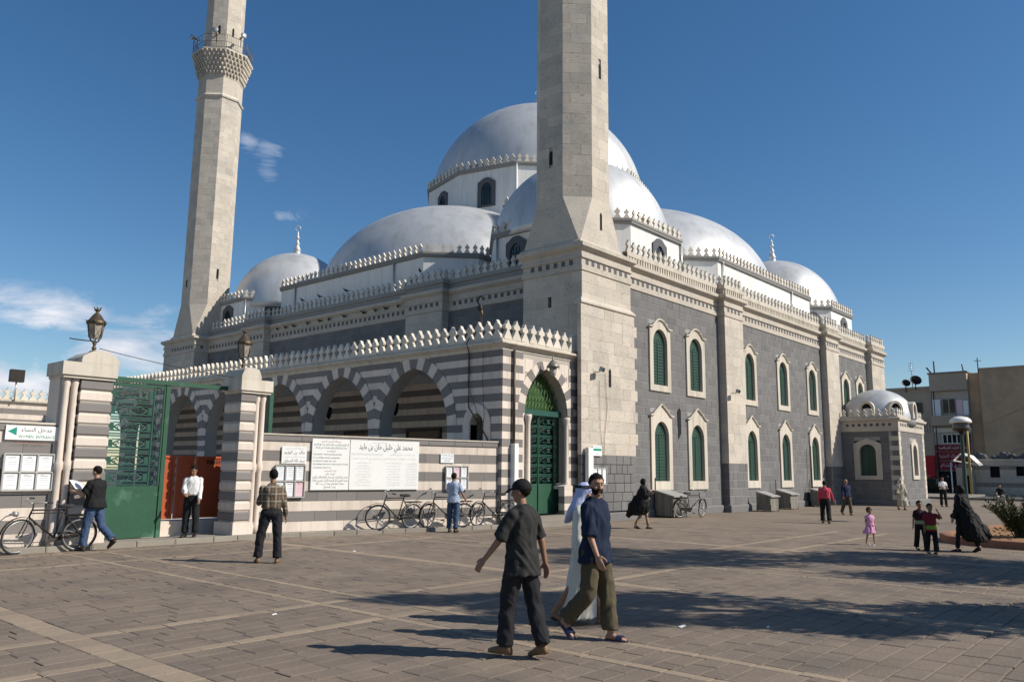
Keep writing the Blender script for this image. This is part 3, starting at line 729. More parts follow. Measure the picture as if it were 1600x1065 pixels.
dome('side_dome',(49.1,34),7.7,5.4,11.9); dome('side_dome',(41.3,42.6),7.7,5.4,11.9)
# stepped square tier, twelve-sided drum, main dome
t=9.2; nn_=4.4; q=2.6
tp=[]
for (sx,sy) in ((-1,-1),(1,-1),(1,1),(-1,1)):
    pts=[(-t+q,-nn_),(-t,-nn_-.9),(-t,-t+1.2),(-t+1.2,-t),(-nn_-.9,-t),(-nn_,-t+q)]
    pts=[(CX+x*(-sx),CY+y*(-sy)) for x,y in pts]
    if sx*sy<0: pts=pts[::-1]
    tp+=pts
tier=white_block('tier',tp,12,16.25,.8,MERLG)
tw=[(CX+7.65*cos(R_(30*k)),CY+7.65*sin(R_(30*k))) for k in range(12)]
drum=white_block('drum',tw,15.8,20.0,.92,MERL,.45)
for k in range(12):
    a=R_(195+30*k); am=7.65*cos(R_(15)); px_,py_=CX+am*cos(a),CY+am*sin(a)
    ww=W(px_,py_,math.degrees(a)+90); dark_window(drum,ww,0,17.55,19.4,1.22)
downpipe(drum,W(CX+7.65*cos(R_(210)),CY+7.65*sin(R_(210)),-52),.05,16.3,20,WHITEP)
dome('main_dome',(CX,CY),7.35,7.15,19.55,n=96,fin=.85)
# stair of steps on the roof edge beside the side dome
# pigeons
def pigeon(c,a,i):
    r=empty('pigeon',c,None,None,'pigeons perched along the mosque cornice',a,world=False)
    tag(r,'dark pigeon in the row perched along the shaded cornice ledge' if c[2]<10 else 'dark pigeon standing on a merlon tip, %s'%['right of the ladder of birds','fourth bay from right','farthest left','above the pilaster'][i%4],'pigeon')
    mb=MB(); mb.loft([[(x,ry*cos(g),.10+dz+rz*sin(g)) for g in [2*PI*k/8 for k in range(8)]] for x,ry,rz,dz in [(-.20,.015,.008,.0),(-.10,.04,.03,.0),(0,.06,.055,.0),(.07,.05,.05,.02),(.11,.025,.03,.06),(.13,.028,.03,.09),(.16,.02,.02,.10),(.19,.004,.004,.095)]])
    mb.tube([(0.02,.02,.06),(.02,.02,0)],.006,4); mb.tube([(0.02,-.02,.06),(.02,-.02,0)],.006,4)
    mb.build('body',IRON,r,local=True)
for i,(y,z) in enumerate([(29.0,9.35),(29.9,9.35),(30.7,9.35),(31.6,9.35),(33.2,9.35),(34.5,9.35),(35.3,9.35),(36.4,9.35),(37.7,9.35),(38.5,9.35),(39.3,9.35)]):
    pigeon((24.76,y,z),R_(90+((i*37)%60)-30),i)
for i,(y,) in enumerate([(33.3,),(35.6,),(37.2,),(27.2,)]):
    pigeon((24.9 if y>30 else 24.5,y,10.76),R_(150+i*20),i)
# ---- minarets
def minaret(c,zb,z1,label,seed,far=False):
    h=1.33; Ro=h/cos(PI/8)
    r=empty('minaret',(c[0],c[1],zb),label,'minaret')
    oct_=[(c[0]+Ro*cos(R_(22.5+45*k)),c[1]+Ro*sin(R_(22.5+45*k))) for k in range(8)]
    # broached base: square -> octagon
    mb=MB()
    e=.008
    ring0=[];ring1=[]
    for k in range(8):
        a=R_(22.5+45*k); x,y=cos(a)*Ro,sin(a)*Ro
        ring1.append((c[0]+x,c[1]+y,z1)); ring0.append((c[0]+math.copysign(h-e*(abs(x)<abs(y)),x),c[1]+math.copysign(h-e*(abs(y)<abs(x)),y),zb))
    mb.loft([ring0,ring1],smooth=False)
    base=mb.build('base',LIME,r)
    mb=MB(); sq=[(c[0]-h,c[1]+h),(c[0]-h,c[1]-h),(c[0]+h,c[1]-h),(c[0]+h,c[1]+h)]
    molding(mb,sq,[(0,zb-.12),(.10,zb-.1),(.10,zb+.02),(0,zb+.1)],closed=True); mb.build('base_ledge',LIMES,r)
    ztop=25.9
    mb=MB(); mb.loft([[(x+(c[0]-x)*.03,y+(c[1]-y)*.03,z1) for x,y in oct_],[(x+(c[0]-x)*.05,y+(c[1]-y)*.05,ztop) for x,y in oct_]],smooth=False); shaft=mb.build('shaft',MORT,r)
    for k in range(8):
        a=R_(180+45*k) ; px_,py_=c[0]+h*cos(a),c[1]+h*sin(a); ww=W(px_,py_,math.degrees(a)+90); fw=h*math.tan(PI/8)
        hl=[]
        if (k==0): hl=[(-.08,.08,13.05,13.5)]
        if (k==2): hl=[(-.08,.08,16.6,17.1)] if not far else [(-.08,.08,13.7,14.2)]
        # masonry() centres courses in the face
        masonry(shaft,'limestone_block',ww,-fw,fw,z1,ztop,.40,.62,[LIME],hl,seed=seed+k,proud=.0,gap=.005,thick=.12,jit=.25)
        for q_ in hl:
            mb=MB(); mb.prism([(q_[0],q_[2]),(q_[1],q_[2]),(q_[1],q_[3]),(0,q_[3]+.08),(q_[0],q_[3])],ww,-.06,.006); mb.build('slit_window',BLACK,r)
        if k==2 and not far:
            mb=MB(); mb.prism([(-.07,10.55),(.07,10.55),(.07,11.15),(0,11.25),(-.07,11.15)],ww,-.04,.006); mb.build('slit_window',BLACK,r)
    def op(sc): return [(c[0]+(x-c[0])*sc,c[1]+(y-c[1])*sc) for x,y in oct_]
    mb=MB(); molding(mb,op(.985),[(0,ztop-.02),(.10,ztop+.0),(.13,ztop+.10),(.02,ztop+.2),(0,ztop+.3)],closed=True); mb.build('ring_moulding',LIMES,r)
    zc=27.35; zf=29.1; zr=zf+1.0
    mb=MB(); mb.loft([[(x,y,ztop) for x,y in op(.985)],[(x,y,zc) for x,y in op(.99)]],smooth=False); mb.build('neck',LIME,r)
    # corbelled balcony with hanging stalactite rows
    mb=MB(); mb.loft([[(x,y,z) for x,y in op(s)] for z,s in [(zc-.02,1.0),(zc+.25,1.03),(zc+.6,1.09),(zc+1.0,1.17),(zc+1.4,1.26),(zf-.08,1.31),(zf,1.32)]],smooth=False); cb=mb.build('balcony_corbel',LIME,r)
    mb=MB()
    for row in range(6):
        z=zc+.12+row*.27; s=1.0+.056*row*(.85+.02*row)
        P=op(s+.03)
        for k in range(8):
            a=Vector(P[k]); b=Vector(P[(k+1)%8])
            for j in range(5):
                u=(j+(.5 if row%2 else .0)+.25)/5
                if u>1: continue
                p=a+(b-a)*u; mb.tube([(p.x,p.y,z-.05),(p.x+(p.x-c[0])*.05,p.y+(p.y-c[1])*.05,z+.2)],[.03,.09],5)
    mb.build('stalactite_carving',LIME,cb,kind='stuff')
    mb=MB(); molding(mb,op(1.32),[(0,zf-.1),(.06,zf-.06),(.06,zf+.04),(-.9,zf+.04)],closed=True); mb.build('balcony_floor',LIMES,r)
    mb=MB(); P=op(1.33)
    for k in range(8):
        a=Vector(P[k]); b=Vector(P[(k+1)%8])
        for z in (zf+.08,zf+.5,zr): mb.tube([(a.x,a.y,z),(b.x,b.y,z)],.015,5)
        mb.tube([(a.x,a.y,zf),(a.x,a.y,zr)],.022,5)
        for j in range(1,9):
            p=a+(b-a)*(j/9); mb.tube([(p.x,p.y,zf),(p.x,p.y,zr)],.009,4)
    mb.build('balcony_railing',M('grey_iron',(.12,.12,.12),.5,met=.4,n1=(3,.1),n2=(9,.1)),r)
    mb=MB(); mb.loft([[(x,y,zf) for x,y in op(.86)],[(x,y,35) for x,y in op(.84)]],smooth=False); up=mb.build('upper_shaft',MORT,r)
    for k in range(8):
        a=R_(180+45*k); hh=h*.86; px_,py_=c[0]+hh*cos(a),c[1]+hh*sin(a); ww=W(px_,py_,math.degrees(a)+90); fw=hh*math.tan(PI/8)
        if far: masonry(up,'limestone_block',ww,-fw,fw,zf+.04,34.9,.40,.62,[LIME],[],seed=seed+k+50,proud=.0,gap=.005,thick=.08,jit=.25)
        if far and k in (1,2):
            mb=MB(); mb.prism([(-.2,zf+.1),(.2,zf+.1),(.2,zf+1.6),(0,zf+1.85),(-.2,zf+1.6)] if k==7 else [(-.07,zf+1.35),(.07,zf+1.35),(.07,zf+1.9),(0,zf+2),(-.07,zf+1.9)],ww,-.03,.01); mb.build('slit_window',BLACK,r)
    mb=MB(); mb.loft([[(x,y,35) for x,y in op(1.0)],[(x,y,35.6) for x,y in op(1.0)],[(x,y,40) for x,y in op(.05)]],smooth=False); mb.build('spire',DOME,r)
    return r
minaret((23.75,17.78),9.84,11.7,'octagonal pale limestone minaret rising from the near corner of the mosque',60)
mf=minaret((25.2,48.6),9.84,11.9,'pale limestone minaret with railed balcony and loudspeakers at the left of the mosque',90,True)
# sloping buttress wall behind far minaret
mb=MB(); w=W(0,47.3,0); mb.prism([(26.5,9.8),(29.2,9.8),(29.2,12.6),(28.6,12.6),(26.5,11.0)],W(0,46.9,0),-.4,0); mb.build('buttress',LEDGE,mosque)
def horn(c,deg,label,tilt=0):
    r=empty('horn_loudspeaker',c,label,'loudspeaker','horn loudspeakers on the minaret balcony',R_(deg),world=False)
    mb=MB(); mb.lathe([(.20,.0),(.21,.02),(.14,.12),(.09,.25),(.06,.38),(.05,.45),(.08,.46),(.08,.60),(0,.61)],(0,0,0),14)
    o=mb.build('horn',GREYM,r,local=True); o.rotation_euler=(0,R_(-90+tilt),0); o.location=(.45,0,0)
    mb=MB(); mb.lathe([(0,-.0),(.18,.015)],(0,0,0),14); i=mb.build('throat',BLACK,o,local=True)
    mb=MB(); mb.tube([(0,0,0),(0,0,-.65)],.03,6); mb.build('bracket',IRON,r,local=True)
horn((23.85,49.7,30.5),178,'white horn loudspeaker pointing left from the minaret balcony')
horn((24.2,47.75,30.4),225,'horn loudspeaker pointing straight out over the minaret balcony rail')
horn((25.5,46.9,30.3),262,'horn loudspeaker on the sunlit right side of the minaret balcony')
# ================================================================= arcade (courtyard portico)
def wall_arched(name,parent,w,s0,s1,z0,z1,arches,thick,mat,o=0.):
    mb=MB(); arches=sorted(arches); x=s0
    for (c,a,zs,h,zb) in arches:
        mb.prism([(x,z0),(c-a,z0),(c-a,z1),(x,z1)],w,o-thick,o)
        P=arch_pts(c,a,zs,h,16)
        if zb>z0: mb.prism([(c-a,z0),(c+a,z0),(c+a,zb),(c-a,zb)],w,o-thick,o)
        # vertical jamb part is covered by piers; infill above the curve
        for i in range(len(P)-1):
            q=[P[i+1],P[i],(P[i][0],z1),(P[i+1][0],z1)]
            mb.prism(q,w,o-thick,o)
        x=c+a
    mb.prism([(x,z0),(s1,z0),(s1,z1),(x,z1)],w,o-thick,o)
    return mb.build(name,mat,parent)
def voussoirs(parent,w,c,a,zs,h,dep,n,mats,o,thick,zmax,name='voussoir',gap=.006,skip=None):
    P=arch_pts(c,a,zs,h,n*2)
    m=len(P)-1
    def outw(i):
        p=Vector(P[i]); t=(Vector(P[min(m,i+1)])-Vector(P[max(0,i-1)])).normalized(); nn=Vector((t.y,-t.x))
        if nn.dot(p-Vector((c,zs-.3)))<0: nn=-nn
        if i==m//2: nn=Vector((0,1))
        if i==0: nn=Vector((1,0))
        if i==m: nn=Vector((-1,0))
        q=p+nn*dep
        if q.y>zmax: q=p+nn*max(.05,(zmax-p.y)/max(.05,nn.y))
        return (q.x,q.y)
    for k in range(n):
        if skip and skip(k): continue
        i0,i1,i2=2*k,2*k+1,2*k+2
        if i2>m: break
        mb=MB()
        inn=[P[i0],P[i1],P[i2]]; out_=[outw(i0),outw(i1),outw(i2)]
        cx=sum(p[0] for p in inn+out_)/6; cz=sum(p[1] for p in inn+out_)/6
        L_=[inn[0],out_[0],out_[1],out_[2],inn[2],inn[1]]
        L_=[(cx+(x-cx)*.985,cz+(z-cz)*.985) for x,z in L_]
        mb.prism(L_,w,o-thick,o)
        mb.build(name,mats[k%len(mats)],parent)
def stripes(parent,w,s0,s1,z0,z1,ch,arches,mats,proud=.02,thick=.1,name='striped_block',bl=.9,seed=1,dep=.45,start=0,gap=.006):
    """alternating courses cut by arch rings"""
    rg=random.Random(seed); n=max(1,round((z1-z0)/ch)); ch=(z1-z0)/n
    for r in range(n):
        a=z0+r*ch; b=a+ch; zm=(a+b)/2; segs=[(s0,s1)]
        for (c,hw,zs,h,zb,dp) in arches:
            if zm<zb: continue
            if zm<=zs: k=hw+(dp if zs-zm<0 else 0.)
            else:
                # outer ring half width at zm
                cc=max(0.,(h*h-hw*hw)/(2*hw)); Rr=hw+cc+dp
                v=Rr*Rr-(zm-zs)**2
                if v<=cc*cc: continue
                k=math.sqrt(v)-cc
            ns=[]
            for p,q in segs:
                if c+k<=p or c-k>=q: ns.append((p,q)); continue
                if c-k-p>.04: ns.append((p,c-k))
                if q-c-k>.04: ns.append((c+k,q))
            segs=ns
        m=mats[(r+start)%len(mats)]
        for p,q in segs:
            x=p; first=True
            while x<q-.01:
                l=bl*rg.uniform(.75,1.25); l=l*.5 if (first and r%2) else l; first=False
                e=min(q,x+l)
                if q-e<.2: e=q
                block(parent,name,m,w((x+e)/2,zm,proud-thick/2),e-x-gap,thick,ch-gap,w.a); x=e
ARC=empty('courtyard_arcade',(18.5,16.6,0),'striped stone arcade with pointed arches and green doored portal','arcade')
WA=W(18.5,0,-90); WPo=W(0,16.6,0)
cen=[20.7,24.78,28.9,33.02,37.14,41.26,45.38,49.5]
arches=[(-c,1.72,3.15,2.02,0.0) for c in cen]
aw=wall_arched('arcade_wall',ARC,WA,-51.6,-16.6,0,5.5,[(a[0],a[1],a[2],a[3],a[4]) for a in arches]+[(-17.62,.30,3.15,.36,1.0)],.55,MORT)
stripes(aw,WA,-51.5,-16.6,.1,5.5,.235,[(a[0],a[1],a[2],a[3],a[4],.44) for a in arches]+[(-17.62,.3,3.15,.36,1.0,.3)],[DARKS,PINKL],seed=5,start=0,thick=.08)
for i,a in enumerate(arches):
    voussoirs(aw,WA,a[0],a[1],a[2],a[3],.44,19,[PINKL,DARKS],.035+.005*(i%2),.60-.003*(i%2),5.49)
# arched surround of little window
I=[(-17.92,2.0),(-17.32,2.0)]+arch_pts(-17.62,.30,3.15,.36,12); O_=[(-18.22,2.0),(-17.02,2.0)]+arch_pts(-17.62,.60,3.15,.66,12)
mb=MB(); mb.ring(I,O_,WA,.06,-.3,-.02); mb.build('window_surround',PINKL,ARC)
mb=MB()
for k in range(3): mb.tube([WA(-17.82+.2*k,2.,-.2),WA(-17.82+.2*k,3.5,-.2)],.01,4)
mb.build('window_bars',GREENB,ARC)
# parapet
apath=[(12.0-30,51.5),(18.5,51.5)]
apar=[(18.5,51.6),(18.5,16.6),(22.42,16.6)]
mb=MB(); molding(mb,apar,[(.0,5.46),(.03,5.48),(.03,5.56),(.12,5.62),(.20,5.66),(.20,5.72),(.05,5.76),(.05,5.84),(-.3,5.84)]); mb.build('cornice',LIMES,ARC)
merlons(ARC,[(18.5,51.3),(18.5,16.6),(22.3,16.6)],5.83,.405,1.0,MERL)
mb=MB(); mb.box(18.6,24.9,19.2,51.5,5.55,5.62); mb.box(18.6,22.44,16.7,19.2,5.55,5.62); mb.build('roof',CONC3,ARC)
mb=MB(); mb.box(18.9,22.9,16.9,51.5,5.30,5.36); mb.build('ceiling',WHITE,ARC)
# inner back wall with stripes and door panels
WB=W(22.95,0,-90)
bw=backing(ARC,'back_wall',WB,-51.5,-19.1,0,5.5,[],MORT,0,.2)
stripes(bw,WB,-51.5,-19.2,.1,5.3,.26,[],[DARKS,PINKL],seed=8,bl=1.4)
for c in (20.9,24.9,29.2,33.2):
    mb=MB(); mb.prism([(-c-1.0,0),(-c+1.0,0),(-c+1.0,3.3),(-c-1.0,3.3)],WB,0,.06); p_=mb.build('door_panel',M('brown_door',(.16,.10,.06),.6),ARC)
    mb=MB()
    for q in (-1.0,1.0): mb.prism([(-c+q-.06,0),(-c+q+.06,0),(-c+q+.06,3.4),(-c+q-.06,3.4)],WB,.0,.1)
    mb.prism([(-c-1.06,3.3),(-c+1.06,3.3),(-c+1.06,3.42),(-c-1.06,3.42)],WB,0,.11)
    ap=arch_pts(-c,.75,2.1,.8,12); mb.tube([WB(p[0],p[1],.08) for p in ap],.03,5); mb.build('door_frame',M('dark_wood',(.05,.03,.02),.6),p_)
for c in (22.73,26.8,30.9):
    mb=MB(); mb.box(20.6,20.75,c-.1,c+.1,4.9,5.3); 
# hanging lanterns in the arches
for c in (22.9,27.0):
    mb=MB(); mb.tube([(19.6,c,5.3),(19.6,c,4.2)],.01,4); mb.lathe([(.02,0),(.14,-.08),(.12,-.12),(.10,-.4),(.04,-.5),(0,-.52)],(19.6,c,4.2),8); o=mb.build('hanging_lantern',IRON,None); tag(o,'dark hanging lantern under the arcade ceiling, behind the arch %s'%('nearest the corner' if c<24 else 'in the middle'),'lantern')
# floor
mb=MB(); mb.box(-20,24.9,18.95,52,-.1,.02); mb.build('courtyard_floor',LIMES,None,kind='structure')
# ---- portal front
pw_=wall_arched('portal_wall',ARC,WPo,18.5,22.4,0,5.5,[(20.71,1.13,3.55,1.5,0.0)],.5,MORT)
ar1=[(20.71,1.13,3.55,1.5,0.,.34)]
stripes(pw_,WPo,18.5,19.5,.1,5.5,.235,[],[DARKS,PINKL],bl=.5,seed=3,proud=.03)
stripes(pw_,WPo,21.92,22.4,.1,5.2,.235,[],[DARKS,PINKL],bl=.3,seed=4,proud=.03)
masonry(pw_,'limestone_block',WPo,19.5,19.6,.1,5.3,.47,.3,[PINKL],seed=5,proud=.02)
stripes(pw_,WPo,19.6,21.92,3.55,5.3,.47,ar1,[PINKL,PINKL],bl=.6,seed=6,proud=.015)
voussoirs(pw_,WPo,20.71,1.13,3.55,1.5,.34,15,[DARKS,PINKL],.035,.52,5.3)
# door jamb columns and pedestals
for x in (19.72,21.74):
    mb=MB(); mb.lathe([(.11,1.25),(.11,1.3),(.085,1.36),(.08,3.2),(.10,3.3),(.13,3.42),(.13,3.5)],(x,16.55,0),12); mb.build('column',PINKL,ARC)
    if x>20: 
        mb=MB(); mb.prism([(21.5,1.12),(21.96,1.12),(21.96,1.22),(21.73,1.32),(21.5,1.22)],WPo,-.3,.16); mb.build('column_base',PINKL,ARC)
        stripes(pw_,W(0,16.46,0),21.5,21.95,.2,1.12,.235,[],[DARKS,PINKL],bl=.6,seed=9,thick=.25)
# green doors
DY=16.95; WD=W(0,DY,0)
def leaf(parent,w,s0,s1,z0,zs,z1,mat=GREENG,grille=GREENB,rows=7,o=0.,ornate=True):
    mb=MB(); f=.05
    mb.prism([(s0,z0),(s1,z0),(s1,zs),(s0,zs)],w,o-.03,o+.015)
    for a,b in ((s0,s0+f),(s1-f,s1)): mb.prism([(a,zs),(b,zs),(b,z1),(a,z1)],w,o-.03,o+.02)
    mb.prism([(s0+f,z1-f),(s1-f,z1-f),(s1-f,z1),(s0+f,z1)],w,o-.03,o+.02); mb.prism([(s0+f,zs),(s1-f,zs),(s1-f,zs+f),(s0+f,zs+f)],w,o-.03,o+.02)
    l=mb.build('door_leaf',mat,parent)
    a,b=s0+f,s1-f; rh=(z1-zs-2*f)/rows
    for r in range(rows):
        zb=zs+f+r*rh; zt=zb+rh; mb=MB(); c=(a+b)/2; zc=(zb+zt)/2; hw=(b-a)/2; hh=rh/2
        for z in (zb+.0,zt-.05): mb.prism([(a,z),(b,z),(b,z+.03),(a,z+.03)],w,o-.02,o+.02)
        def T(P,r_=.011): mb.tube([w(p[0],p[1],o) for p in P],r_,4,caps=False)
        T([(c-hw*.85,zc-hh*.6),(c-hw*.85,zc+hh*.6)]); T([(c+hw*.85,zc-hh*.6),(c+hw*.85,zc+hh*.6)])
        for sgn in (-1,1):
            T([(c+sgn*hw*.85,zc),(c+sgn*hw*.45,zc+hh*.6),(c,zc+hh*.25),(c-sgn*hw*.1,zc)])
            T([(c+sgn*hw*.85,zc),(c+sgn*hw*.45,zc-hh*.6),(c,zc-hh*.25),(c-sgn*hw*.1,zc)])
            # scrolls
            for q in (-1,1):
                P=[(c+sgn*(hw*.50)+.11*hw*(1-.12*i)*cos(i*.9)*1.6, zc+q*hh*.28+hh*.24*(1-.12*i)*sin(i*.9)) for i in range(8)]; T(P,.008)
        mb.tube([w(c+hw*.16*cos(2*PI*i/8),zc+hh*.45*sin(2*PI*i/8),o) for i in range(9)],.012,4,caps=False)
        mb.build('grille_panel',grille,l)
    return l
door=empty('portal_door',(20.7,DY,.33),'dark green iron double door with openwork panels in the striped portal','door')
mb=MB(); mb.prism([(19.5,.3),(21.9,.3),(21.9,3.6),(19.5,3.6)],W(0,17.25,0),-.02,.02); mb.build('dark_interior',BLACK,door)
leaf(door,WD,19.6,20.7,.33,1.22,3.55); leaf(door,WD,20.72,21.82,.33,1.22,3.55)
mb=MB(); mb.prism([(20.69,.33),(20.73,.33),(20.73,3.55),(20.69,3.55)],WD,.01,.05); mb.build('door_post',GREENG,door)
mb=MB(); mb.prism([(19.5,3.52),(21.9,3.52),(21.9,3.70),(19.5,3.70)],WD,-.03,.12); mb.build('transom',GREENB,door)
fan=MB(); c=20.71
for k in range(13):
    x=c-1.02+k*.17; t=math.sqrt(max(0,1-((x-c)/1.13)**2))
    fan.tube([WD(x,3.7,0),WD(x,3.7+1.38*t,0)],.012,4)
for row in range(5):
    z=3.85+row*.24; hw=1.05*math.sqrt(max(.01,1-((z-3.6)/1.5)**2))
    P=[]; n=int(hw*2/.085)
    for i in range(n+1): P.append(WD(c-hw+2*hw*i/n,z+(.09 if i%2 else -.09),.012))
    fan.tube(P,.010,4)
fan.build('fanlight_grille',GREENY,door)
fb=MB(); fb.prism([(c-1.1,3.7),(c+1.1,3.7)]+arch_pts(c,1.1,3.75,1.38,12),W(0,17.05,0),-.02,0); fb.build('fanlight_backing',M('green_tinted_glass',(.045,.10,.03),.3,n1=(2,.2),n2=(9,.1),bump=None),door)
mb=MB(); mb.prism([(c-1.12,3.7),(c+1.12,3.7)]+arch_pts(c,1.12,3.7,1.44,12),WD,-.02,.0)
# steps
stp=empty('doorstep',(20.7,16.2,0),'pale worn stone steps in front of the green portal door','steps')
mb=MB(); mb.box(19.2,22.7,16.05,16.58,-.02,.30); mb.build('step',KERB,stp); mb=MB(); mb.box(19.0,23.2,15.75,16.04,-.02,.15); mb.build('step',KERB,stp)
# lantern over the door
ln=empty('wall_lantern',(20.57,16.3,5.0),'old hanging lantern with domed cap over the green portal door','lantern')
mb=MB(); mb.tube([(20.25,16.55,4.6),(20.35,16.3,5.0),(20.57,16.15,5.28)],.015,5); mb.build('bracket',IRON,ln)
mb=MB(); mb.lathe([(0,.62),(.02,.58),(.03,.48),(.10,.42),(.16,.34),(.22,.26),(.22,.23),(.13,.22)],(20.57,16.2,4.85),12); mb.build('cap',M('tarnished_cap',(.22,.20,.17),.5,met=.4,n1=(9,.2),n2=(30,.1)),ln)
mb=MB(); mb.lathe([(.13,.22),(.10,.0),(.06,-.06),(0,-.08)],(20.57,16.2,4.85),8); mb.build('glass',M('lantern_glass',(.35,.33,.28),.2,n1=(5,.1),n2=(20,.1),bump=None,spec=.6),ln)
# downpipes and cables on the portal
pipes=empty('downpipes',(18.98,16.5,0),'dark vertical pipes with white lower casing left of the portal','pipe')
for x,r_ in ((18.98,.045),): mb=MB(); mb.tube([(x,16.5,5.5),(x,16.5,2.5)],r_,8); mb.build('pipe',BRONZE,pipes)
mb=MB(); mb.box(18.90,19.08,16.38,16.56,.1,2.55); mb.build('casing',WHITEP,pipes)
pipes=empty('downpipes',(22.5,16.3,0),'dark twin pipes with white lower casing right of the portal','pipe')
for x,r_ in ((22.40,.04),(22.52,.03)): mb=MB(); mb.tube([(x,16.32,5.6),(x,16.32,2.5)],r_,8); mb.build('pipe',IRON,pipes)
mb=MB(); mb.box(22.34,22.62,16.05,16.2,.1,2.52); mb.build('casing',WHITEP,pipes)
cab=MB()
def sag(mb,a,b,s,r=.008,n=10):
    a=Vector(a);b=Vector(b); mb.tube([a+(b-a)*(i/n)+Vector((0,0,-s*4*(i/n)*(1-i/n))) for i in range(n+1)],r,4)
for (y,z0,z1,y2) in ((18.0,5.7,3.0,17.6),(17.35,5.4,2.7,17.35)): cab.tube([(18.42,y,z0),(18.40,y-.03,4.4),(18.41,y2-.1,3.4),(18.41,y2,z1)],.008,5)
cab.tube([(18.40,17.95,5.95),(18.28,17.95,5.75),(18.42,17.95,5.4),(18.42,17.95,3.7),(18.42,17.2,2.8),(18.42,17.0,2.5)],.018,6)
tag(cab.build('wall_cables',IRON,None),'dark cables running down the striped arcade wall near the corner','cable')
cab=MB(); cab.tube([(16.5,18.28,2.5),(17.0,18.26,1.9),(17.15,18.26,1.6)],.006,4); cab.tube([(23.6,16.22,5.2),(23.72,16.22,4.0),(23.55,16.22,2.9),(23.45,16.22,1.5)],.008,4); cab.tube([(23.25,16.22,4.9),(23.28,16.22,3.2),(23.45,16.22,2.3)],.006,4)
tag(cab.build('loose_cables',IRON,None),'thin loose cables hanging down the pale corner tower','cable')
# mast lamp above the arcade corner
ms=empty('roof_mast',(18.6,17.9,5.8),'short ornate mast with curled top standing behind the arcade merlons','lamp')
mb=MB(); mb.lathe([(.06,0),(.05,.8),(.03,.85),(.03,1.25),(.07,1.3),(.05,1.38),(.02,1.5)],(18.9,17.9,5.5),8); mb.build('pole',BRONZE,ms)
mb=MB(); mb.tube([(18.9,17.9,7.0),(18.85,18.05,7.25),(18.88,17.95,7.42),(18.95,17.8,7.35)],.03,6); mb.ell((18.9,17.98,7.02),.10,.12,.10,8,6); mb.build('lamp_head',IRON,ms)
# floodlights
def flood(loc,deg,label,body=GREYM):
    r=empty('floodlight',loc,label,'floodlight','floodlights on the mosque walls',R_(deg),world=False)
    mb=MB(); mb.box(-.15,.15,-.06,.06,-.08,.08); o=mb.build('housing',body,r,local=True); o.location=(0,-.30,0); o.rotation_euler=(.35,0,0)
    mb=MB(); mb.box(-.12,.12,-.075,-.062,-.06,.06); g=mb.build('lens',GLASSD,o,local=True)
    mb=MB(); mb.tube([(0,0,-.06),(0,-.14,-.10),(0,-.28,-.04)],.014,6); mb.build('arm',IRON,r,local=True)
flood((22.95,16.25,5.25),20,'small floodlight on the pale corner tower beside the portal pipes')
flood((33.75,16.3,5.35),10,'small floodlight on the first pilaster of the long right facade')
# ---- left wing of the courtyard
WLf=W(0,51.5,0)
lw=empty('north_arcade',(0,51.5,0),'distant striped arcade wing with merlons at the far left of the courtyard','arcade')
la=[(x,2.1,2.7,1.75,0) for x in (-3,2.2,7.4,12.6)]
lwa=wall_arched('arcade_wall',lw,WLf,-6,18.5,0,5.2,[(a[0],a[1],a[2],a[3],a[4]) for a in la],.5,MORT)
stripes(lwa,WLf,-6,18.4,.1,5.2,.3,[(a[0],a[1],a[2],a[3],a[4],.7) for a in la],[PINKL,DARKS],seed=15,bl=1.6,thick=.06)
for i,a in enumerate(la[1:]): voussoirs(lwa,WLf,a[0],a[1],a[2],a[3],.68,17,[PINKL,DARKS],.04+.006*(i%2),.6,5.1)
mb=MB(); molding(mb,[(-6,51.5),(18.3,51.5)],[(0,5.1),(.05,5.15),(.2,5.3),(.2,5.4),(.05,5.45),(-.4,5.45)]); mb.build('cornice',LIMES,lw)
merlons(lw,[(-6,51.5),(18.2,51.5)],5.44,.45,1.05,MERL)
mb=MB(); mb.prism([(-6,0),(18.5,0),(18.5,5.2),(-6,5.2)],W(0,55,0),-.1,0); mb.build('back_wall',DARKS,lw)
mb=MB(); mb.box(-6,18.5,51.6,55,5.1,5.2); mb.build('roof',CONC3,lw)
fl_=empty('floodlight_post',(15.0,51.0,0),'black box floodlight on a thin post above the distant left arcade','floodlight')
mb=MB(); mb.tube([(15.6,51.2,5.3),(15.6,51.2,6.5)],.04,6); mb.build('post',GREYM,fl_); mb=MB(); mb.box(15.25,15.95,51.0,51.4,6.4,7.1); mb.build('housing',IRON,fl_)
# ================================================================= street wall with gate
GY=18.38
kb=MB(); kb.prism([(4.6,17.86),(11.3,17.86),(18.9,16.16),(18.9,18.9),(4.6,18.9)],lambda s,z,o:Vector((s,z,o)),-.03,.10)
pav=kb.build('pavement',KERB,None,kind='structure')
x=4.6; rg=random.Random(5)
while x<11.3:
    l=min(rg.uniform(.6,.95),11.3-x+.01); block(pav,'kerb_stone',KERB,(x+l/2,17.9,.045),l-.015,.16,.15,0); x+=l
KW=W(11.3,17.83,math.degrees(math.atan2(-1.70,7.6))); x=0
while x<7.7:
    l=rg.uniform(.6,.95); block(pav,'kerb_stone',KERB,KW(x+l/2,.045,-.07),l-.015,.16,.15,KW.a); x+=l
rg=random.Random(6)
def wb(mb,w,s0,s1,z0,z1,o0,o1): mb.prism([(s0,z0),(s1,z0),(s1,z1),(s0,z1)],w,o0,o1)
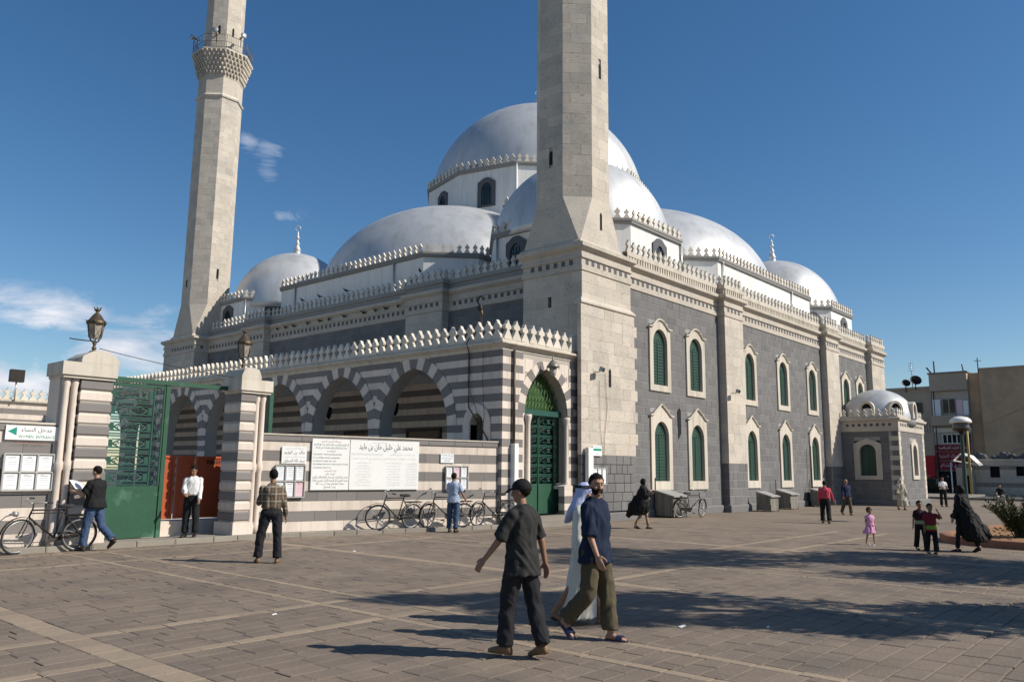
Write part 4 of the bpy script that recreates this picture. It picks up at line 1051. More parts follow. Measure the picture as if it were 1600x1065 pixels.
def street_wall(name,x0,x1,label,w=None):
    w=w or W(0,18.4,0); t=empty(name,tuple(w((x0+x1)/2,.1,-.1)),label,'wall')
    b=backing(t,'wall_core',w,x0,x1,0,2.42,[],MORT,-.02,.40)
    for r in range(9):
        z0=.10+r*.2578; z1=z0+.2578; dark=r%2==1
        xx=x0
        while xx<x1-.02:
            l=rg.uniform(.62,1.3) if not dark else rg.uniform(.5,.95); e=min(x1,xx+l)
            if x1-e<.25: e=x1
            block(b,'dark_course_block' if dark else 'pale_course_block',DARKS if dark else PINKL,w((xx+e)/2,(z0+z1)/2,0.),e-xx-.006,.09,z1-z0-.006,w.a); xx=e
    xx=x0
    while xx<x1-.02:
        e=min(x1,xx+rg.uniform(.7,1.1)); 
        if x1-e<.3: e=x1
        block(b,'coping_stone',DARKS,w((xx+e)/2,2.49,-.17),e-xx-.006,.50,.14,w.a); xx=e
    mb=MB(); wb(mb,w,x0,x1,2.562,2.60,-.46,.10); mb.build('coping_cap',LIMES,t)
    return t
OA=math.degrees(math.atan2(16.72-18.38,18.62-11.3)); OBL=W(11.3,18.38,OA); OBS=math.hypot(18.62-11.3,1.66)
SW=street_wall('street_wall',0,OBS,'long low striped street wall carrying marble panels, from gate pillar to portal',OBL)
SW2=street_wall('street_wall',2.0,6.62,'short striped wall left of the gate under the women entrance sign')
# gate pillars
def pillar(x0,x1,side,label,lamplabel):
    """x0..x1 striped pier; side=-1 columns at left, +1 at right"""
    c=(x0+x1)/2; r=empty('gate_pillar',(c,18.6,.1),label,'pillar','striped gate pillars')
    y0,y1=18.12,18.9
    core=MB().box(x0+.02,x1-.02,y0+.03,y1,.1,3.6).build('core',MORT,r)
    mb=MB(); mb.box(x0-.06,x1+.06,y0-.08,y1+.03,.08,.40); mb.build('base',PINKL,r)
    n=13; ch=(3.56-.42)/n
    for k in range(n):
        z0=.42+k*ch; z1=z0+ch; dark=k%2==0
        mb=MB(); e=.035; zz=ch*.18
        # rusticated course with chamfered edges
        def rng(in_,z): return [(x0+in_,y0+in_,z),(x1-in_,y0+in_,z),(x1-in_,y1,z),(x0+in_,y1,z)]
        mb.loft([rng(e,z0+.004),rng(0,z0+zz),rng(0,z1-zz),rng(e,z1-.004)],smooth=False)
        mb.build('dark_course' if dark else 'pale_course',DARKS if dark else PINKL,r)
    # colonnettes and side return
    xs=(x0-.085,x0-.255) if side<0 else (x1+.085,x1+.255)
    xa,xb_=(x0-.36,x0+.01) if side<0 else (x1-.01,x1+.36)
    mb=MB(); mb.box(xa,xb_,y0+.2,y1,.1,3.6); mb.build('side_pier',PINKL,r)
    for xx in xs:
        mb=MB(); mb.lathe([(.10,.1),(.10,.3),(.08,.36),(.066,.4),(.066,1.6),(.088,1.66),(.088,1.78),(.066,1.84),(.066,3.34),(.085,3.46),(.09,3.56)],(xx,y0+.12,0),14); mb.build('colonnette',PINKL,r)
    mb=MB(); mb.box(min(xa,x0)-.02,max(xb_,x1)+.02,y0-.04,y1+.02,3.56,3.62); mb.box(min(xa,x0)-.06,max(xb_,x1)+.05,y0-.08,y1+.05,3.622,3.90); mb.build('capital_block',LIMES,r)
    xl,xh=(x0-.06,x1+.06); m=(xl+xh)/2
    P=[(xl,3.902),(xh,3.902),(xh,3.98),(xh-.02,4.04),(m+.20,4.15),(m+.10,4.19),(m-.10,4.19),(m-.20,4.15),(xl+.02,4.04),(xl,3.98)]
    mb=MB(); mb.prism(P,W(0,y0-.08,0),-(y1-y0+.1),0); mb.build('capstone',LIMES,r)
    # bronze lantern
    L=empty('pillar_lantern',(m,18.5,4.18),lamplabel,'lantern','ornate bronze lanterns on the gate pillars'); cc=(m,18.5,4.18); LP=[]
    mb=MB(); mb.lathe([(.11,0),(.09,.04),(.05,.06),(.045,.1),(.07,.13),(.04,.17),(.035,.24),(.07,.27),(.03,.3),(.03,.34)],cc,10); mb.build('stem',BRONZE,L)
    mb=MB()
    for k in range(6):
        a=2*PI*k/6; mb.tube([(m+.03*cos(a),18.5+.03*sin(a),4.48),(m+.10*cos(a),18.5+.10*sin(a),4.50),(m+.14*cos(a),18.5+.14*sin(a),4.58)],.012,5)
    mb.build('scroll_bracket',BRONZE,L)
    mb=MB(); mb.lathe([(.145,.40),(.155,.42),(.215,.80),(.205,.80),(.14,.41)],cc,6,smooth=False); gl=mb.build('glass',M('lantern_pane',(.30,.27,.23),.3,n1=(9,.3),n2=(30,.2),bump=None,spec=.6),L)
    mb=MB()
    for k in range(6):
        a=2*PI*k/6; mb.tube([(m+.155*cos(a),18.5+.155*sin(a),4.59),(m+.22*cos(a),18.5+.22*sin(a),4.98)],.016,5)
        a2=2*PI*(k+1)/6; mb.tube([(m+.155*cos(a),18.5+.155*sin(a),4.59),(m+.2*cos(a2),18.5+.2*sin(a2),4.92)],.007,4)
        mb.tube([(m+.155*cos(a2),18.5+.155*sin(a2),4.59),(m+.2*cos(a),18.5+.2*sin(a),4.92)],.007,4)
        mb.tube([(m+.24*cos(a),18.5+.24*sin(a),4.98),(m+.27*cos(a),18.5+.27*sin(a),5.06)],.014,5)
    mb.build('frame',BRONZE,L)
    mb=MB(); mb.lathe([(.24,.78),(.25,.80),(.25,.86),(.20,.90),(.12,1.02),(.05,1.10),(.03,1.13),(.07,1.16),(.09,1.20),(.04,1.20),(0,1.2)],cc,12); 
    for k in range(6):
        a=2*PI*k/6; mb.tube([(m+.06*cos(a),18.5+.06*sin(a),5.37),(m+.10*cos(a),18.5+.10*sin(a),5.44)],.012,4)
    mb.build('cap',BRONZE,L)
    L.scale=(.82,.82,.82)
pillar(6.76,7.42,-1,'left gate pillar of alternating dark and pale stone, beside the women entrance sign','bronze lantern with crown finial on the left gate pillar')
pillar(10.52,10.94,1,'right gate pillar with dark striped shaded side, beside the marble panels','bronze lantern on the right gate pillar in front of the arcade')
# green gate
gate=empty('green_gate',(7.62,18.7,.1),'tall green iron gate leaf with openwork panels and solid base','gate')
WG=W(0,18.75,0)
def gate_leaf(parent,w,s0,s1):
    mb=MB(); f=.06; z0,zs,z1=.12,1.28,3.62
    mb.prism([(s0,z0),(s1,z0),(s1,zs),(s0,zs)],w,-.03,.02)
    for a,b in ((s0,s0+f),(s1-f,s1)): mb.prism([(a,zs),(b,zs),(b,z1),(a,z1)],w,-.03,.03)
    mb.prism([(s0+f,z1-f),(s1-f,z1-f),(s1-f,z1),(s0+f,z1)],w,-.03,.03)
    l=mb.build('gate_leaf',GREENG,parent)
    a=s0+f; b=s1-f-.26; rows=6; rh=(z1-f-zs)/rows
    for r in range(rows):
        zb=zs+.02+r*rh; zt=zb+rh-.02; c=(a+b)/2; zc=(zb+zt)/2-.01; hw=(b-a)/2; hh=(zt-zb)/2
        mb=MB()
        for z in (zb,zb+.07,zt-.03): mb.prism([(a,z),(b,z),(b,z+.026),(a,z+.026)],w,-.02,.03)
        mb.prism([(a,zt-.10),(a+.09,zt-.10),(a+.09,zb+.1),(a,zb+.1)],w,-.01,.02)
        mb.prism([(b-.09,zb+.1),(b,zb+.1),(b,zt-.10),(b-.09,zt-.10)],w,-.01,.02)
        def T(P,r_=.015,o=.0): mb.tube([w(p[0],p[1],o) for p in P],r_,4,caps=False)
        q=hw-.10
        T([(c-q,zb+.09),(c-q,zt-.09),(c+q,zt-.09),(c+q,zb+.09),(c-q,zb+.09)],.010)
        for sg in (-1,1):
            T([(c+sg*q,zc),(c+sg*q*.5,zc+hh*.55),(c+sg*q*.15,zc+hh*.30),(c,zc+hh*.5)]); T([(c+sg*q,zc),(c+sg*q*.5,zc-hh*.55),(c+sg*q*.15,zc-hh*.30),(c,zc-hh*.5)])
            T([(c+sg*q*(.78-.2*(1-.1*i)*cos(i*.85)),zc+hh*.30*(1-.1*i)*sin(i*.85)) for i in range(9)],.013)
            T([(c+sg*q*(.38-.13*(1-.1*i)*cos(i*.85)),zc+hh*.36*(1-.1*i)*sin(i*.85)) for i in range(9)],.009)
        T([(c+.06*cos(2*PI*i/10),zc+.06*sin(2*PI*i/10)) for i in range(11)],.013)
        for k in range(4):
            g=PI/4+k*PI/2; T([(c+.06*cos(g),zc+.06*sin(g)),(c+.15*cos(g),zc+.12*sin(g))],.012)
        mb.build('openwork_panel',GREENB,l)
    # vertical side strip with diamonds
    mb=MB(); a,b=s1-f-.24,s1-f; c=(a+b)/2
    mb.prism([(a,zs),(a+.03,zs),(a+.03,z1-f),(a,z1-f)],w,-.02,.03)
    def T(P,r_=.011,o=.0): mb.tube([w(p[0],p[1],o) for p in P],r_,4,caps=False)
    n=4; dh=(z1-f-zs)/n
    for k in range(n):
        z=zs+k*dh; T([(c,z),(b-.02,z+dh*.4),(c,z+dh*.8),(a+.05,z+dh*.4),(c,z)])
        T([(a+.05,z),(c,z+dh*.35),(b-.02,z)]); T([(c+.055*cos(2*PI*i/10),z+dh*.9+.055*sin(2*PI*i/10)) for i in range(11)],.013)
        for j in range(4):
            g=j*PI/2+PI/4; T([(c+.05*cos(g),z+dh*.9+.05*sin(g)),(c+.1*cos(g),z+dh*.9+.1*sin(g))],.013)
    mb.build('side_strip',GREENB,l)
    # dents and worn patch, bottom hinge bar
    mb=MB(); mb.tube([w(s0+.01,.15,.05),w(s0+.01,3.6,.05)],.03,8); mb.build('hinge_post',GREENG,l)
    return l
gate_leaf(gate,WG,7.60,8.92)
mb=MB(); mb.box(7.44,10.6,18.68,18.80,3.64,3.74); mb.build('top_beam',GREENG,gate)
mb=MB(); mb.box(8.90,9.0,18.70,18.80,.1,3.64); mb.build('centre_post',GREENG,gate)
ga2=empty('open_gate_leaf',(12.26,19.55,.1),'opened green gate leaf seen edge-on behind the right gate pillar','gate')
mb=MB(); mb.box(12.19,12.30,19.5,19.56,.3,4.05); mb.build('gate_edge',GREENL if False else GREENG,ga2)
# orange-red gate
rgate=empty('red_gate',(9.0,19.6,.4),'orange red metal gate leaves standing inside the gateway','gate')
WRd=W(0,19.75,0)
def red_leaf(s0,s1,w,vent):
    mb=MB(); mb.prism([(s0,.45),(s1,.45),(s1,2.0),(s0,2.0)],w,-.03,.0); l=mb.build('gate_leaf',REDD,rgate)
    mb=MB(); f=.06
    for a,b in ((s0,s0+f),(s1-f,s1)): mb.prism([(a,.45),(b,.45),(b,2.0),(a,2.0)],w,.0,.03)
    mb.prism([(s0+f,1.94),(s1-f,1.94),(s1-f,2.0),(s0+f,2.0)],w,.0,.03); mb.prism([(s0+f,.45),(s1-f,.45),(s1-f,.52),(s0+f,.52)],w,.0,.03); mb.build('leaf_frame',REDD,l)
    if vent:
        mb=MB()
        for k in range(9): mb.prism([(s0+.3+k*.05,1.80),(s0+.325+k*.05,1.80),(s0+.325+k*.05,1.9),(s0+.3+k*.05,1.9)],w,.001,.008)
        mb.build('vent_slots',BLACK,l)
red_leaf(9.42,9.75,WRd,False); red_leaf(9.8,10.25,WRd,False); red_leaf(10.3,11.4,WRd,True)
mb=MB(); mb.box(8.6,12.6,19.62,20.2,.02,.40); o=mb.build('threshold_step',PINKL,None); tag(o,'pale raised stone threshold under the orange red gate','steps')
# ---- signs and boards
OBP=W(OBL(0,0,.05).x,OBL(0,0,.05).y,OA)
FRM=M('board_frame',(.42,.40,.37),.5,met=.2,n1=(3,.1),n2=(9,.05))
WS=W(0,18.33,0)
def board(x0,x1,z0,z1,nx,nz,label,w=WS,o=.0,pink=(),papers=True,seed=1):
    r=empty('notice_board',tuple(w((x0+x1)/2,z0,.02)),label,'notice board')
    mb=MB(); mb.prism([(x0,z0),(x1,z0),(x1,z1),(x0,z1)],w,o,o+.05); mb.build('backing',M('board_back',(.5,.5,.5),.6),r)
    mb=MB(); f=.028
    cw=(x1-x0)/nx; chh=(z1-z0)/nz
    for i in range(nx+1): mb.prism([(x0+i*cw-f/2,z0),(x0+i*cw+f/2,z0),(x0+i*cw+f/2,z1),(x0+i*cw-f/2,z1)],w,o+.05,o+.085)
    for j in range(nz+1): mb.prism([(x0,z0+j*chh-f/2),(x1,z0+j*chh-f/2),(x1,z0+j*chh+f/2),(x0,z0+j*chh+f/2)],w,o+.05,o+.082)
    mb.build('frame',FRM,r)
    rg=random.Random(seed)
    for i in range(nx):
        for j in range(nz):
            a=x0+i*cw+.03; b=x0+(i+1)*cw-.03; c=z0+j*chh+.03; d=z0+(j+1)*chh-.03
            mb=MB(); mb.prism([(a,c),(b,c),(b,d),(a,d)],w,o+.051,o+.054); p=mb.build('paper',PINKP if (i,j) in pink else PAPER,r)
            mb=MB(); n=5; 
            for k in range(n):
                z=d-.05-k*(d-c-.08)/n; q=rg.uniform(.0,.25)*(b-a); mb.prism([(a+.03+q*.6,z),(b-.03-q*.4,z),(b-.03-q*.4,z+.010),(a+.03+q*.6,z+.010)],w,o+.0545,o+.0555)
            mb.build('printed_lines',INKG,p)
            text(p,ar(rg.choice(['إعلان','بسم الله','تنبيه','دروس','الجمعة'])),w,a+.04,b-.04,d-.045,.035,INK,o+.0555)
    return r
board(5.50,6.42,1.22,1.95,3,2,'white framed notice board of six papers under the women entrance sign')
board(.387,1.166,.98,1.80,3,2,'framed notice board with a pink paper, behind the man in plaid shirt',w=OBP,pink=((2,0),),seed=2)
board(5.48,6.24,1.15,1.83,3,2,'framed notice board with one pink sheet, on the wall left of the portal',w=OBP,pink=((1,1),),seed=3)
board(22.75,23.55,1.28,1.84,3,1,'small framed notice board on the basalt right of the portal pipes',w=W(0,16.22,0),seed=4)
# women entrance sign
sg=empty('entrance_sign',(5.950,18.28,2.22),'white sign with green arrow reading WOMEN ENTRANCE left of the gate','sign')
mb=MB(); mb.prism([(5.480,2.23),(6.450,2.23),(6.450,2.52),(5.480,2.52)],WS,.02,.04); mb.build('sign_plate',WHITEP,sg)
mb=MB(); mb.prism([(5.520,2.40),(5.680,2.32),(5.680,2.49)],WS,.041,.044); mb.build('arrow',TEAL,sg)
text(sg,ar('مدخل النساء'),WS,5.750,6.350,2.435,.085,INK,.043); text(sg,'WOMEN  ENTRANCE',WS,5.720,6.400,2.30,.062,TEAL,.043)
text(SW2,ar('لصيانة المسجد الرجاء الاتصال بنا'),WS,5.570,6.350,2.17,.035,INKR,.032)
OBP=W(OBL(0,0,.05).x,OBL(0,0,.05).y,OA)
# marble panels
pn=empty('inscription_panel',(14.6,18.3,1.2),'large white marble inscription panel in two parts with Arabic writing','sign')
mb=MB(); mb.prism([(1.341,1.16),(2.41,1.16),(2.41,2.50),(1.341,2.50)],OBP,.015,.05); a_=mb.build('slab',MARBLE,pn)
mb=MB(); mb.prism([(2.431,1.16),(4.563,1.16),(4.563,2.50),(2.431,2.50)],OBP,.015,.05); b_=mb.build('slab',MARBLE,pn)
tl=[('بسم الله الرحمن الرحيم',INKR,.045,.55),('إلى الزائرين الكرام يرجى التقيد بما يلي عند دخول المسجد',INK,.05,1.),('عدم الدخول إلا باللباس اللائق والمحافظة على النظافة',INK,.045,.9),('TOURISTS',INK,.04,.4),('PLEASE RESPECT THE MOSQUE REGULATIONS',INK,.042,.8),('DO NOT ENTER IN SHORTS OR BARE ARMS',INK,.042,.75),('WOMEN MUST WEAR THE COAT',INK,.042,.65),('THE ADMINISTRATION AT THE MOSQUE OF HOMS',INK,.042,1.),('CONSIDERS THIS RULE',INK,.042,.5),('إدارة المسجد',INKR,.045,.8),('تنبيه هام',INK,.05,.35),('ممنوع دخول السيدات بدون حجاب والرجال باللباس القصير',INK,.055,1.),('ممنوع التصوير داخل المسجد إلا بإذن مسبق من الإدارة',INK,.055,1.),('وشكرا لتعاونكم معنا في بيت الله',INK,.05,.8),('إدارة الجامع',INK,.05,.4)]
for i,(s,m_,h,fr_) in enumerate(tl):
    al='L' if 3<i<9 else 'C'; hw=.50*fr_
    x0=1.376 if al=='L' else 1.879-hw; x1=x0+1.0*fr_ if al=='L' else 1.879+hw
    text(a_,s if s.isascii() else ar(s),OBP,x0,x1,2.43-i*.086,h*(1 if s.isascii() else 1.1),m_,.0515,align=al)
text(b_,ar('محمد علي خليل خان بن وليد'),OBP,2.69,4.345,2.29,.17,INK,.0515)
text(b_,ar('بسم الله الرحمن الرحيم'),OBP,2.901,3.732,2.44,.035,INKG,.0515)
text(b_,ar('تم تجديد هذا المسجد المبارك في عهد أمير المؤمنين رحمه الله تعالى وأسكنه فسيح جناته'),OBP,2.478,3.402,2.12,.05,INKG,.0515); text(b_,ar('وكان ذلك في سنة أربع وثلاثين'),OBP,3.567,4.507,2.12,.05,INKG,.0515)
text(b_,ar('الحمد لله رب العالمين والصلاة والسلام على سيدنا محمد وعلى آله وصحبه أجمعين'),OBP,2.478,4.466,2.00,.045,INKG,.0515)
for col,(x0,x1) in enumerate([(2.495,3.194),(3.485,4.02),(4.142,4.507)]):
    for k in range(9): text(b_,ar(['خالد بن الوليد المخزومي','سيف الله المسلول','فتح الشام والعراق ودمشق','رضي الله عنه وأرضاه','معركة اليرموك وأجنادين'][(k+col*2)%5]),OBP,x0,x1,1.88-k*.075,.035,INKG,.0515)
sm=empty('stone_plaque',(12.2,18.3,1.8),'small carved plaque of white stone left of the marble panels','sign')
mb=MB(); mb.prism([(0.53,1.84),(1.201,1.84),(1.201,2.28),(0.53,2.28)],OBP,.018,.04); mb.build('slab',MARBLE,sm)
for i,(s,h) in enumerate([('بسم الله الرحمن الرحيم',.05),('خالد بن الوليد',.10),('جدد بناء هذا المسجد الشريف',.05),('سيف الله المسلول',.10)]): text(sm,ar(s),OBP,0.583,1.149,2.22-i*.105,h*.8,INK if i%2 else INKG,.042)
sm=empty('paper_notice',(18.1,18.3,1.9),'small white printed notice on the striped wall above the cyclist','sign')
mb=MB(); mb.prism([(5.306,1.92),(5.754,1.92),(5.754,2.18),(5.306,2.18)],OBP,.02,.03); mb.build('sheet',PAPER,sm)
sm=SW
for i in range(3): text(SW,ar(['يمنع وقوف الدراجات','أمام باب المسجد','شكرا لكم'][i]),OBP,5.329,5.73,2.13-i*.075,.04,INK,.032)
sm=empty('green_notice',(23.0,16.2,2.2),'small white and green notice on the pale tower beside the pipes','sign')
w_=W(0,16.22,0); mb=MB(); mb.prism([(22.80,2.25),(23.32,2.25),(23.32,2.6),(22.80,2.6)],w_,.02,.03); mb.build('sheet',PAPER,sm)
mb=MB(); mb.prism([(22.82,2.42),(23.30,2.42),(23.30,2.50),(22.82,2.50)],w_,.031,.033); mb.build('green_band',TEAL,sm); text(sm,ar('الرجاء عدم إزعاج المصلين'),w_,22.83,23.29,2.555,.04,TEAL,.033); text(sm,ar('وشكرا'),w_,22.9,23.2,2.33,.05,TEAL,.033)
# overhead wires
cab=MB(); sag(cab,(7.2,18.5,4.30),(10.7,18.5,3.95),.05,.008); sag(cab,(6.5,18.3,4.42),(7.05,18.5,4.45),.01,.012); sag(cab,(6.95,18.3,4.2),(6.5,18.2,3.9),.05,.008); sag(cab,(6.5,18.2,3.9),(6.6,18.2,2.0),.0,.007)
sag(cab,(3.0,30,3.2),(10.5,40,4.3),.3,.03)
tag(cab.build('overhead_wire',IRON,None),'thin dark wires strung from the left gate pillar lantern','cable')
# ================================================================= side pavilion
pv=empty('domed_pavilion',(47.8,13.3,0),'small square basalt pavilion with silver dome beside the far end of the facade','building')
X0,X1,Y0,Y1=47.8,52.9,13.25,16.4
WF=W(0,Y0,0); WS_=W(X0,0,-90)
hf=[(50.0,51.3,1.5,3.6)]; hs=[(-15.62,-14.22,1.5,3.6)]
f1=backing(pv,'front_wall',WF,X0,X1,0,4.2,hf,MORTD,0,.3); masonry(f1,'basalt_block',WF,X0+.45,X1-.4,.33,4.12,.32,.5,[BAS],hf,seed=71,toothL=.0)
masonry(f1,'quoin_block',WF,X0,X0+.45,.33,4.12,.27,.6,[LIMES],seed=72,toothR=.12); masonry(f1,'quoin_block',WF,X1-.4,X1,.33,4.12,.27,.6,[LIMES],seed=73,toothL=.12)
f2=backing(pv,'side_wall',WS_,-Y1,-Y0,0,4.2,hs,MORTD,0,.3); masonry(f2,'basalt_block',WS_,-Y1,-Y0-.5,.33,4.12,.32,.5,[BAS],hs,seed=74)
masonry(f2,'quoin_block',WS_,-Y0-.5,-Y0,.33,4.12,.27,.7,[LIMES,BAS],seed=75,toothL=.15)
mb=MB(); mb.box(X0+.31,X1-.01,Y0+.31,Y1,0,4.2); mb.build('core',MORTD,pv)
pp_=[(X0,16.35),(X0,Y0),(X1,Y0),(X1,16.35)]
mb=MB(); molding(mb,pp_,[(-.02,4.10),(.05,4.12),(.05,4.66),(.12,4.70),(.18,4.76),(.18,4.86),(.06,4.9),(.06,4.98),(-.15,4.98),(-.15,4.8)]); mb.build('cornice',LIME,pv)
dentils(pp_,4.40,4.56,.052,.33,.16,DARKF,pv); merlons(pv,pp_,4.96,.36,.75,MERL,off=-.05)
mb=MB(); mb.add([(X0,16.35,4.9),(X0,Y0,4.9),(X1,Y0,4.9),(X1,16.35,4.9)],[(0,1,2,3)]); mb.build('roof',CONC3,pv)
mb=MB(); molding(mb,pp_,[(-.05,0),(.12,0),(.12,.26),(.08,.32),(-.02,.34)]); mb.build('plinth',BAS,pv)
def pvwin(w,c,wd,z0,z1):
    a=wd/2; o=a*.6
    inn=[(c-o,z0+.22),(c+o,z0+.22)]+arch_pts(c,o,z1-.75,.42,10)
    outp=[(c-a,z0),(c+a,z0),(c+a,z1-.3),(c+a*.5,z1-.12),(c,z1),(c-a*.5,z1-.12),(c-a,z1-.3)]
    I,O=angmatch(inn,outp,c,(z0+z1)/2); mb=MB(); mb.ring(I,O,w,.08,-.2,-.04); f=mb.build('window',LIMES,pv)
    mb=MB(); mb.prism(inn,w,-.22,-.15); mb.build('shutter',GREEND,f)
    mb=MB(); mb.prism([(c-.02,z0+.2),(c+.02,z0+.2),(c+.02,z1-.4),(c-.02,z1-.4)],w,-.15,-.12)
    z=z0+.35
    while z<z1-.5: mb.prism([(c-o,z),(c+o,z),(c+o,z+.02),(c-o,z+.02)],w,-.15,-.13); z+=.16
    mb.build('slats',GREENL,f)
pvwin(WF,50.65,1.35,1.45,3.75); pvwin(WS_,-14.92,1.5,1.42,3.72)
mb=MB(); pr=[(2.0*cos(PI/2*i/16),1.75*sin(PI/2*i/16)) for i in range(17)]; pr[-1]=(0,1.75); pr=[(2.0,-.4)]+pr; mb.lathe(pr,(50.3,15.0,4.95),48); pd=mb.build('dome',DOME,pv)
for ang in (180,225,270,315):
    w=W(50.3+1.88*cos(R_(ang)),15.0+1.88*sin(R_(ang)),ang+90)
    if ang not in (225,315,180,270): continue
    I=[(-.28,4.9),(.28,4.9)]+arch_pts(0,.28,5.45,.3,10); O_=[(-.42,4.9),(.42,4.9)]+arch_pts(0,.42,5.45,.44,10)
    mb=MB(); mb.ring(I,O_,w,.18,-.3,-.3); d_=mb.build('dormer',LIMES,pd); mb=MB(); mb.prism(I,w,-.1,.02); mb.build('pane',BLACK,d_)
# ================================================================= wooden coal boxes
def crate(loc,label,sc=1.,pipe=True):
    r=empty('slatted_box',loc,label,'box','slatted boxes with sloping lids along the facade',0,world=False)
    w_,d_,h=.95*sc,.75*sc,.85*sc
    mb=MB(); mb.box(-w_/2+.02,w_/2-.02,-d_/2+.02,d_/2,.05,h-.1); mb.build('core',BLACK,r,local=True)
    n=8
    for k in range(n):
        x=-w_/2+k*w_/n; mb=MB(); mb.box(x+.006,x+w_/n-.006,-d_/2,-d_/2+.018,.05,h-.1); mb.build('board',WOOD,r,local=True)
    n=6
    for k in range(n):
        y=-d_/2+k*d_/n; mb=MB(); z1=h-.1+.18*(k+.5)/n
        mb.box(-w_/2-.018,-w_/2,y+.006,y+d_/n-.006,.05,z1); mb.build('board',WOOD,r,local=True); mb=MB(); mb.box(w_/2,w_/2+.018,y+.006,y+d_/n-.006,.05,z1); mb.build('board',WOOD,r,local=True)
    mb=MB(); mb.loft([[(-w_/2-.06,-d_/2-.08,h-.12),(w_/2+.06,-d_/2-.08,h-.12),(w_/2+.06,-d_/2-.08,h-.08),(-w_/2-.06,-d_/2-.08,h-.08)],[(-w_/2-.06,d_/2,h+.10),(w_/2+.06,d_/2,h+.10),(w_/2+.06,d_/2,h+.14),(-w_/2-.06,d_/2,h+.14)]],smooth=False); mb.build('lid',M('zinc_lid',(.34,.335,.32),.6,met=.3,n1=(3,.1),n2=(15,.1),stretch=(6,1,1)),r,local=True)
    for sx in (-1,1):
        for sy in (-1,1): mb=MB(); mb.box(sx*w_/2-.02,sx*w_/2+.02,sy*(d_/2-.02)-.02,sy*(d_/2-.02)+.02,0,.3); mb.build('leg',IRON,r,local=True)
    if pipe:
        mb=MB(); mb.tube([(-w_/2+.05,d_/2+.02,h),(-w_/2+.05,d_/2+.02,h+.6)],.02,5); mb.build('pipe',IRON,r,local=True)
crate((28.0,16.2,0),'slatted box with sloping lid beside the veiled woman and a parked bicycle',1.05)
crate((35.9,15.75,0),'slatted box under the first window after the pilaster',.9,False)
crate((39.0,16.1,0),'weathered slatted box under the middle window of the central bay',.95)
crate((43.4,16.1,0),'dark slatted box half hidden behind the man in red shirt',.95)
mb=MB(); mb.tube([(43.4,16.5,.4),(43.4,16.5,3.2)],.03,5); tag(mb.build('vent_pipe',IRON,None),'thin dark pipe rising up the basalt wall beside the last crate','pipe')
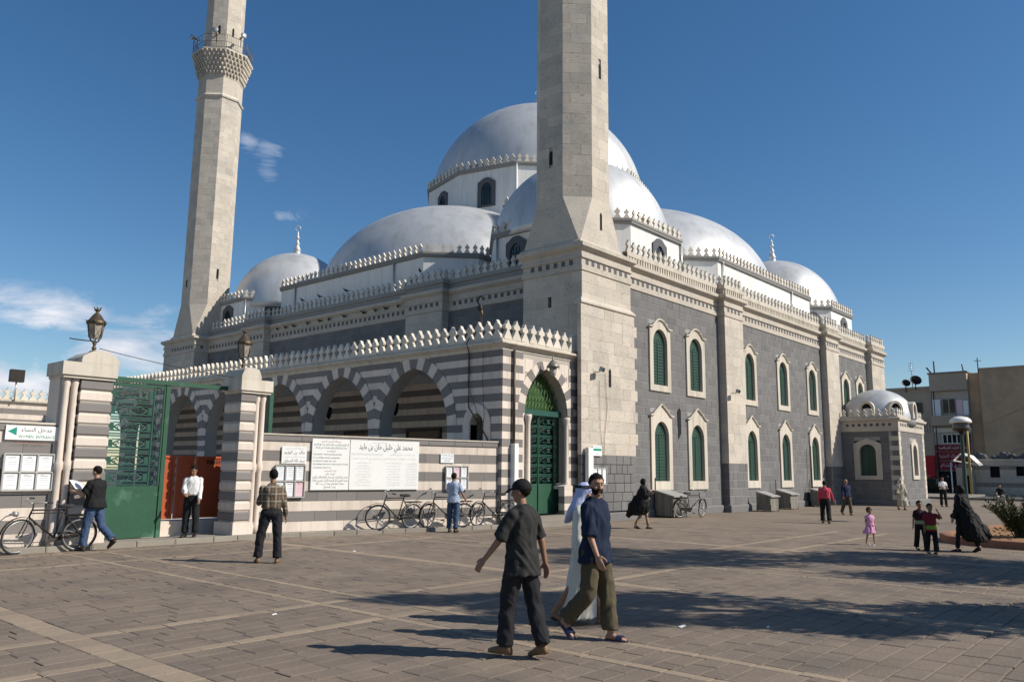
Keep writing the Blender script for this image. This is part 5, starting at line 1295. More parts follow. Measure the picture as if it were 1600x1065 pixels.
# ================================================================= bicycles
def bicycle(loc,deg,label,lean=8,steer=0,col=IRON,basket=False,front=0):
    r=empty('bicycle',loc,label,'bicycle','bicycles parked against the walls',0,world=False); r.rotation_euler=(R_(lean),0,R_(deg)); r.rotation_mode='XYZ'
    Rw=.345
    RUB=M('tyre_rubber',(.03,.03,.03),.8); 
    def wheel(cx,st):
        mb=MB(); n=28
        ring=lambda rr,tr,m: mb.loft([[ (rr+tr*cos(2*PI*k/m),tr*sin(2*PI*k/m)) for k in range(m)]]) 
        def torus(mb,rr,tr,m=6,n=32):
            vs=[((rr+tr*cos(2*PI*j/m))*cos(2*PI*i/n),tr*sin(2*PI*j/m),(rr+tr*cos(2*PI*j/m))*sin(2*PI*i/n)) for i in range(n) for j in range(m)]
            fs=[(i*m+j,i*m+(j+1)%m,((i+1)%n)*m+(j+1)%m,((i+1)%n)*m+j) for i in range(n) for j in range(m)]; mb.add(vs,fs,True)
        mb=MB(); torus(mb,Rw-.018,.019); w=mb.build('wheel',RUB,r,local=True); w.location=(cx,0,Rw); w.rotation_euler=(0,0,R_(st))
        mb=MB(); torus(mb,Rw-.045,.012); mb.build('rim',GREYM,w,local=True)
        mb=MB()
        for k in range(18):
            a=2*PI*k/18; mb.tube([(.02*cos(a+.6),.02*(1 if k%2 else -1),.02*sin(a+.6)),((Rw-.045)*cos(a),0,(Rw-.045)*sin(a))],.0022,3,caps=False)
        mb.tube([(0,-.05,0),(0,.05,0)],.022,8); mb.build('spokes',GREYM,w,local=True)
        mb=MB(); P=[((Rw+.035)*cos(a),0,(Rw+.035)*sin(a)) for a in [R_(g) for g in range(-5 if cx>0 else 10,181 if cx<0 else 160,12)]]
        n_=len(P); vs=[];fs=[]
        for p in P: vs+=[(p[0],-.028,p[2]),(p[0]*1.02,0,p[2]*1.02),(p[0],.028,p[2])]
        for i in range(n_-1): fs+=[(3*i,3*i+1,3*i+4,3*i+3),(3*i+1,3*i+2,3*i+5,3*i+4)]
        mb.add(vs,fs,True); mb.build('mudguard',col,w,local=True)
    rx,fx=-.54,.56
    wheel(rx,0); wheel(fx,steer)
    mb=MB(); t=.016
    seat=(-.20,0,.86); bb=(-.08,0,.30); ht=(.38,0,.86); hb=(.42,0,.72); ra=(rx,0,Rw)
    mb.tube([bb,seat],t,7); mb.tube([seat,ht],t*.95,7); mb.tube([bb,hb],t*1.15,7); mb.tube([ht,hb],t*1.2,7)
    for s in (-.05,.05):
        mb.tube([(bb[0],s*.6,bb[2]),(ra[0],s,ra[2])],.010,5); mb.tube([(seat[0],s*.4,seat[2]-.06),(ra[0],s,ra[2])],.009,5)
    mb.tube([(seat[0]+.02,0,.80),(hb[0]-.01,0,.795)],t*.7,6); mb.build('frame',col,r,local=True)
    ca=R_(steer)
    def st(p): x,y,z=p; dx=x-.44; return (.44+dx*cos(ca)-y*sin(ca),dx*sin(ca)+y*cos(ca),z)
    mb=MB()
    for s in (-.05,.05): mb.tube([st((.42,s*.6,.70)),st((.47,s,.55)),st((fx,s,Rw))],.011,6)
    mb.tube([ht,(.36,0,.98)],.012,6); mb.build('fork',col,r,local=True)
    mb=MB()
    for s in (-1,1): mb.tube([st((.36,0,.98)),st((.40,s*.06,1.0)),st((.42,s*.16,1.02)),st((.32,s*.26,1.04)),st((.18,s*.29,1.03))],.011,6)
    mb.tube([st((.36,0,.90)),st((.36,0,1.0))],.014,6); hb_=mb.build('handlebar',GREYM,r,local=True)
    for s in (-1,1): mb=MB(); mb.tube([st((.27,s*.275,1.04)),st((.16,s*.29,1.03))],.018,7); mb.build('grip',RUB,hb_,local=True)
    mb=MB(); mb.loft([[(x,y*w+0,.93+z) for y,z in [(-1,-.02),(-.7,.025),(0,.03),(.7,.025),(1,-.02),(0,-.035)]] for x,w in [(-.36,.085),(-.31,.11),(-.24,.085),(-.15,.04),(-.07,.022)]]); mb.build('saddle',RUB,r,local=True)
    mb=MB(); mb.tube([seat,(-.22,0,.92)],.013,6); 
    for s in (-.06,.06): mb.tube([(-.32,s,.90),(-.2,s*.4,.89)],.008,4)
    mb.build('seat_post',GREYM,r,local=True)
    mb=MB()
    for s in (-.07,0,.07): mb.tube([(-.27,s,.74),(-.78,s,.74)],.007,4)
    for x in (-.3,-.5,-.76): mb.tube([(x,-.07,.74),(x,.07,.74)],.007,4)
    for s in (-.07,.07): mb.tube([(-.72,s,.74),(rx,s*.8,Rw)],.006,4)
    mb.build('rack',col,r,local=True)
    mb=MB(); mb.tube([(bb[0],-.03,bb[2]),(bb[0],-.04,bb[2])],.085,18); mb.tube([(bb[0],-.06,bb[2]),(bb[0]+.13,-.07,bb[2]-.11)],.010,5); mb.tube([(bb[0],.06,bb[2]),(bb[0]-.13,.07,bb[2]+.11)],.010,5); cr=mb.build('crank',GREYM,r,local=True)
    mb=MB(); mb.box(bb[0]+.09,bb[0]+.17,-.15,-.07,bb[2]-.125,bb[2]-.1); mb.build('pedal',RUB,r,local=True); mb=MB(); mb.box(bb[0]-.17,bb[0]-.09,.07,.15,bb[2]+.1,bb[2]+.125); mb.build('pedal',RUB,r,local=True)
    mb=MB(); mb.prism([(bb[0]+.1,bb[2]-.02),(bb[0]+.08,bb[2]+.09),(rx,Rw+.05),(rx-.05,Rw),(rx,Rw-.05),(bb[0],bb[2]-.09)],lambda s,z,o:Vector((s,o,z)),-.05,-.044); mb.build('chain_guard',col,r,local=True)
    if front:
        mb=MB(); mb.tube([(.62,-.02,.78),(.70,0,.8)],.05,10); mb.build('headlamp',GREYM,r,local=True)
    return r
bicycle((6.30,17.78,.0),176,'black roadster bicycle leaning at the left wall, behind the man in jeans',-8,20,front=1)
bicycle((14.75,17.12,.1),172,'old bicycle with curved handlebar parked under the marble panels',-9,-25)
bicycle((16.35,16.78,.1),158,'bicycle parked between the marble panels and the man in light blue shirt',-8,30)
bicycle((17.95,16.42,.1),166,'bicycle parked against the wall left of the portal, behind the man in cap',-8,18)
bicycle((28.35,15.55,0),-20,'bicycle parked against the slatted box right of the veiled woman',6,25)
# ================================================================= street lamp, planter, shrub
lp=empty('street_lamp',(32.86,6.95,0),'dark green lamp post with wide pale hood behind the woman in black','street lamp')
mb=MB(); mb.lathe([(.17,0),(.17,.15),(.13,.2),(.13,.5),(.10,.55),(.085,.9),(.07,1.0),(.065,2.4),(.05,3.2),(.06,3.25)],(32.86,6.95,0),14); mb.build('post',M('lamp_green',(.012,.05,.035),.4,n1=(3,.1),n2=(12,.1),spec=.5),lp)
mb=MB(); mb.lathe([(.06,3.2),(.10,3.28),(.27,3.32),(.30,3.34)],(32.86,6.95,0),20); mb.build('lamp_base',IRON,lp)
mb=MB(); mb.lathe([(.27,3.36),(.29,3.40),(.28,3.50),(.25,3.58),(.24,3.6)],(32.86,6.95,0),20); mb.build('glass',M('smoked_glass',(.10,.09,.08),.2,bump=None,spec=.6),lp)
mb=MB(); mb.lathe([(.36,3.60),(.37,3.63),(.34,3.72),(.25,3.79),(.10,3.83),(0,3.84)],(32.86,6.95,0),20); mb.build('hood',WHITEP,lp)
pl=empty('planter_bed',(26,3,0),'raised earth bed with terracotta kerb at the right edge','planter')
pb=[(23.2,5.35),(22.55,4.2),(22.2,2.5),(22.2,-6),(34,-6),(34,4.6),(28,5.6),(24.3,5.8)]
mb=MB(); mb.add([(p[0],p[1],.16) for p in pb],[tuple(range(8))]); mb.build('soil',SOIL,pl)
mb=MB(); molding(mb,pb[::-1] if False else pb,[(0,.0),(.06,.0),(.06,.18),(0,.20),(-.16,.20),(-.16,.1)],closed=True); kk=mb.build('kerb',TERRA,pl)
mb=MB(); rg=random.Random(8)
for k in range(500):
    x,y=rg.uniform(22.6,30),rg.uniform(-3,5.2); s=rg.uniform(.02,.06); mb.ell((x,y,.16+s*.3),s,s,s*.6,5,3)
mb.build('soil_clods',SOIL,pl,kind='stuff')
# ================================================================= leafy things
def leafmat(name,c,tr=.25):
    m=M(name,c,.55,rnd=.35,n1=(2,.15),n2=(9,.05),bump=None,spec=.35); return m
LEAF=leafmat('oleander_leaf',(.045,.075,.02)); LEAF2=leafmat('tree_leaf',(.05,.085,.025)); LEAFD=leafmat('dry_leaf',(.09,.085,.03)); BARK=M('bark',(.13,.10,.07),.9,n1=(3,.15),n2=(20,.15),bump=(20,.8,.02),stretch=(1,1,.2))
def leaf_poly(vs,fs,p,d,up,l,w):
    b=len(vs); s=d.cross(up)
    if s.length<1e-4: s=Vector((1,0,0))
    s.normalize(); n=s.cross(d).normalized()
    vs+=[p,p+d*l*.45+s*w+n*l*.05,p+d*l-n*l*.08,p+d*l*.45-s*w+n*l*.05]; fs+=[(b,b+1,b+2,b+3)]
def shrub(c,h,label,n=26,seed=1,mat=LEAF,spread=1.,name='oleander_shrub',group=None):
    rg=random.Random(seed); r=empty(name,c,label,'shrub',group); vs=[];fs=[];st=MB(); C0=Vector(c)
    vs2=[];fs2=[]
    for i in range(n):
        a=rg.uniform(0,2*PI); til=rg.uniform(.1,.9)*spread; L_=h*rg.uniform(.6,1.05)
        P=[]; p=C0+Vector((cos(a),sin(a),0))*rg.uniform(0,.15); d=Vector((cos(a)*til*.6,sin(a)*til*.6,1)).normalized()
        for k in range(9):
            P.append(p.copy()); p=p+d*(L_/8); d=(d+Vector((cos(a)*.06,sin(a)*.06,-.05*til))).normalized()
        st.tube(P,[.012*(1-k/11) for k in range(9)],4)
        for k in range(2,9):
            for j in range(9):
                g=rg.uniform(0,2*PI); q=P[k-1]+(P[k]-P[k-1])*rg.random()
                dd=(d*.6+Vector((cos(g),sin(g),rg.uniform(-.1,.7)))*.8).normalized()
                leaf_poly(vs2 if rg.random()<.12 else vs,fs2 if False else (fs if False else []),q,dd,Vector((0,0,1)),.1,.01) if False else None
                if rg.random()<.14: leaf_poly(vs2,fs2,q,dd,Vector((0,0,1)),rg.uniform(.10,.16),.014)
                else: leaf_poly(vs,fs,q,dd,Vector((0,0,1)),rg.uniform(.10,.17),.015)
    st.build('stem',BARK,r); MB().add(vs,fs).build('leaves',mat,r,kind='stuff',recalc=False); MB().add(vs2,fs2).build('dry_leaves',LEAFD,r,kind='stuff',recalc=False)
    return r
shrub((24.5,4.0,.16),1.15,'bushy oleander shrub with narrow leaves in the earth bed at right',44,3)
shrub((24.9,3.5,.16),.9,'lower oleander growth at the right edge of the frame',24,5)
def tree(c,h,z0,rad,label,seed=1,nl=7000,gap=.5):
    rg=random.Random(seed); r=empty('street_tree',c,label,'tree','street trees whose shade falls on the plaza'); C0=Vector(c)
    tr=MB(); tr.tube([C0,C0+Vector((.05,.05,h*.35)),C0+Vector((-.05,.1,h*.7)),C0+Vector((0,0,h*.95))],[.2,.16,.10,.03],9)
    cl=[]
    for i in range(26):
        z=rg.uniform(z0,h); k=(z-z0)/(h-z0); rr=rad*math.sqrt(max(.05,1-(abs(k-.4)/.65)**2))
        a=rg.uniform(0,2*PI); q=rr*rg.uniform(.25,.95); p=C0+Vector((q*cos(a),q*sin(a),z)); cl.append((p,rad*rg.uniform(.25,.42)))
        s=C0+Vector((0,0,max(z0*.7,z-q*.9))); tr.tube([s,(s+p)/2+Vector((0,0,-.1)),p],[.05,.035,.012],5)
    tr.build('trunk',BARK,r)
    vs=[];fs=[]
    for i in range(nl):
        p,s=cl[rg.randrange(len(cl))]; d=Vector((rg.gauss(0,1),rg.gauss(0,1),rg.gauss(0,.8))); d=d.normalized()*s*rg.random()**.45
        dd=Vector((rg.gauss(0,1),rg.gauss(0,1),rg.gauss(-.2,.6))).normalized(); leaf_poly(vs,fs,p+d,dd,Vector((0,0,1)),rg.uniform(.14,.24),.05)
    MB().add(vs,fs).build('crown',LEAF2,r,kind='stuff',recalc=False)
for i,(x,y,h,z0,rad) in enumerate([(20.6,-1.4,11.6,2.6,2.5),(24.2,-8.2,11.5,2.5,2.5),(27.5,-14,11.5,2.6,2.6),(13.6,-1.9,9.0,2.6,1.8),(16.6,-6.6,8.6,2.4,1.6),(19.8,-12.2,9,2.4,1.7)]):
    tree((x,y,0),h,z0,rad,'leafy street tree just right of the view, %s'%(['nearest tall one','middle tall one','farthest tall one','nearest small one','middle small one','farthest small one'][i]),20+i,14000 if i<3 else 9000)
# ================================================================= background town
town_g=MB().add([(64,-60,.0),(66,16,.0),(70,40,.0),(70,80,.0),(200,80,.0),(200,-60,.0)],[(0,1,2,3,4,5)]).build('road',ASPH,None,kind='structure')
mb=MB(); mb.box(64.6,65.4,-30,15.5,-.02,.16); mb.box(65.4,78,15,60,-.02,.14); mb.build('far_kerb',KERB,None,kind='structure')
WT=W(88,0,-90)   # s=-Y
def bld(name,label,cat='building'): return empty(name,(88,-label[1] if False else 18,0),label,cat)
def wbox(mb,w,s0,s1,z0,z1,o0,o1): mb.prism([(s0,z0),(s1,z0),(s1,z1),(s0,z1)],w,o0,o1)
def win(parent,w,s0,s1,z0,z1,n=2,fr=WHITEP,o=0.):
    mb=MB(); f=.07
    for a,b,c,d in ((s0,s0+f,z0,z1),(s1-f,s1,z0,z1),(s0+f,s1-f,z1-f,z1),(s0+f,s1-f,z0,z0+f)): wbox(mb,w,a,b,c,d,o,o+.08)
    for k in range(1,n): x=s0+(s1-s0)*k/n; wbox(mb,w,x-.04,x+.04,z0+f,z1-f,o,o+.06)
    f_=mb.build('window',fr,parent); mb=MB(); wbox(mb,w,s0+f,s1-f,z0+f,z1-f,o+.005,o+.02); mb.build('pane',GLASSD,f_); return f_
A=empty('grey_building',(88,24,0),'low grey three storey building with shutters behind the domed pavilion','building')
mb=MB(); wbox(mb,WT,-32,-21.05,0,10.3,-10,0); mb.build('wall',CONC2,A); mb=MB(); wbox(mb,WT,-32,-21.05,10.3,10.5,-10,.15); mb.build('roof_edge',CONC3,A)
for (a,b,c,d) in ((-23.2,-21.9,7.8,8.9),(-23.4,-22.3,4.6,5.8),(-25.5,-24.2,7.8,8.9)): win(A,WT,a,b,c,d,2,DARKF)
for k in range(9):
    mb=MB(); wbox(mb,WT,-23.2+k*.24,-23.08+k*.24,5.9,6.8,.02,.1); mb.build('louvre_fin',CONC3,A)
mb=MB(); wbox(mb,WT,-22.9,-21.1,1.4,3.6,.02,.3); mb.build('red_board',REDB,A)
mb=MB(); wbox(mb,WT,-22.9,-21.2,0,1.3,.02,.1); mb.build('shop_front',BLACK,A)
B=empty('balcony_building',(88,19,0),'beige four storey building with laundry balcony and red Arabic shop signs','building')
mb=MB(); wbox(mb,WT,-21.0,-17.75,0,10.0,-8,0); mb.build('wall',CONC3,B); mb=MB(); wbox(mb,WT,-21.05,-17.7,9.95,11.65,-8,.5); mb.build('upper_parapet',CONC2,B); mb=MB(); wbox(mb,WT,-21.15,-17.6,11.65,11.78,-8,.62); mb.build('roof_edge',DARKS,B)
mb=MB(); wbox(mb,WT,-17.72,-16.65,0,11.6,-8,-.3); mb.build('side_wing',CONC,B)
win(B,WT,-20.1,-18.9,7.7,9.2,2,CONC2); 
for i,(a,b,m_) in enumerate([(-20.9,-20.2,PAPER),(-18.8,-18.25,PINKP),(-18.2,-17.75,PAPER)]):
    mb=MB(); wbox(mb,WT,a,b,7.5,9.1-.1*i,.3,.33); mb.build('hanging_cloth',m_,B)
mb=MB(); wbox(mb,WT,-21.0,-17.7,6.5,7.45,.0,1.0); mb.build('balcony',CONC2,B)
mb=MB(); wbox(mb,WT,-18.9,-17.9,6.1,6.5,1.0,1.9); mb.build('awning_support',IRON,B)
mb=MB(); wbox(mb,WT,-18.9,-18.3,7.0,7.35,1.0,1.25); wbox(mb,WT,-18.25,-17.9,6.95,7.25,1.0,1.2); mb.build('rooftop_clutter',WHITEP,B)
win(B,WT,-20.3,-18.6,4.75,5.7,4,WHITEP); win(B,WT,-18.4,-17.8,4.7,5.7,1,DARKF)
mb=MB(); wbox(mb,WT,-21.0,-17.7,5.9,6.3,.0,.12); mb.build('string_course',WHITEP,B)
for i,(z0,z1,s0,s1) in enumerate([(4.05,4.65,-21.0,-17.85),(3.15,3.95,-21.0,-17.85),(2.2,3.05,-20.9,-17.9)]):
    mb=MB(); wbox(mb,WT,s0,s1,z0,z1,.05,.25); sgn=mb.build('shop_sign',REDS,B)
    text(sgn,ar(['مكتبة الوليد للقرطاسية','محلات خالد التجارية','مطعم الشام'][i]),WT,s0+.3,s1-.3,(z0+z1)/2,(z1-z0)*.45,[WHITEP,PINKP,PINKP][i],.26)
mb=MB(); wbox(mb,WT,-20.9,-17.9,0,2.1,.02,.06); mb.build('shop_front',BLACK,B)
mb=MB(); 
for s in (-20.75,-19.1,-17.9): mb.tube([WT(s,0,.3),WT(s,10 if s==-20.75 else 3,.3)],.05,5)
mb.tube([WT(-18.0,11.7,0),WT(-18.1,12.5,0)],.06,5); mb.tube([WT(-20.9,11.8,0),WT(-21.3,12.4,0)],.08,5); mb.tube([WT(-20.6,11.8,0),WT(-20.6,13.0,0)],.07,5); mb.build('pipework',IRON,B)
Cb=empty('blank_wall_building',(88,14,0),'tall blank beige building wall at the right edge of the view','building')
mb=MB(); wbox(mb,WT,-16.6,20,0,11.8,-12,.4); mb.build('wall',CONC,Cb); mb=MB(); wbox(mb,WT,-16.6,20,11.8,11.95,-12,.5); mb.build('roof_edge',CONC2,Cb)
mb=MB(); mb.prism([(-16.3,6.6),(-12.5,8.2),(-8,8.2),(-8,8.3),(-12.5,8.3),(-16.3,6.7)],WT,.4,.46); mb.prism([(-16.2,3.0),(-12,5.0),(-8,5.0),(-8,5.1),(-12,5.1),(-16.2,3.1)],WT,.4,.46); mb.build('old_roof_line',CONC2,Cb)
# dishes on roof
for (c,rr,lb) in (((87.5,22.3,11.0),.55,'large dark satellite dish tilted on the grey roof'),((87.8,23.3,10.8),.42,'smaller dark satellite dish left of the large one on the grey roof')):
    D=empty('satellite_dish',c,lb,'satellite dish')
    mb=MB(); mb.lathe([(0,0),(rr*.5,.06),(rr*.85,.2),(rr,.3),(rr*.98,.31),(rr*.8,.21),(0,.03)],(0,0,0),16); d_=mb.build('dish',IRON,D,local=True); d_.rotation_euler=(R_(25),R_(-60),0)
    mb=MB(); mb.tube([(0,0,0),(0,0,-.8)],.05,6); mb.tube([(0,0,0),(-.5,0,.5)],.03,5); mb.build('mount',IRON,D,local=True)
mb=MB(); mb.tube([(87.6,22.6,10.4),(87.6,22.6,13.0)],.04,5)
for k in range(4): mb.tube([(87.6,22.3,12.9-k*.25),(87.6,22.9,12.9-k*.25)],.02,4)
tag(mb.build('tv_antenna',GREYM,None),'thin television antenna above the satellite dishes','antenna')
mb=MB(); mb.tube([(87.9,16.7,11.5),(87.9,16.7,13.0)],.05,5); mb.tube([(87.9,16.4,12.7),(87.9,17.0,12.7)],.03,5); tag(mb.build('roof_pole',IRON,None),'short pole on the roof edge between beige buildings','antenna')
# low stone wall in front
WW=W(80,0,-90)
lwl=empty('rubble_wall',(80,12,0),'long pale stone garden wall with small square openings at right','wall')
hl=[(-14.95,-14.2,1.55,2.5),(-13.0,-12.4,1.7,2.5),(-16.8,-16.1,0,1.7)]
b_=backing(lwl,'wall_core',WW,-16.2,10,0,2.95,hl,MORT,0,.4); masonry(b_,'stone_block',WW,-16.2,-6,.0,2.95,.36,.7,[CONC3,LIMES,KERB,CONC3],hl,seed=81)
mb=MB(); wbox(mb,WW,-14.95,-14.2,1.55,2.5,-.4,-.3); wbox(mb,WW,-13.0,-12.4,1.7,2.5,-.4,-.3); mb.build('dark_opening',BLACK,lwl)
mb=MB(); wbox(mb,WW,-16.3,10,2.95,3.12,-.45,.1); mb.build('coping',LIMES,lwl)
mb=MB(); rg=random.Random(4)
for k in range(40): s=rg.uniform(-16,-9); mb.ell(WW(s,3.15+rg.uniform(0,.3),-.2),rg.uniform(.1,.35),rg.uniform(.1,.35),rg.uniform(.1,.4),6,4)
mb.build('rubble_on_top',DARKF,lwl,kind='stuff')
cn=empty('market_canopy',(78,16.3,0),'white cloth canopy with crumpled roof beside the stone wall','canopy')
mb=MB(); mb.loft([[(78,17.5,2.9),(78,16.8,3.5),(78,16.0,3.3),(78,15.3,2.5)],[(79.5,17.5,3.0),(79.5,16.8,3.7),(79.5,16.0,3.4),(79.5,15.3,2.6)]],caps=False); mb.build('cloth',WHITEP,cn)
mb=MB(); 
for y in (17.5,): mb.tube([(78,y,0),(78,y,2.8)],.05,6)
mb.build('pole',WHITEP,cn)
mb=MB(); mb.box(79.2,79.9,16.2,17.4,0,2.4); mb.build('kiosk_front',CONC3,cn); mb=MB(); mb.box(79.1,79.19,16.3,16.9,0,1.7); mb.build('dark_door',BLACK,cn)
mb=MB(); mb.tube([(77.5,15.95,0),(77.5,15.95,6.5)],.10,8); tag(mb.build('yellow_post',M('ochre_paint',(.42,.30,.10),.6),None),'slim ochre post in front of the canopy','post')
# fence and hedge behind the pavilion
fn=empty('iron_fence',(78,19.5,0),'thin dark iron fence with plants behind it, right of the pavilion','fence')
for k in range(34):
    y=17.6+k*.16; mb=MB(); mb.tube([(77,y,0),(77,y,1.7)],.018,4); mb.build('fence_bar',IRON,fn)
mb=MB(); mb.tube([(77,17.5,1.55),(77,23,1.55)],.025,4); mb.tube([(77,17.5,.2),(77,23,.2)],.025,4); mb.build('fence_rail',IRON,fn)
for i,y in enumerate((18.6,20.4,21.8)): shrub((77.8,y,.1),[1.3,1.5,1.9][i],'shrub behind the iron fence, %s'%['nearest the lamp post','in the middle','nearest the pavilion'][i],30,31+i,name='garden_shrub')
# ================================================================= people
from mathutils import noise as mnoise
SKIN=M('skin',(.36,.20,.13),.55,n1=(9,.05),n2=(40,.03),bump=None,coords='obj',spec=.35)
SKIN2=M('skin_tanned',(.27,.145,.09),.55,n1=(9,.05),n2=(40,.03),bump=None,coords='obj',spec=.35)
HAIR=M('dark_hair',(.011,.008,.006),.8,n1=(30,.2),n2=(90,.2),bump=(120,.8,.006),coords='obj',spec=.12)
HAIRG=M('greying_hair',(.12,.11,.10),.6,n1=(30,.2),n2=(90,.2),bump=(120,.5,.004),coords='obj')
HAIRB=M('brown_hair',(.05,.025,.014),.6,n1=(30,.2),n2=(90,.2),bump=(120,.5,.004),coords='obj')
def cloth(name,c,**k): return M(name,c,k.pop('rough',.85),n1=(5,.08),n2=(26,.05),bump=(160,.25,.002),coords='obj',spec=.2,**k)
def plaid(t,b,vec,vm):
    n=t.nodes.new;l=t.links.new; cur=vm.outputs[0]
    for ax,sc,colr,th in (('X',16,(.06,.04,.03,1),.62),('Z',15,(.07,.05,.035,1),.6),('X',8,(.42,.38,.30,1),.85),('Z',7.5,(.40,.36,.28,1),.86)):
        w=n('ShaderNodeTexWave'); w.bands_direction=ax; w.inputs['Scale'].default_value=sc/3.14; l(vec,w.inputs['Vector'])
        r=n('ShaderNodeMapRange'); r.inputs[1].default_value=th; r.inputs[2].default_value=th+.08; l(w.outputs['Fac'],r.inputs[0])
        s=n('ShaderNodeMath'); s.operation='MULTIPLY'; s.inputs[1].default_value=.45; l(r.outputs[0],s.inputs[0])
        m=n('ShaderNodeMix'); m.data_type='RGBA'; l(s.outputs[0],m.inputs[0]); l(cur,m.inputs[6]); m.inputs[7].default_value=colr; cur=m.outputs[2]
    l(cur,b.inputs['Base Color'])
def bands(rng):
    def f(t,b,vec,vm):
        n=t.nodes.new;l=t.links.new; s=n('ShaderNodeSeparateXYZ'); l(vec,s.inputs[0]); cur=vm.outputs[0]
        for z0,z1,c in rng:
            a=n('ShaderNodeMath'); a.operation='GREATER_THAN'; a.inputs[1].default_value=z0; l(s.outputs[2],a.inputs[0])
            d=n('ShaderNodeMath'); d.operation='LESS_THAN'; d.inputs[1].default_value=z1; l(s.outputs[2],d.inputs[0])
            e=n('ShaderNodeMath'); e.operation='MULTIPLY'; l(a.outputs[0],e.inputs[0]); l(d.outputs[0],e.inputs[1])
            m=n('ShaderNodeMix'); m.data_type='RGBA'; l(e.outputs[0],m.inputs[0]); l(cur,m.inputs[6]); m.inputs[7].default_value=(*c,1); cur=m.outputs[2]
        l(cur,b.inputs['Base Color'])
    return f
def rot_head(pts,piv,yaw,pitch,lean=0):
    Rm=Matrix.Rotation(yaw,3,'Z')@Matrix.Rotation(-pitch,3,'X')
    return [piv+Rm@(Vector(p)-piv) for p in pts]
def smesh(name,mb,mat,parent,vox,fold=0.,fs=(16,16,5),smooth=3,seed=0,label=None):
    """fuse overlapping closed shapes into one continuous skin, then add folds"""
    me=mb.mesh(name,mat=mat); bm=bmesh.new(); bm.from_mesh(me); bmesh.ops.recalc_face_normals(bm,faces=bm.faces); bm.to_mesh(me); bm.free()
    o=bpy.data.objects.new(name,me); COL.objects.link(o)
    r=o.modifiers.new('r','REMESH'); r.mode='VOXEL'; r.voxel_size=vox; r.use_smooth_shade=True
    s=o.modifiers.new('s','SMOOTH'); s.factor=.5; s.iterations=smooth
    dg=bpy.context.evaluated_depsgraph_get(); m2=bpy.data.meshes.new_from_object(o.evaluated_get(dg))
    bpy.data.objects.remove(o)
    if fold:
        off=Vector((seed*3.1,seed*1.7,0)); nv=[v.normal.copy() for v in m2.vertices]
        for v,nn in zip(m2.vertices,nv):
            p=Vector((v.co.x*fs[0],v.co.y*fs[1],v.co.z*fs[2]))+off
            q=Vector((v.co.x*14+v.co.z*9,v.co.y*14-v.co.z*5,v.co.z*5))+off
            v.co+=nn*(fold*((.62-1.6*abs(mnoise.noise(p)))*.8+(.4-1.1*abs(mnoise.noise(q*.9)))*.7+.35*mnoise.noise(p*2.3)))
    m2.materials.clear(); m2.materials.append(mat); m2.name=name
    m2.polygons.foreach_set('use_smooth',[True]*len(m2.polygons))
    ob=bpy.data.objects.new(name,m2); COL.objects.link(ob); ob.parent=parent
    if label: ob['label']=label
    return ob
def cone(mb,p0,p1,r0,r1,n=14,sph=True,m=5):
    p0=Vector(p0);p1=Vector(p1)
    mb.tube([p0+(p1-p0)*(i/m) for i in range(m+1)],[r0+(r1-r0)*i/m for i in range(m+1)],n)
    if sph: mb.ell(p0,r0,r0,r0,n,8)
def rings(lst,n=22,fold=0,k=7,ph=0.,P=2.3):
    out_=[]
    for i,(cx,cy,z,rx,ry) in enumerate(lst):
        rr=[]
        for j in range(n):
            g=2*PI*j/n; f=1+fold*(i/len(lst))*sin(k*g+ph+i*.25)
            c_,s_=cos(g),sin(g); e=2/P
            rr.append((cx+rx*f*math.copysign(abs(c_)**e,c_),cy+ry*f*math.copysign(abs(s_)**e,s_),z))
        out_.append(rr)
    return out_
def hand(mb,w,d,n,side,s=1.,curl=.5):
    """w wrist, d forearm dir, n back-of-hand normal"""
    d=Vector(d).normalized(); n=Vector(n); n=(n-d*n.dot(d)).normalized(); x=d.cross(n)*side  # x: towards thumb side
    pc=Vector(w)+d*.045*s; 
    Rm=Matrix((x,n,d)).transposed()
    mb.ell(pc,.040*s,.017*s,.052*s,10,8,Rm); mb.ell(Vector(w),.026*s,.020*s,.03*s,8,6,Rm)
    for i,(xx,L_) in enumerate(((.031,.070),(.0105,.080),(-.0105,.074),(-.031,.058))):
        a=Vector(w)+d*.082*s+x*xx*s; P=[a]; dd=d.copy(); 
        for k in range(3):
            dd=(dd-n*(curl*(.45+.12*i))).normalized(); P.append(P[-1]+dd*L_*s*(.42,.32,.26)[k])
        mb.tube([Vector(w)+d*.05*s+x*xx*s*.8]+P,[.009*s,.0095*s,.0088*s,.008*s,.0065*s],7)
    t0=Vector(w)+d*.02*s+x*.028*s; t1=t0+(d*.55+x*.75-n*.3).normalized()*.035*s; t2=t1+(d*.85+x*.35-n*.3).normalized()*.032*s; t3=t2+(d*.95-n*.3).normalized()*.024*s
    mb.tube([t0-d*.01*s,t1,t2,t3],[.013*s,.0115*s,.010*s,.0075*s],8)
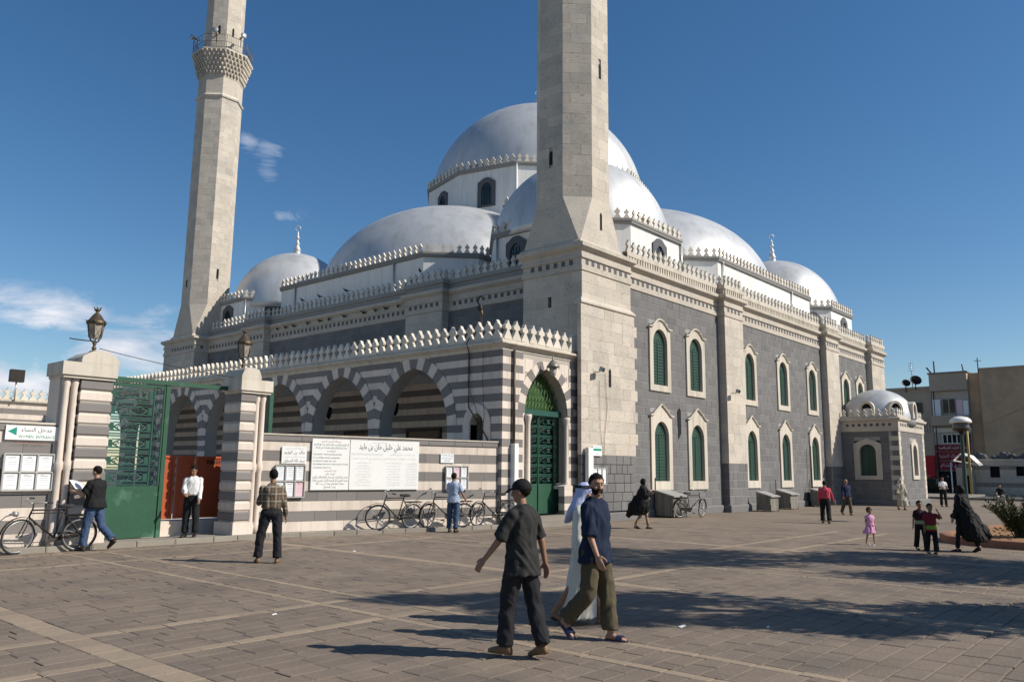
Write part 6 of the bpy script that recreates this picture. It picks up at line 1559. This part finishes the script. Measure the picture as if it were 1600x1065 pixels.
def person(label,xy,head_,H=1.75,z=0.,skin=SKIN,hair=HAIR,hairstyle='short',legs=((12,8,2),(-12,14,2)),arms=((10,8,18),(-14,8,14)),foot=(0,0),
        yaw=0,pitch=0,lean=0,top=None,bottom=None,shoes=None,beard=None,girth=1.,hs=1.,vox=.011,hands=(.5,.5),cap=None,robe=None,group=None,longsleeve=False,seed=1,hem=.80,sandal=False,tuck=False,fold=.011,sleeve=.75,seat=None,wide=1.,cat='person'):
    """legs/arms given as (left,right); x axis is the person's right"""
    r=empty('person',(xy[0],xy[1],z),label,cat,group,math.atan2(head_[1],head_[0])-PI/2,world=False)
    S=H/1.75*.968; hz=.93 if seat is None else seat/S
    def D(f,o,side): f=R_(f);o=R_(o); return Vector((side*sin(o),sin(f)*cos(o),-cos(f)*cos(o)))
    ln=math.tan(R_(lean))
    def tp(z_): return (z_-hz)*ln
    J={}
    for side,nm,(sw,bd,ou) in ((-1,'L',legs[0]),(1,'R',legs[1])):
        hip=Vector((side*.095,0,hz)); kn=hip+D(sw,ou,side)*.44; an=kn+D(sw-bd,ou*.4,side)*.41
        J['h'+nm],J['k'+nm],J['a'+nm]=hip,kn,an
    fp={'L':foot[0],'R':foot[1]}
    def footpts(nm):
        a=J['a'+nm]; p=R_(fp[nm]); side=-1 if nm=='L' else 1; fd=Vector((side*.15,cos(p),-sin(p))).normalized()
        up=Vector((0,sin(p),cos(p))); heel=a-up*.075-fd*.05; toe=a-up*.075+fd*.185
        return heel,toe,fd,up
    lo=min(min(footpts(n_)[0].z,footpts(n_)[1].z) for n_ in 'LR')-.008
    sh_z=-lo
    if seat is not None: sh_z=0
    def Z(v): return Vector((v.x,v.y,v.z+sh_z))*S
    for k in list(J): J[k]=Z(J[k])
    def q(x,y,z_): return Vector((x,y+tp(z_),z_+sh_z))*S
    dz=0 if seat is None else hz-.93
    SHZ=1.402+dz; 
    A={}
    for side,nm,ar_ in ((-1,'L',arms[0]),(1,'R',arms[1])):
        f,o,b=ar_[:3]; inw=ar_[3] if len(ar_)>3 else 0
        s0=q(side*.163*min(1.12,girth),-.005,SHZ); el=s0+D(f,o,side)*.285*S
        wr=el+D(f+b,o-inw,side)*.25*S
        A[nm]=(s0,el,wr,D(f+b,o-inw,side))
    piv=q(0,0,1.49+dz)
    hc=q(0,.015,1.635+dz)
    def hp(p): # head-local point (relative to head centre, metres at S*hs)
        v=Vector(p)*S*hs; v=Matrix.Rotation(R_(yaw),3,'Z')@(Matrix.Rotation(-R_(pitch),3,'X')@v); return hc+v+Vector((0,0,(hs-1)*.10*S))
    hR=Matrix.Rotation(R_(yaw),3,'Z')@Matrix.Rotation(-R_(pitch),3,'X')
    k_=S*hs
    # ---- body skin
    b=MB(); g=min(girth,1.0)*(.86 if (top or robe) else .93)
    b.loft(rings([(q(0,0,z_+dz).x,q(0,0,z_+dz).y+yo*S,q(0,0,z_+dz).z,rx*S*g,ry*S*g) for z_,rx,ry,yo in [(.86,.10,.08,0),(.93,.155,.10,-.005),(1.03,.145,.095,0),(1.12,.135,.09,0),(1.25,.155,.10,0),(1.36,.165,.10,-.005),(1.43,.145,.085,-.01),(1.465,.085,.065,-.01),(1.49,.058,.058,0)]]))
    cone(b,q(0,-.012,1.44+dz),hc-Vector((0,0,.07*k_)),.056*S,.052*S)
    # head
    b.ell(hp((0,-.012,.03)),.074*k_,.094*k_,.090*k_,16,12,hR); b.ell(hp((0,.022,-.045)),.058*k_,.066*k_,.066*k_,14,10,hR); b.ell(hp((0,.058,-.088)),.030*k_,.026*k_,.022*k_,10,8,hR)
    b.tube([hp((0,.078,.022)),hp((0,.098,-.008)),hp((0,.106,-.026)),hp((0,.085,-.034))],[.009*k_,.012*k_,.015*k_,.011*k_],8)
    b.ell(hp((0,.076,.040)),.050*k_,.014*k_,.010*k_,10,6,hR)
    b.ell(hp((0,.082,-.056)),.025*k_,.012*k_,.009*k_,10,6,hR)
    for s in (-1,1):
        b.ell(hp((s*.077,-.008,-.008)),.010*k_,.018*k_,.030*k_,8,8,hR); b.ell(hp((s*.038,.066,-.022)),.024*k_,.018*k_,.018*k_,8,6,hR)
    for side,nm in ((-1,'L'),(1,'R')):
        s0,el,wr,dd=A[nm]; cone(b,s0,el,.046*S*g,.036*S); cone(b,el,wr,.038*S,.025*S)
        if hands is not None: hand(b,wr,dd,Vector((side*.8,.0,.25)) if abs(dd.z)>.5 else Vector((0,0,1)),-1 if side>0 else 1,S*1.03,hands[0 if side<0 else 1])
        h_,kn,an=J['h'+nm],J['k'+nm],J['a'+nm]; cone(b,h_,kn,.075*S*g,.052*S); cone(b,kn,an,.052*S,.034*S)
        heel,toe,fd,up=[Vector(v) for v in footpts(nm)]; 
        heel=Z(heel);toe=Z(toe)
        b.loft(rings([(0,0,0,1,1)]) if False else [[tuple(heel+(toe-heel)*t+fd.cross(up)*(w_*cos(a)*S)+up*((hh+hh*sin(a))*S+.012*S)) for a in [2*PI*j/10 for j in range(10)]] for t,w_,hh in ((0,.02,.018),(.08,.032,.032),(.35,.036,.038),(.6,.043,.024),(.85,.046,.016),(1.0,.025,.010))])
        b.ell(an-up*.03*S,.036*S,.04*S,.05*S,8,6)
    body=smesh('body',b,skin,r,vox*S if vox<.009 else vox,smooth=2); g=girth
    # eyes and brows
    for s in (-1,1):
        e=MB(); e.ell(hp((s*.030,.0775,.012)),.0125*k_,.006*k_,.006*k_,8,6,hR); e.build('eye',M('eye_white',(.20,.16,.14),.4,bump=None),body,local=True)
        e=MB(); e.ell(hp((s*.030,.083,.012)),.0052*k_,.002*k_,.0052*k_,8,6,hR); e.build('iris',M('dark_eye',(.01,.008,.006),.2,bump=None),body,local=True)
        e=MB(); e.tube([hp((s*.012,.090,.030)),hp((s*.032,.090,.036)),hp((s*.052,.078,.030))],[.003*k_,.0045*k_,.002*k_],5); e.build('eyebrow',hair,body,local=True)
    def shell(name,c,rad,mat,cond,n=30,m=22,th=1.0,jit=.045):
        vs=[];fs=[];rg=random.Random(seed)
        for i in range(m+1):
            ph=-PI/2+PI*i/m
            for j in range(n):
                a=2*PI*j/n; jj=1+rg.uniform(-jit,jit); vs.append((c[0]+rad[0]*cos(ph)*cos(a)*jj,c[1]+rad[1]*cos(ph)*sin(a)*jj,c[2]+rad[2]*sin(ph)*jj))
        for i in range(m):
            for j in range(n):
                f=(i*n+j,i*n+(j+1)%n,(i+1)*n+(j+1)%n,(i+1)*n+j); cc=[sum(vs[t][x] for t in f)/4 for x in range(3)]
                if cond(*cc): fs.append(f)
        w_=MB(); w_.add([hp(v) for v in vs],fs,True); return w_.build(name,mat,r,local=True)
    if hairstyle=='short': shell('hair',(0,-.014,.034),(.083,.103,.099),hair,lambda x,y,z_: z_>(.082 if y>.045 else (-.062 if y<-.055 else -.062+(y+.055)*1.44))+.012*sin(x*140+y*90))
    if hairstyle=='bald': shell('hair',(0,-.014,.03),(.080,.100,.09),hair,lambda x,y,z_: -.05<z_<.05 and y<0)
    if hairstyle=='curly': shell('hair',(0,-.02,.034),(.098,.112,.108),hair,lambda x,y,z_: z_>(.055 if y>.03 else -.09),jit=.10)
    if beard: shell('beard',(0,.018,-.046),(.063,.071,.072),beard,lambda x,y,z_: z_<-.03 and y>-.025 and not (abs(x)<.022 and y>.07 and -.062<z_<-.046),jit=.03); 
    if beard: e=MB(); e.tube([hp((-.03,.088,-.050)),hp((-.012,.098,-.044)),hp((.012,.098,-.044)),hp((.03,.088,-.050))],[.003*k_,.006*k_,.006*k_,.003*k_],6); e.build('moustache',beard,r,local=True)
    if cap:
        c_=shell('cap',(0,-.012,.035),(.088,.108,.098),cap,lambda x,y,z_: z_>.028,jit=0); e=MB()
        e.loft([[hp((x,y*1.0,.045-.5*max(0,y-.09)+zz)) for x,y in [(-w_,y0),(-w_*.5,y0+.012),(0,y0+.016),(w_*.5,y0+.012),(w_,y0)]]+[hp((x,y,.040-.5*max(0,y-.09)+zz)) for x,y in [(w_,y0),(w_*.5,y0+.012),(0,y0+.016),(-w_*.5,y0+.012),(-w_,y0)]] for w_,y0,zz in [(.066,.06,0),(.068,.10,0),(.06,.14,0),(.035,.165,0)]])
        e.build('cap_peak',cap,c_,local=True)
    def ringsq(L_,**kw): return rings([(q(0,0,z_+dz).x+xo*S,q(0,0,z_+dz).y+yo*S,q(0,0,z_+dz).z,rx*S,ry*S) for z_,rx,ry,yo,xo in L_],**kw)
    # ---- lower garment
    if bottom:
        m=MB(); w=1.0*wide
        m.loft(ringsq([(.84,.08,.07,0,0),(.88,.15*g,.115*g,0,0),(.93,.172*g,.12*g,-.01,0),(1.0,.155*g,.11*g,0,0),(1.06,.148*g,.105*g,0,0)]))
        for side,nm in ((-1,'L'),(1,'R')):
            h_,kn,an=J['h'+nm],J['k'+nm],J['a'+nm]
            cone(m,h_,kn,.098*S*g,.080*S*w); 
            e_=kn+(an-kn)*.93; mid=kn+(e_-kn)*.5
            cone(m,kn,mid,.080*S*w,.075*S*w); cone(m,mid,e_,.075*S*w,.080*S*w,sph=True)
        smesh('trousers',m,bottom,r,vox,fold*1.25,fs=(9,9,5.5),seed=seed)
        if tuck: e=MB(); e.loft(ringsq([(1.035,.158*g,.116*g,0,0),(1.065,.157*g,.115*g,0,0)])); e.build('belt',M('belt_leather',(.02,.015,.012),.4,bump=None),r,local=True)
    # ---- upper garment
    if top:
        m=MB(); hm=1.03 if tuck else hem; L_=[]
        if not tuck: L_+=[(hm,.202*g,.164*g,-.010,0),(hm+.10,.190*g,.150*g,-.006,0)]
        else: L_+=[(1.02,.150*g,.108*g,0,0),(1.05,.175*g,.132*g,0,0)]
        L_+=[(1.08,.170*g,.130*g,0,0),(1.22,.176*g,.132*g,0,0),(1.33,.180*g,.130*g,-.005,0),(1.385,.172*g,.118*g,-.01,0),(1.43,.148*g,.10,-.012,0),(1.46,.105,.085,-.012,0),(1.488,.070,.070,-.008,0)]
        m.loft(ringsq(L_))
        for side,nm in ((-1,'L'),(1,'R')):
            s0,el,wr,dd=A[nm]
            if longsleeve: cone(m,s0,el,.060*S*g,.052*S); cone(m,el,wr,.052*S,.040*S)
            else: e_=s0+(el-s0)*sleeve; cone(m,s0,e_,.058*S*g,.076*S); 
            if sleeve>1 and not longsleeve: pass
        smesh('shirt',m,top,r,vox,fold*1.55,fs=(8.5,8.5,3.2),seed=seed+5)
        c_=MB(); c_.loft([[(lambda v:(v.x,v.y+.0,v.z))(q(.070*cos(a)*rr,.068*sin(a)*rr-.008,1.478+dz+zz+.018*(-sin(a)))) for a in [2*PI*j/18 for j in range(18)]] for rr,zz in ((1.10,-.012),(1.0,.022),(.93,.022),(.95,-.01))],caps=False); c_.build('collar',top,r,local=True)
    if robe:
        m=MB(); m.loft(ringsq(robe['rings'],n=44,fold=robe.get('fold',.10),k=robe.get('k',8),P=2.1))
        for side,nm in ((-1,'L'),(1,'R')):
            s0,el,wr,dd=A[nm]
            if robe.get('sleeves',1): cone(m,s0,el,.080*S,.075*S); cone(m,el,wr,.072*S,.075*S)
        for ex in robe.get('extra',()): cone(m,Vector(ex[0])*S,Vector(ex[1])*S,ex[2]*S,ex[3]*S)
        smesh('robe',m,robe['mat'],r,robe.get('vox',vox*1.1),robe.get('amp',.02),fs=(11,11,2.2),seed=seed+9)
    # ---- shoes
    if shoes:
        for side,nm in ((-1,'L'),(1,'R')):
            heel,toe,fd,up=footpts(nm); heel=Z(heel);toe=Z(toe); xx=fd.cross(up); m=MB()
            if sandal:
                m.loft([[tuple(heel+(toe-heel)*t+xx*(w_*c1*S)+up*(h1*S)) for c1,h1 in ((-1,-.008),(1,-.008),(1,.016),(-1,.016))] for t,w_ in ((-.06,.025),(0,.036),(.4,.036),(.75,.050),(1.0,.042),(1.08,.02))],smooth=False)
                m.loft([[tuple(heel+(toe-heel)*t+xx*(.056*cos(a)*S)+up*((.01+.058*sin(a))*S)) for a in [PI*j/8 for j in range(9)]]+[tuple(heel+(toe-heel)*t+xx*(.050*cos(a)*S)+up*((.01+.050*sin(a))*S)) for a in [PI*(8-j)/8 for j in range(9)]] for t in (.55,.85)],smooth=False)
                m.build('sandal',shoes,r,local=True)
            else:
                m.loft([[tuple(heel+(toe-heel)*t+xx*(w_*cos(a)*S)+up*((max(-.004,hh+(hh+.012)*sin(a)))*S)) for a in [2*PI*j/12 for j in range(12)]] for t,w_,hh in ((-.06,.02,.02),(0,.038,.040),(.25,.043,.045),(.45,.044,.040),(.65,.050,.028),(.9,.048,.020),(1.08,.025,.012))]); m.build('shoe',shoes,r,local=True)
    r['_S']=S
    return r,hp,A,q,k_,shell
def hdg(rr,t):
    v=r0*rr-f0*t; return (v.x,v.y)
BLK=cloth('black_cotton',(.014,.014,.015)); CHAR=cloth('charcoal_cloth',(.026,.026,.025)); TRB=cloth('dark_trousers',(.018,.018,.021)); NAVY=cloth('navy_linen',(.011,.019,.042)); KHA=cloth('khaki_cotton',(.082,.068,.042))
PLD=cloth('plaid_shirt',(.13,.095,.065),extra=plaid); JEAN=cloth('blue_denim',(.045,.075,.14)); WSH=cloth('white_shirt',(.70,.69,.67)); LBL=cloth('light_blue_shirt',(.30,.36,.47)); REDC=cloth('red_shirt',(.45,.06,.09)); NAV2=cloth('navy_sweater',(.02,.025,.06))
ROBW=cloth('white_thobe',(.62,.60,.53)); ROBB=cloth('beige_robe',(.42,.38,.30)); ABA=cloth('black_abaya',(.010,.010,.011),rough=.7); PINKD=cloth('pink_dress',(.62,.30,.47)); KEF=cloth('white_blue_headcloth',(.42,.47,.68)); BRLEG=cloth('brown_pattern_leggings',(.22,.12,.07),tint=((.5,.35,.22),30,.5,.6))
TSHB=cloth('dark_tshirt_boy',(.035,.012,.018),extra=bands([(.60,.68,(.30,.36,.18))])); TSHR=cloth('red_tshirt_boy',(.22,.022,.03),extra=bands([(.535,.62,(.24,.34,.04)),(.41,.535,(.28,.015,.03))]))
LEA=M('dark_leather',(.025,.018,.014),.45,n1=(9,.1),n2=(30,.05),bump=None,coords='obj'); LEAT=M('tan_leather',(.17,.10,.05),.5,n1=(9,.1),n2=(30,.05),bump=None,coords='obj'); LEAB=M('navy_strap',(.03,.035,.08),.5,n1=(9,.1),n2=(30,.05),bump=None,coords='obj')
# 1 man in black shirt and cap, walking away to the left
person('man in charcoal short sleeved shirt and black cap walking away to the left',(5.95,5.06),hdg(-.80,-.60),1.665,skin=SKIN2,legs=((14,11,0),(-12,6,0)),foot=(0,14),arms=((25,15,10),(-16,15,14)),yaw=16,pitch=6,top=CHAR,bottom=TRB,shoes=LEAT,cap=BLK,vox=.0085,hands=(.45,.55),hem=.80,sleeve=.92,wide=1.0,seed=3,fold=.016)
# 2 bearded man
person('bearded man in navy shirt and khaki trousers walking right in sandals, looking at camera',(7.08,5.00),hdg(.80,.60),1.745,legs=((9,3,1),(-5,40,1)),foot=(0,38),arms=((-12,10,16),(10,8,18)),yaw=-34,pitch=4,top=NAVY,bottom=KHA,shoes=LEAB,sandal=True,beard=HAIR,vox=.0085,hands=(.5,.55),hem=.82,sleeve=1.06,wide=1.08,girth=1.0,seed=8,fold=.016)
# 3 man in thobe and keffiyeh
p3=person('man in long white robe and pale headcloth with black cord, walking behind the bearded man',(7.70,5.60),hdg(.93,.30),1.64,legs=((14,4,2),(-16,20,2)),foot=(0,20),arms=((2,5,20),(-4,6,18)),yaw=-10,skin=SKIN2,shoes=LEA,sandal=True,hairstyle=None,vox=.011,seed=12,
    robe=dict(mat=ROBW,rings=[(.11,.22,.21,-.07,0),(.30,.215,.20,-.06,0),(.50,.20,.18,-.04,0),(.75,.195,.165,-.02,0),(.95,.19,.15,0,0),(1.15,.185,.14,0,0),(1.33,.19,.135,-.005,0),(1.42,.17,.11,-.01,0),(1.46,.11,.08,-.01,0),(1.485,.07,.07,0,0)],fold=.10,amp=.016))
def keffiyeh(P,mat):
    r,hp,A,q,k_,shell=P
    m=MB(); m.ell(hp((0,-.015,.040)),.092*k_,.112*k_,.100*k_,16,10); m.loft([[tuple(hp((x,y,z))) for x,y in [(w*cos(a),yo+dp*sin(a)) for a in [2*PI*j/16 for j in range(16)]]] for z,w,dp,yo in [(.04,.093,.10,-.02),(-.04,.105,.095,-.05),(-.12,.13,.10,-.08),(-.20,.15,.09,-.13),(-.30,.12,.06,-.20),(-.38,.06,.03,-.26)]])
    smesh('headcloth',m,mat,r,.009,.006,seed=2)
    m=MB()
    for dz in (0,.018): m.tube([hp((.094*cos(2*PI*j/20),-.015+.115*sin(2*PI*j/20),.072+dz)) for j in range(21)],.009*k_,6,caps=False)
    m.build('head_cord',BLK,r,local=True)
keffiyeh(p3,KEF)
# 4 plaid man
person('man in brown plaid shirt and dark trousers seen from behind, facing the gate',(8.45,13.25),hdg(-.30,-.95),1.74,skin=SKIN2,legs=((6,4,11),(-2,3,5)),arms=((10,12,95,40),(-6,10,16)),yaw=10,pitch=8,top=PLD,bottom=TRB,shoes=LEAT,vox=.011,tuck=True,longsleeve=True,girth=1.08,seed=14)
# 5 man by bicycle
p5=person('man in black T-shirt and blue jeans reading papers beside a bicycle at left',(7.06,17.62),hdg(-.97,-.25),1.77,legs=((9,4,3),(-15,34,3)),foot=(0,36),arms=((26,8,82,14),(24,8,84,14)),yaw=4,pitch=16,top=BLK,bottom=JEAN,shoes=LEA,vox=.011,girth=1.16,seed=17,hem=.90,sleeve=.75)
pp=p5[2]; a=(pp['L'][2]+pp['R'][2])/2+Vector((0,.10,.04)); m=MB(); m.loft([[(a.x-.15,a.y-.06,a.z+.02),(a.x+.15,a.y-.06,a.z+.0),(a.x+.15,a.y-.055,a.z+.005),(a.x-.15,a.y-.055,a.z+.03)],[(a.x-.16,a.y+.10,a.z+.19),(a.x+.14,a.y+.12,a.z+.17),(a.x+.14,a.y+.125,a.z+.175),(a.x-.16,a.y+.105,a.z+.2)]],smooth=False)
o=m.build('newspaper',PAPER,None); o.location=p5[0].location; o.rotation_euler=p5[0].rotation_euler; tag(o,'folded white papers held by the man in black T-shirt','newspaper')
# 6 man in gate
person('man in white long sleeved shirt and black trousers standing in the gateway looking down',(9.55,18.35),hdg(.12,1),1.70,z=.10,skin=SKIN2,legs=((6,4,4),(2,2,3)),arms=((10,4,30,-4),(26,2,44,26)),yaw=-16,pitch=24,top=WSH,bottom=BLK,shoes=LEA,vox=.012,tuck=True,longsleeve=True,girth=1.05,seed=20,beard=None)
# 7 man in light blue shirt
person('man in light blue shirt and jeans seen from behind by the parked bicycles',(16.15,16.25),hdg(.25,-.97),1.68,skin=SKIN2,legs=((4,3,4),(-6,10,3)),arms=((18,6,40,20),(4,22,30,6)),yaw=-14,top=LBL,bottom=JEAN,shoes=LEA,vox=.012,hem=.88,seed=23)
# 8 woman in black cape
def abaya(P,mat,face=True,sc=1.):
    r,hp,A,q,k_,shell=P
    cond=(lambda x,y,z:not(y>.045 and abs(x)<.048 and -.085<z<.055)) if face else (lambda x,y,z:True)
    shell('head_scarf',(0,-.008,-.005),(.092,.112,.128),mat,cond,jit=.02)
w8=person('woman in black cape and headscarf with brown patterned leggings walking right by the facade',(21.5,13.4),hdg(1,.12),1.58,legs=((13,4,1),(-13,16,1)),foot=(0,14),arms=((10,6,100,30),(18,6,120,40)),yaw=-20,bottom=BRLEG,shoes=LEA,hairstyle=None,vox=.012,seed=31,wide=.62,
    robe=dict(mat=ABA,sleeves=1,vox=.014,amp=.035,fold=.10,k=6,rings=[(.50,.20,.14,-.26,0),(.52,.23,.26,-.20,0),(.62,.25,.31,-.13,0),(.80,.26,.31,-.09,0),(.95,.25,.27,-.06,0),(1.10,.23,.22,-.04,0),(1.25,.22,.18,-.02,0),(1.38,.20,.145,-.01,0),(1.45,.14,.10,-.01,0),(1.50,.09,.085,0,0)],extra=[((0,-.32,.75),(0,-.56,.42),.20,.06),((0,-.2,1.0),(0,-.42,.6),.16,.14)]))
abaya(w8,ABA)
# 9, 10 pair of men
person('man in red shirt and black trousers walking away beside the man in navy sweater',(29.0,10.6),hdg(.35,-.93),1.52,skin=SKIN2,hair=HAIR,legs=((14,10,3),(-16,10,3)),foot=(0,16),arms=((-4,6,14),(16,16,10)),top=REDC,bottom=BLK,shoes=LEA,vox=.012,girth=1.15,longsleeve=True,tuck=True,wide=1.15,seed=33)
person('grey haired man in navy sweater and khaki trousers walking towards the red shirted man',(35.6,12.1),hdg(.18,1),1.55,hair=HAIRG,hairstyle='bald',legs=((14,8,3),(-10,18,3)),arms=((-10,12,14),(10,10,16)),top=NAV2,bottom=KHA,shoes=LEAT,vox=.013,girth=1.1,longsleeve=True,hem=.9,seed=35)
# 11 beige robe
p11=person('elderly man in beige robe and white headcloth in front of the domed pavilion',(43.1,12.0),hdg(-.05,1),1.56,skin=SKIN2,legs=((10,6,3),(-8,14,3)),arms=((6,10,12),(14,10,18)),shoes=LEA,hairstyle=None,vox=.013,seed=37,
    robe=dict(mat=ROBB,vox=.014,amp=.03,fold=.12,k=7,rings=[(.22,.30,.24,-.02,-.12),(.35,.28,.22,-.02,-.09),(.60,.25,.19,0,-.04),(.90,.22,.16,0,0),(1.15,.20,.145,0,0),(1.33,.20,.135,0,0),(1.43,.16,.11,0,0),(1.485,.07,.07,0,0)]))
keffiyeh(p11,WSH)
# 12 girl
g_=person('little girl in pink dress and white shoes crossing the plaza',(21.07,6.63),hdg(.05,1),.89,legs=((10,8,4),(-8,12,4)),arms=((4,8,12),(10,14,70,30)),hs=1.42,hair=HAIRB,hairstyle='curly',shoes=M('white_shoe',(.7,.7,.7),.5,bump=None),top=PINKD,vox=.009,girth=1.08,hem=.95,sleeve=.4,seed=40,fold=.006,
    robe=dict(mat=PINKD,sleeves=0,vox=.009,amp=.016,fold=.16,k=9,rings=[(.58,.30,.27,-.03,.06),(.66,.28,.25,-.02,.05),(.80,.23,.19,0,.02),(.96,.185,.14,0,0),(1.02,.17,.125,0,0)]))
# 13, 14 boys
person('boy in dark T-shirt with pale band, walking with his arm round another boy',(20.5,5.33),hdg(-.12,1),1.13,skin=SKIN2,legs=((10,6,3),(-8,12,3)),arms=((2,40,14,-10),(6,14,10)),hs=1.22,top=TSHB,bottom=BLK,shoes=LEA,vox=.010,girth=1.02,hem=.86,seed=43,fold=.007,wide=1.1)
person('smaller boy in red T-shirt with yellow green band raising his hand to his face',(19.72,4.92),hdg(-.1,1),1.09,skin=SKIN2,legs=((8,8,3),(-6,10,3)),arms=((66,28,116,52),(4,10,12)),hs=1.25,top=TSHR,bottom=BLK,shoes=LEA,vox=.010,girth=1.05,hem=.82,seed=46,fold=.007,wide=1.15)
# 15 woman in black abaya
w15=person('woman wholly in black veil and long billowing abaya walking behind the two boys',(20.85,4.52),hdg(-.55,-.70),1.55,legs=((12,6,2),(-14,18,2)),foot=(0,22),arms=((8,5,16),(4,5,14)),shoes=BLK,hairstyle=None,vox=.012,seed=50,bottom=BLK,wide=.7,
    robe=dict(mat=ABA,vox=.015,amp=.04,fold=.10,k=6,rings=[(.30,.26,.22,-.22,.26),(.36,.30,.26,-.18,.22),(.55,.28,.26,-.12,.12),(.80,.24,.23,-.07,.05),(1.0,.22,.20,-.04,.02),(1.2,.21,.17,-.02,0),(1.35,.20,.15,-.01,0),(1.46,.15,.12,-.01,0),(1.52,.10,.10,0,0)],extra=[((.25,-.2,.75),(.62,-.36,.38),.16,.10),((.1,-.12,1.0),(.45,-.3,.5),.14,.16)]))
abaya(w15,ABA,False)
# 16 far man
person('distant man in white shirt and dark trousers standing beyond the pavilion',(49.5,11.6),hdg(-.1,1),1.66,skin=SKIN2,legs=((4,2,3),(0,2,3)),arms=((20,6,60,20),(20,6,60,20)),top=WSH,bottom=BLK,shoes=LEA,vox=.016,tuck=True,seed=53)
# 17 seated far figure
person('distant person in black top sitting low near the rubble wall',(60.5,10.85),hdg(-.4,.9),1.6,legs=((85,100,12),(80,95,12)),arms=((30,10,40),(30,10,40)),seat=.42,top=BLK,bottom=cloth('pale_trousers',(.4,.38,.35)),shoes=LEA,vox=.018,seed=56,lean=14)
o=MB(); o.box(-.3,.3,-.25,.2,0,.34); bx_=o.build('concrete_block',CONC3,None); bx_.location=(60.5,10.85,0); tag(bx_,'low concrete block under the distant seated person','block')
# street litter
for i,(x,y,s,m_) in enumerate([(8.35,4.72,.06,PAPER),(9.0,4.0,.03,PAPER),(5.6,8.6,.03,PAPER),(10.9,13.9,.035,PAPER)]):
    m=MB(); m.loft([[(x-s,y-.3*s,.006),(x+s,y-.2*s,.008),(x+s,y+.3*s,.014),(x-s,y+.3*s,.010)],[(x-s,y-.3*s,.012),(x+s,y-.2*s,.016),(x+s,y+.3*s,.02),(x-s,y+.3*s,.016)]],smooth=False)
    tag(m.build('paper_scrap',m_,None),['long scrap of white paper on the paving right of the sandalled man','tiny white scrap on the shaded paving right of the sandalled man','tiny white scrap on the paving in the open middle of the plaza','tiny white scrap on the paving in front of the street wall'][i],'litter')
flush_blocks(); flush_merlons()
for o in list(bpy.data.objects):
    if '_S' in o: del o['_S']
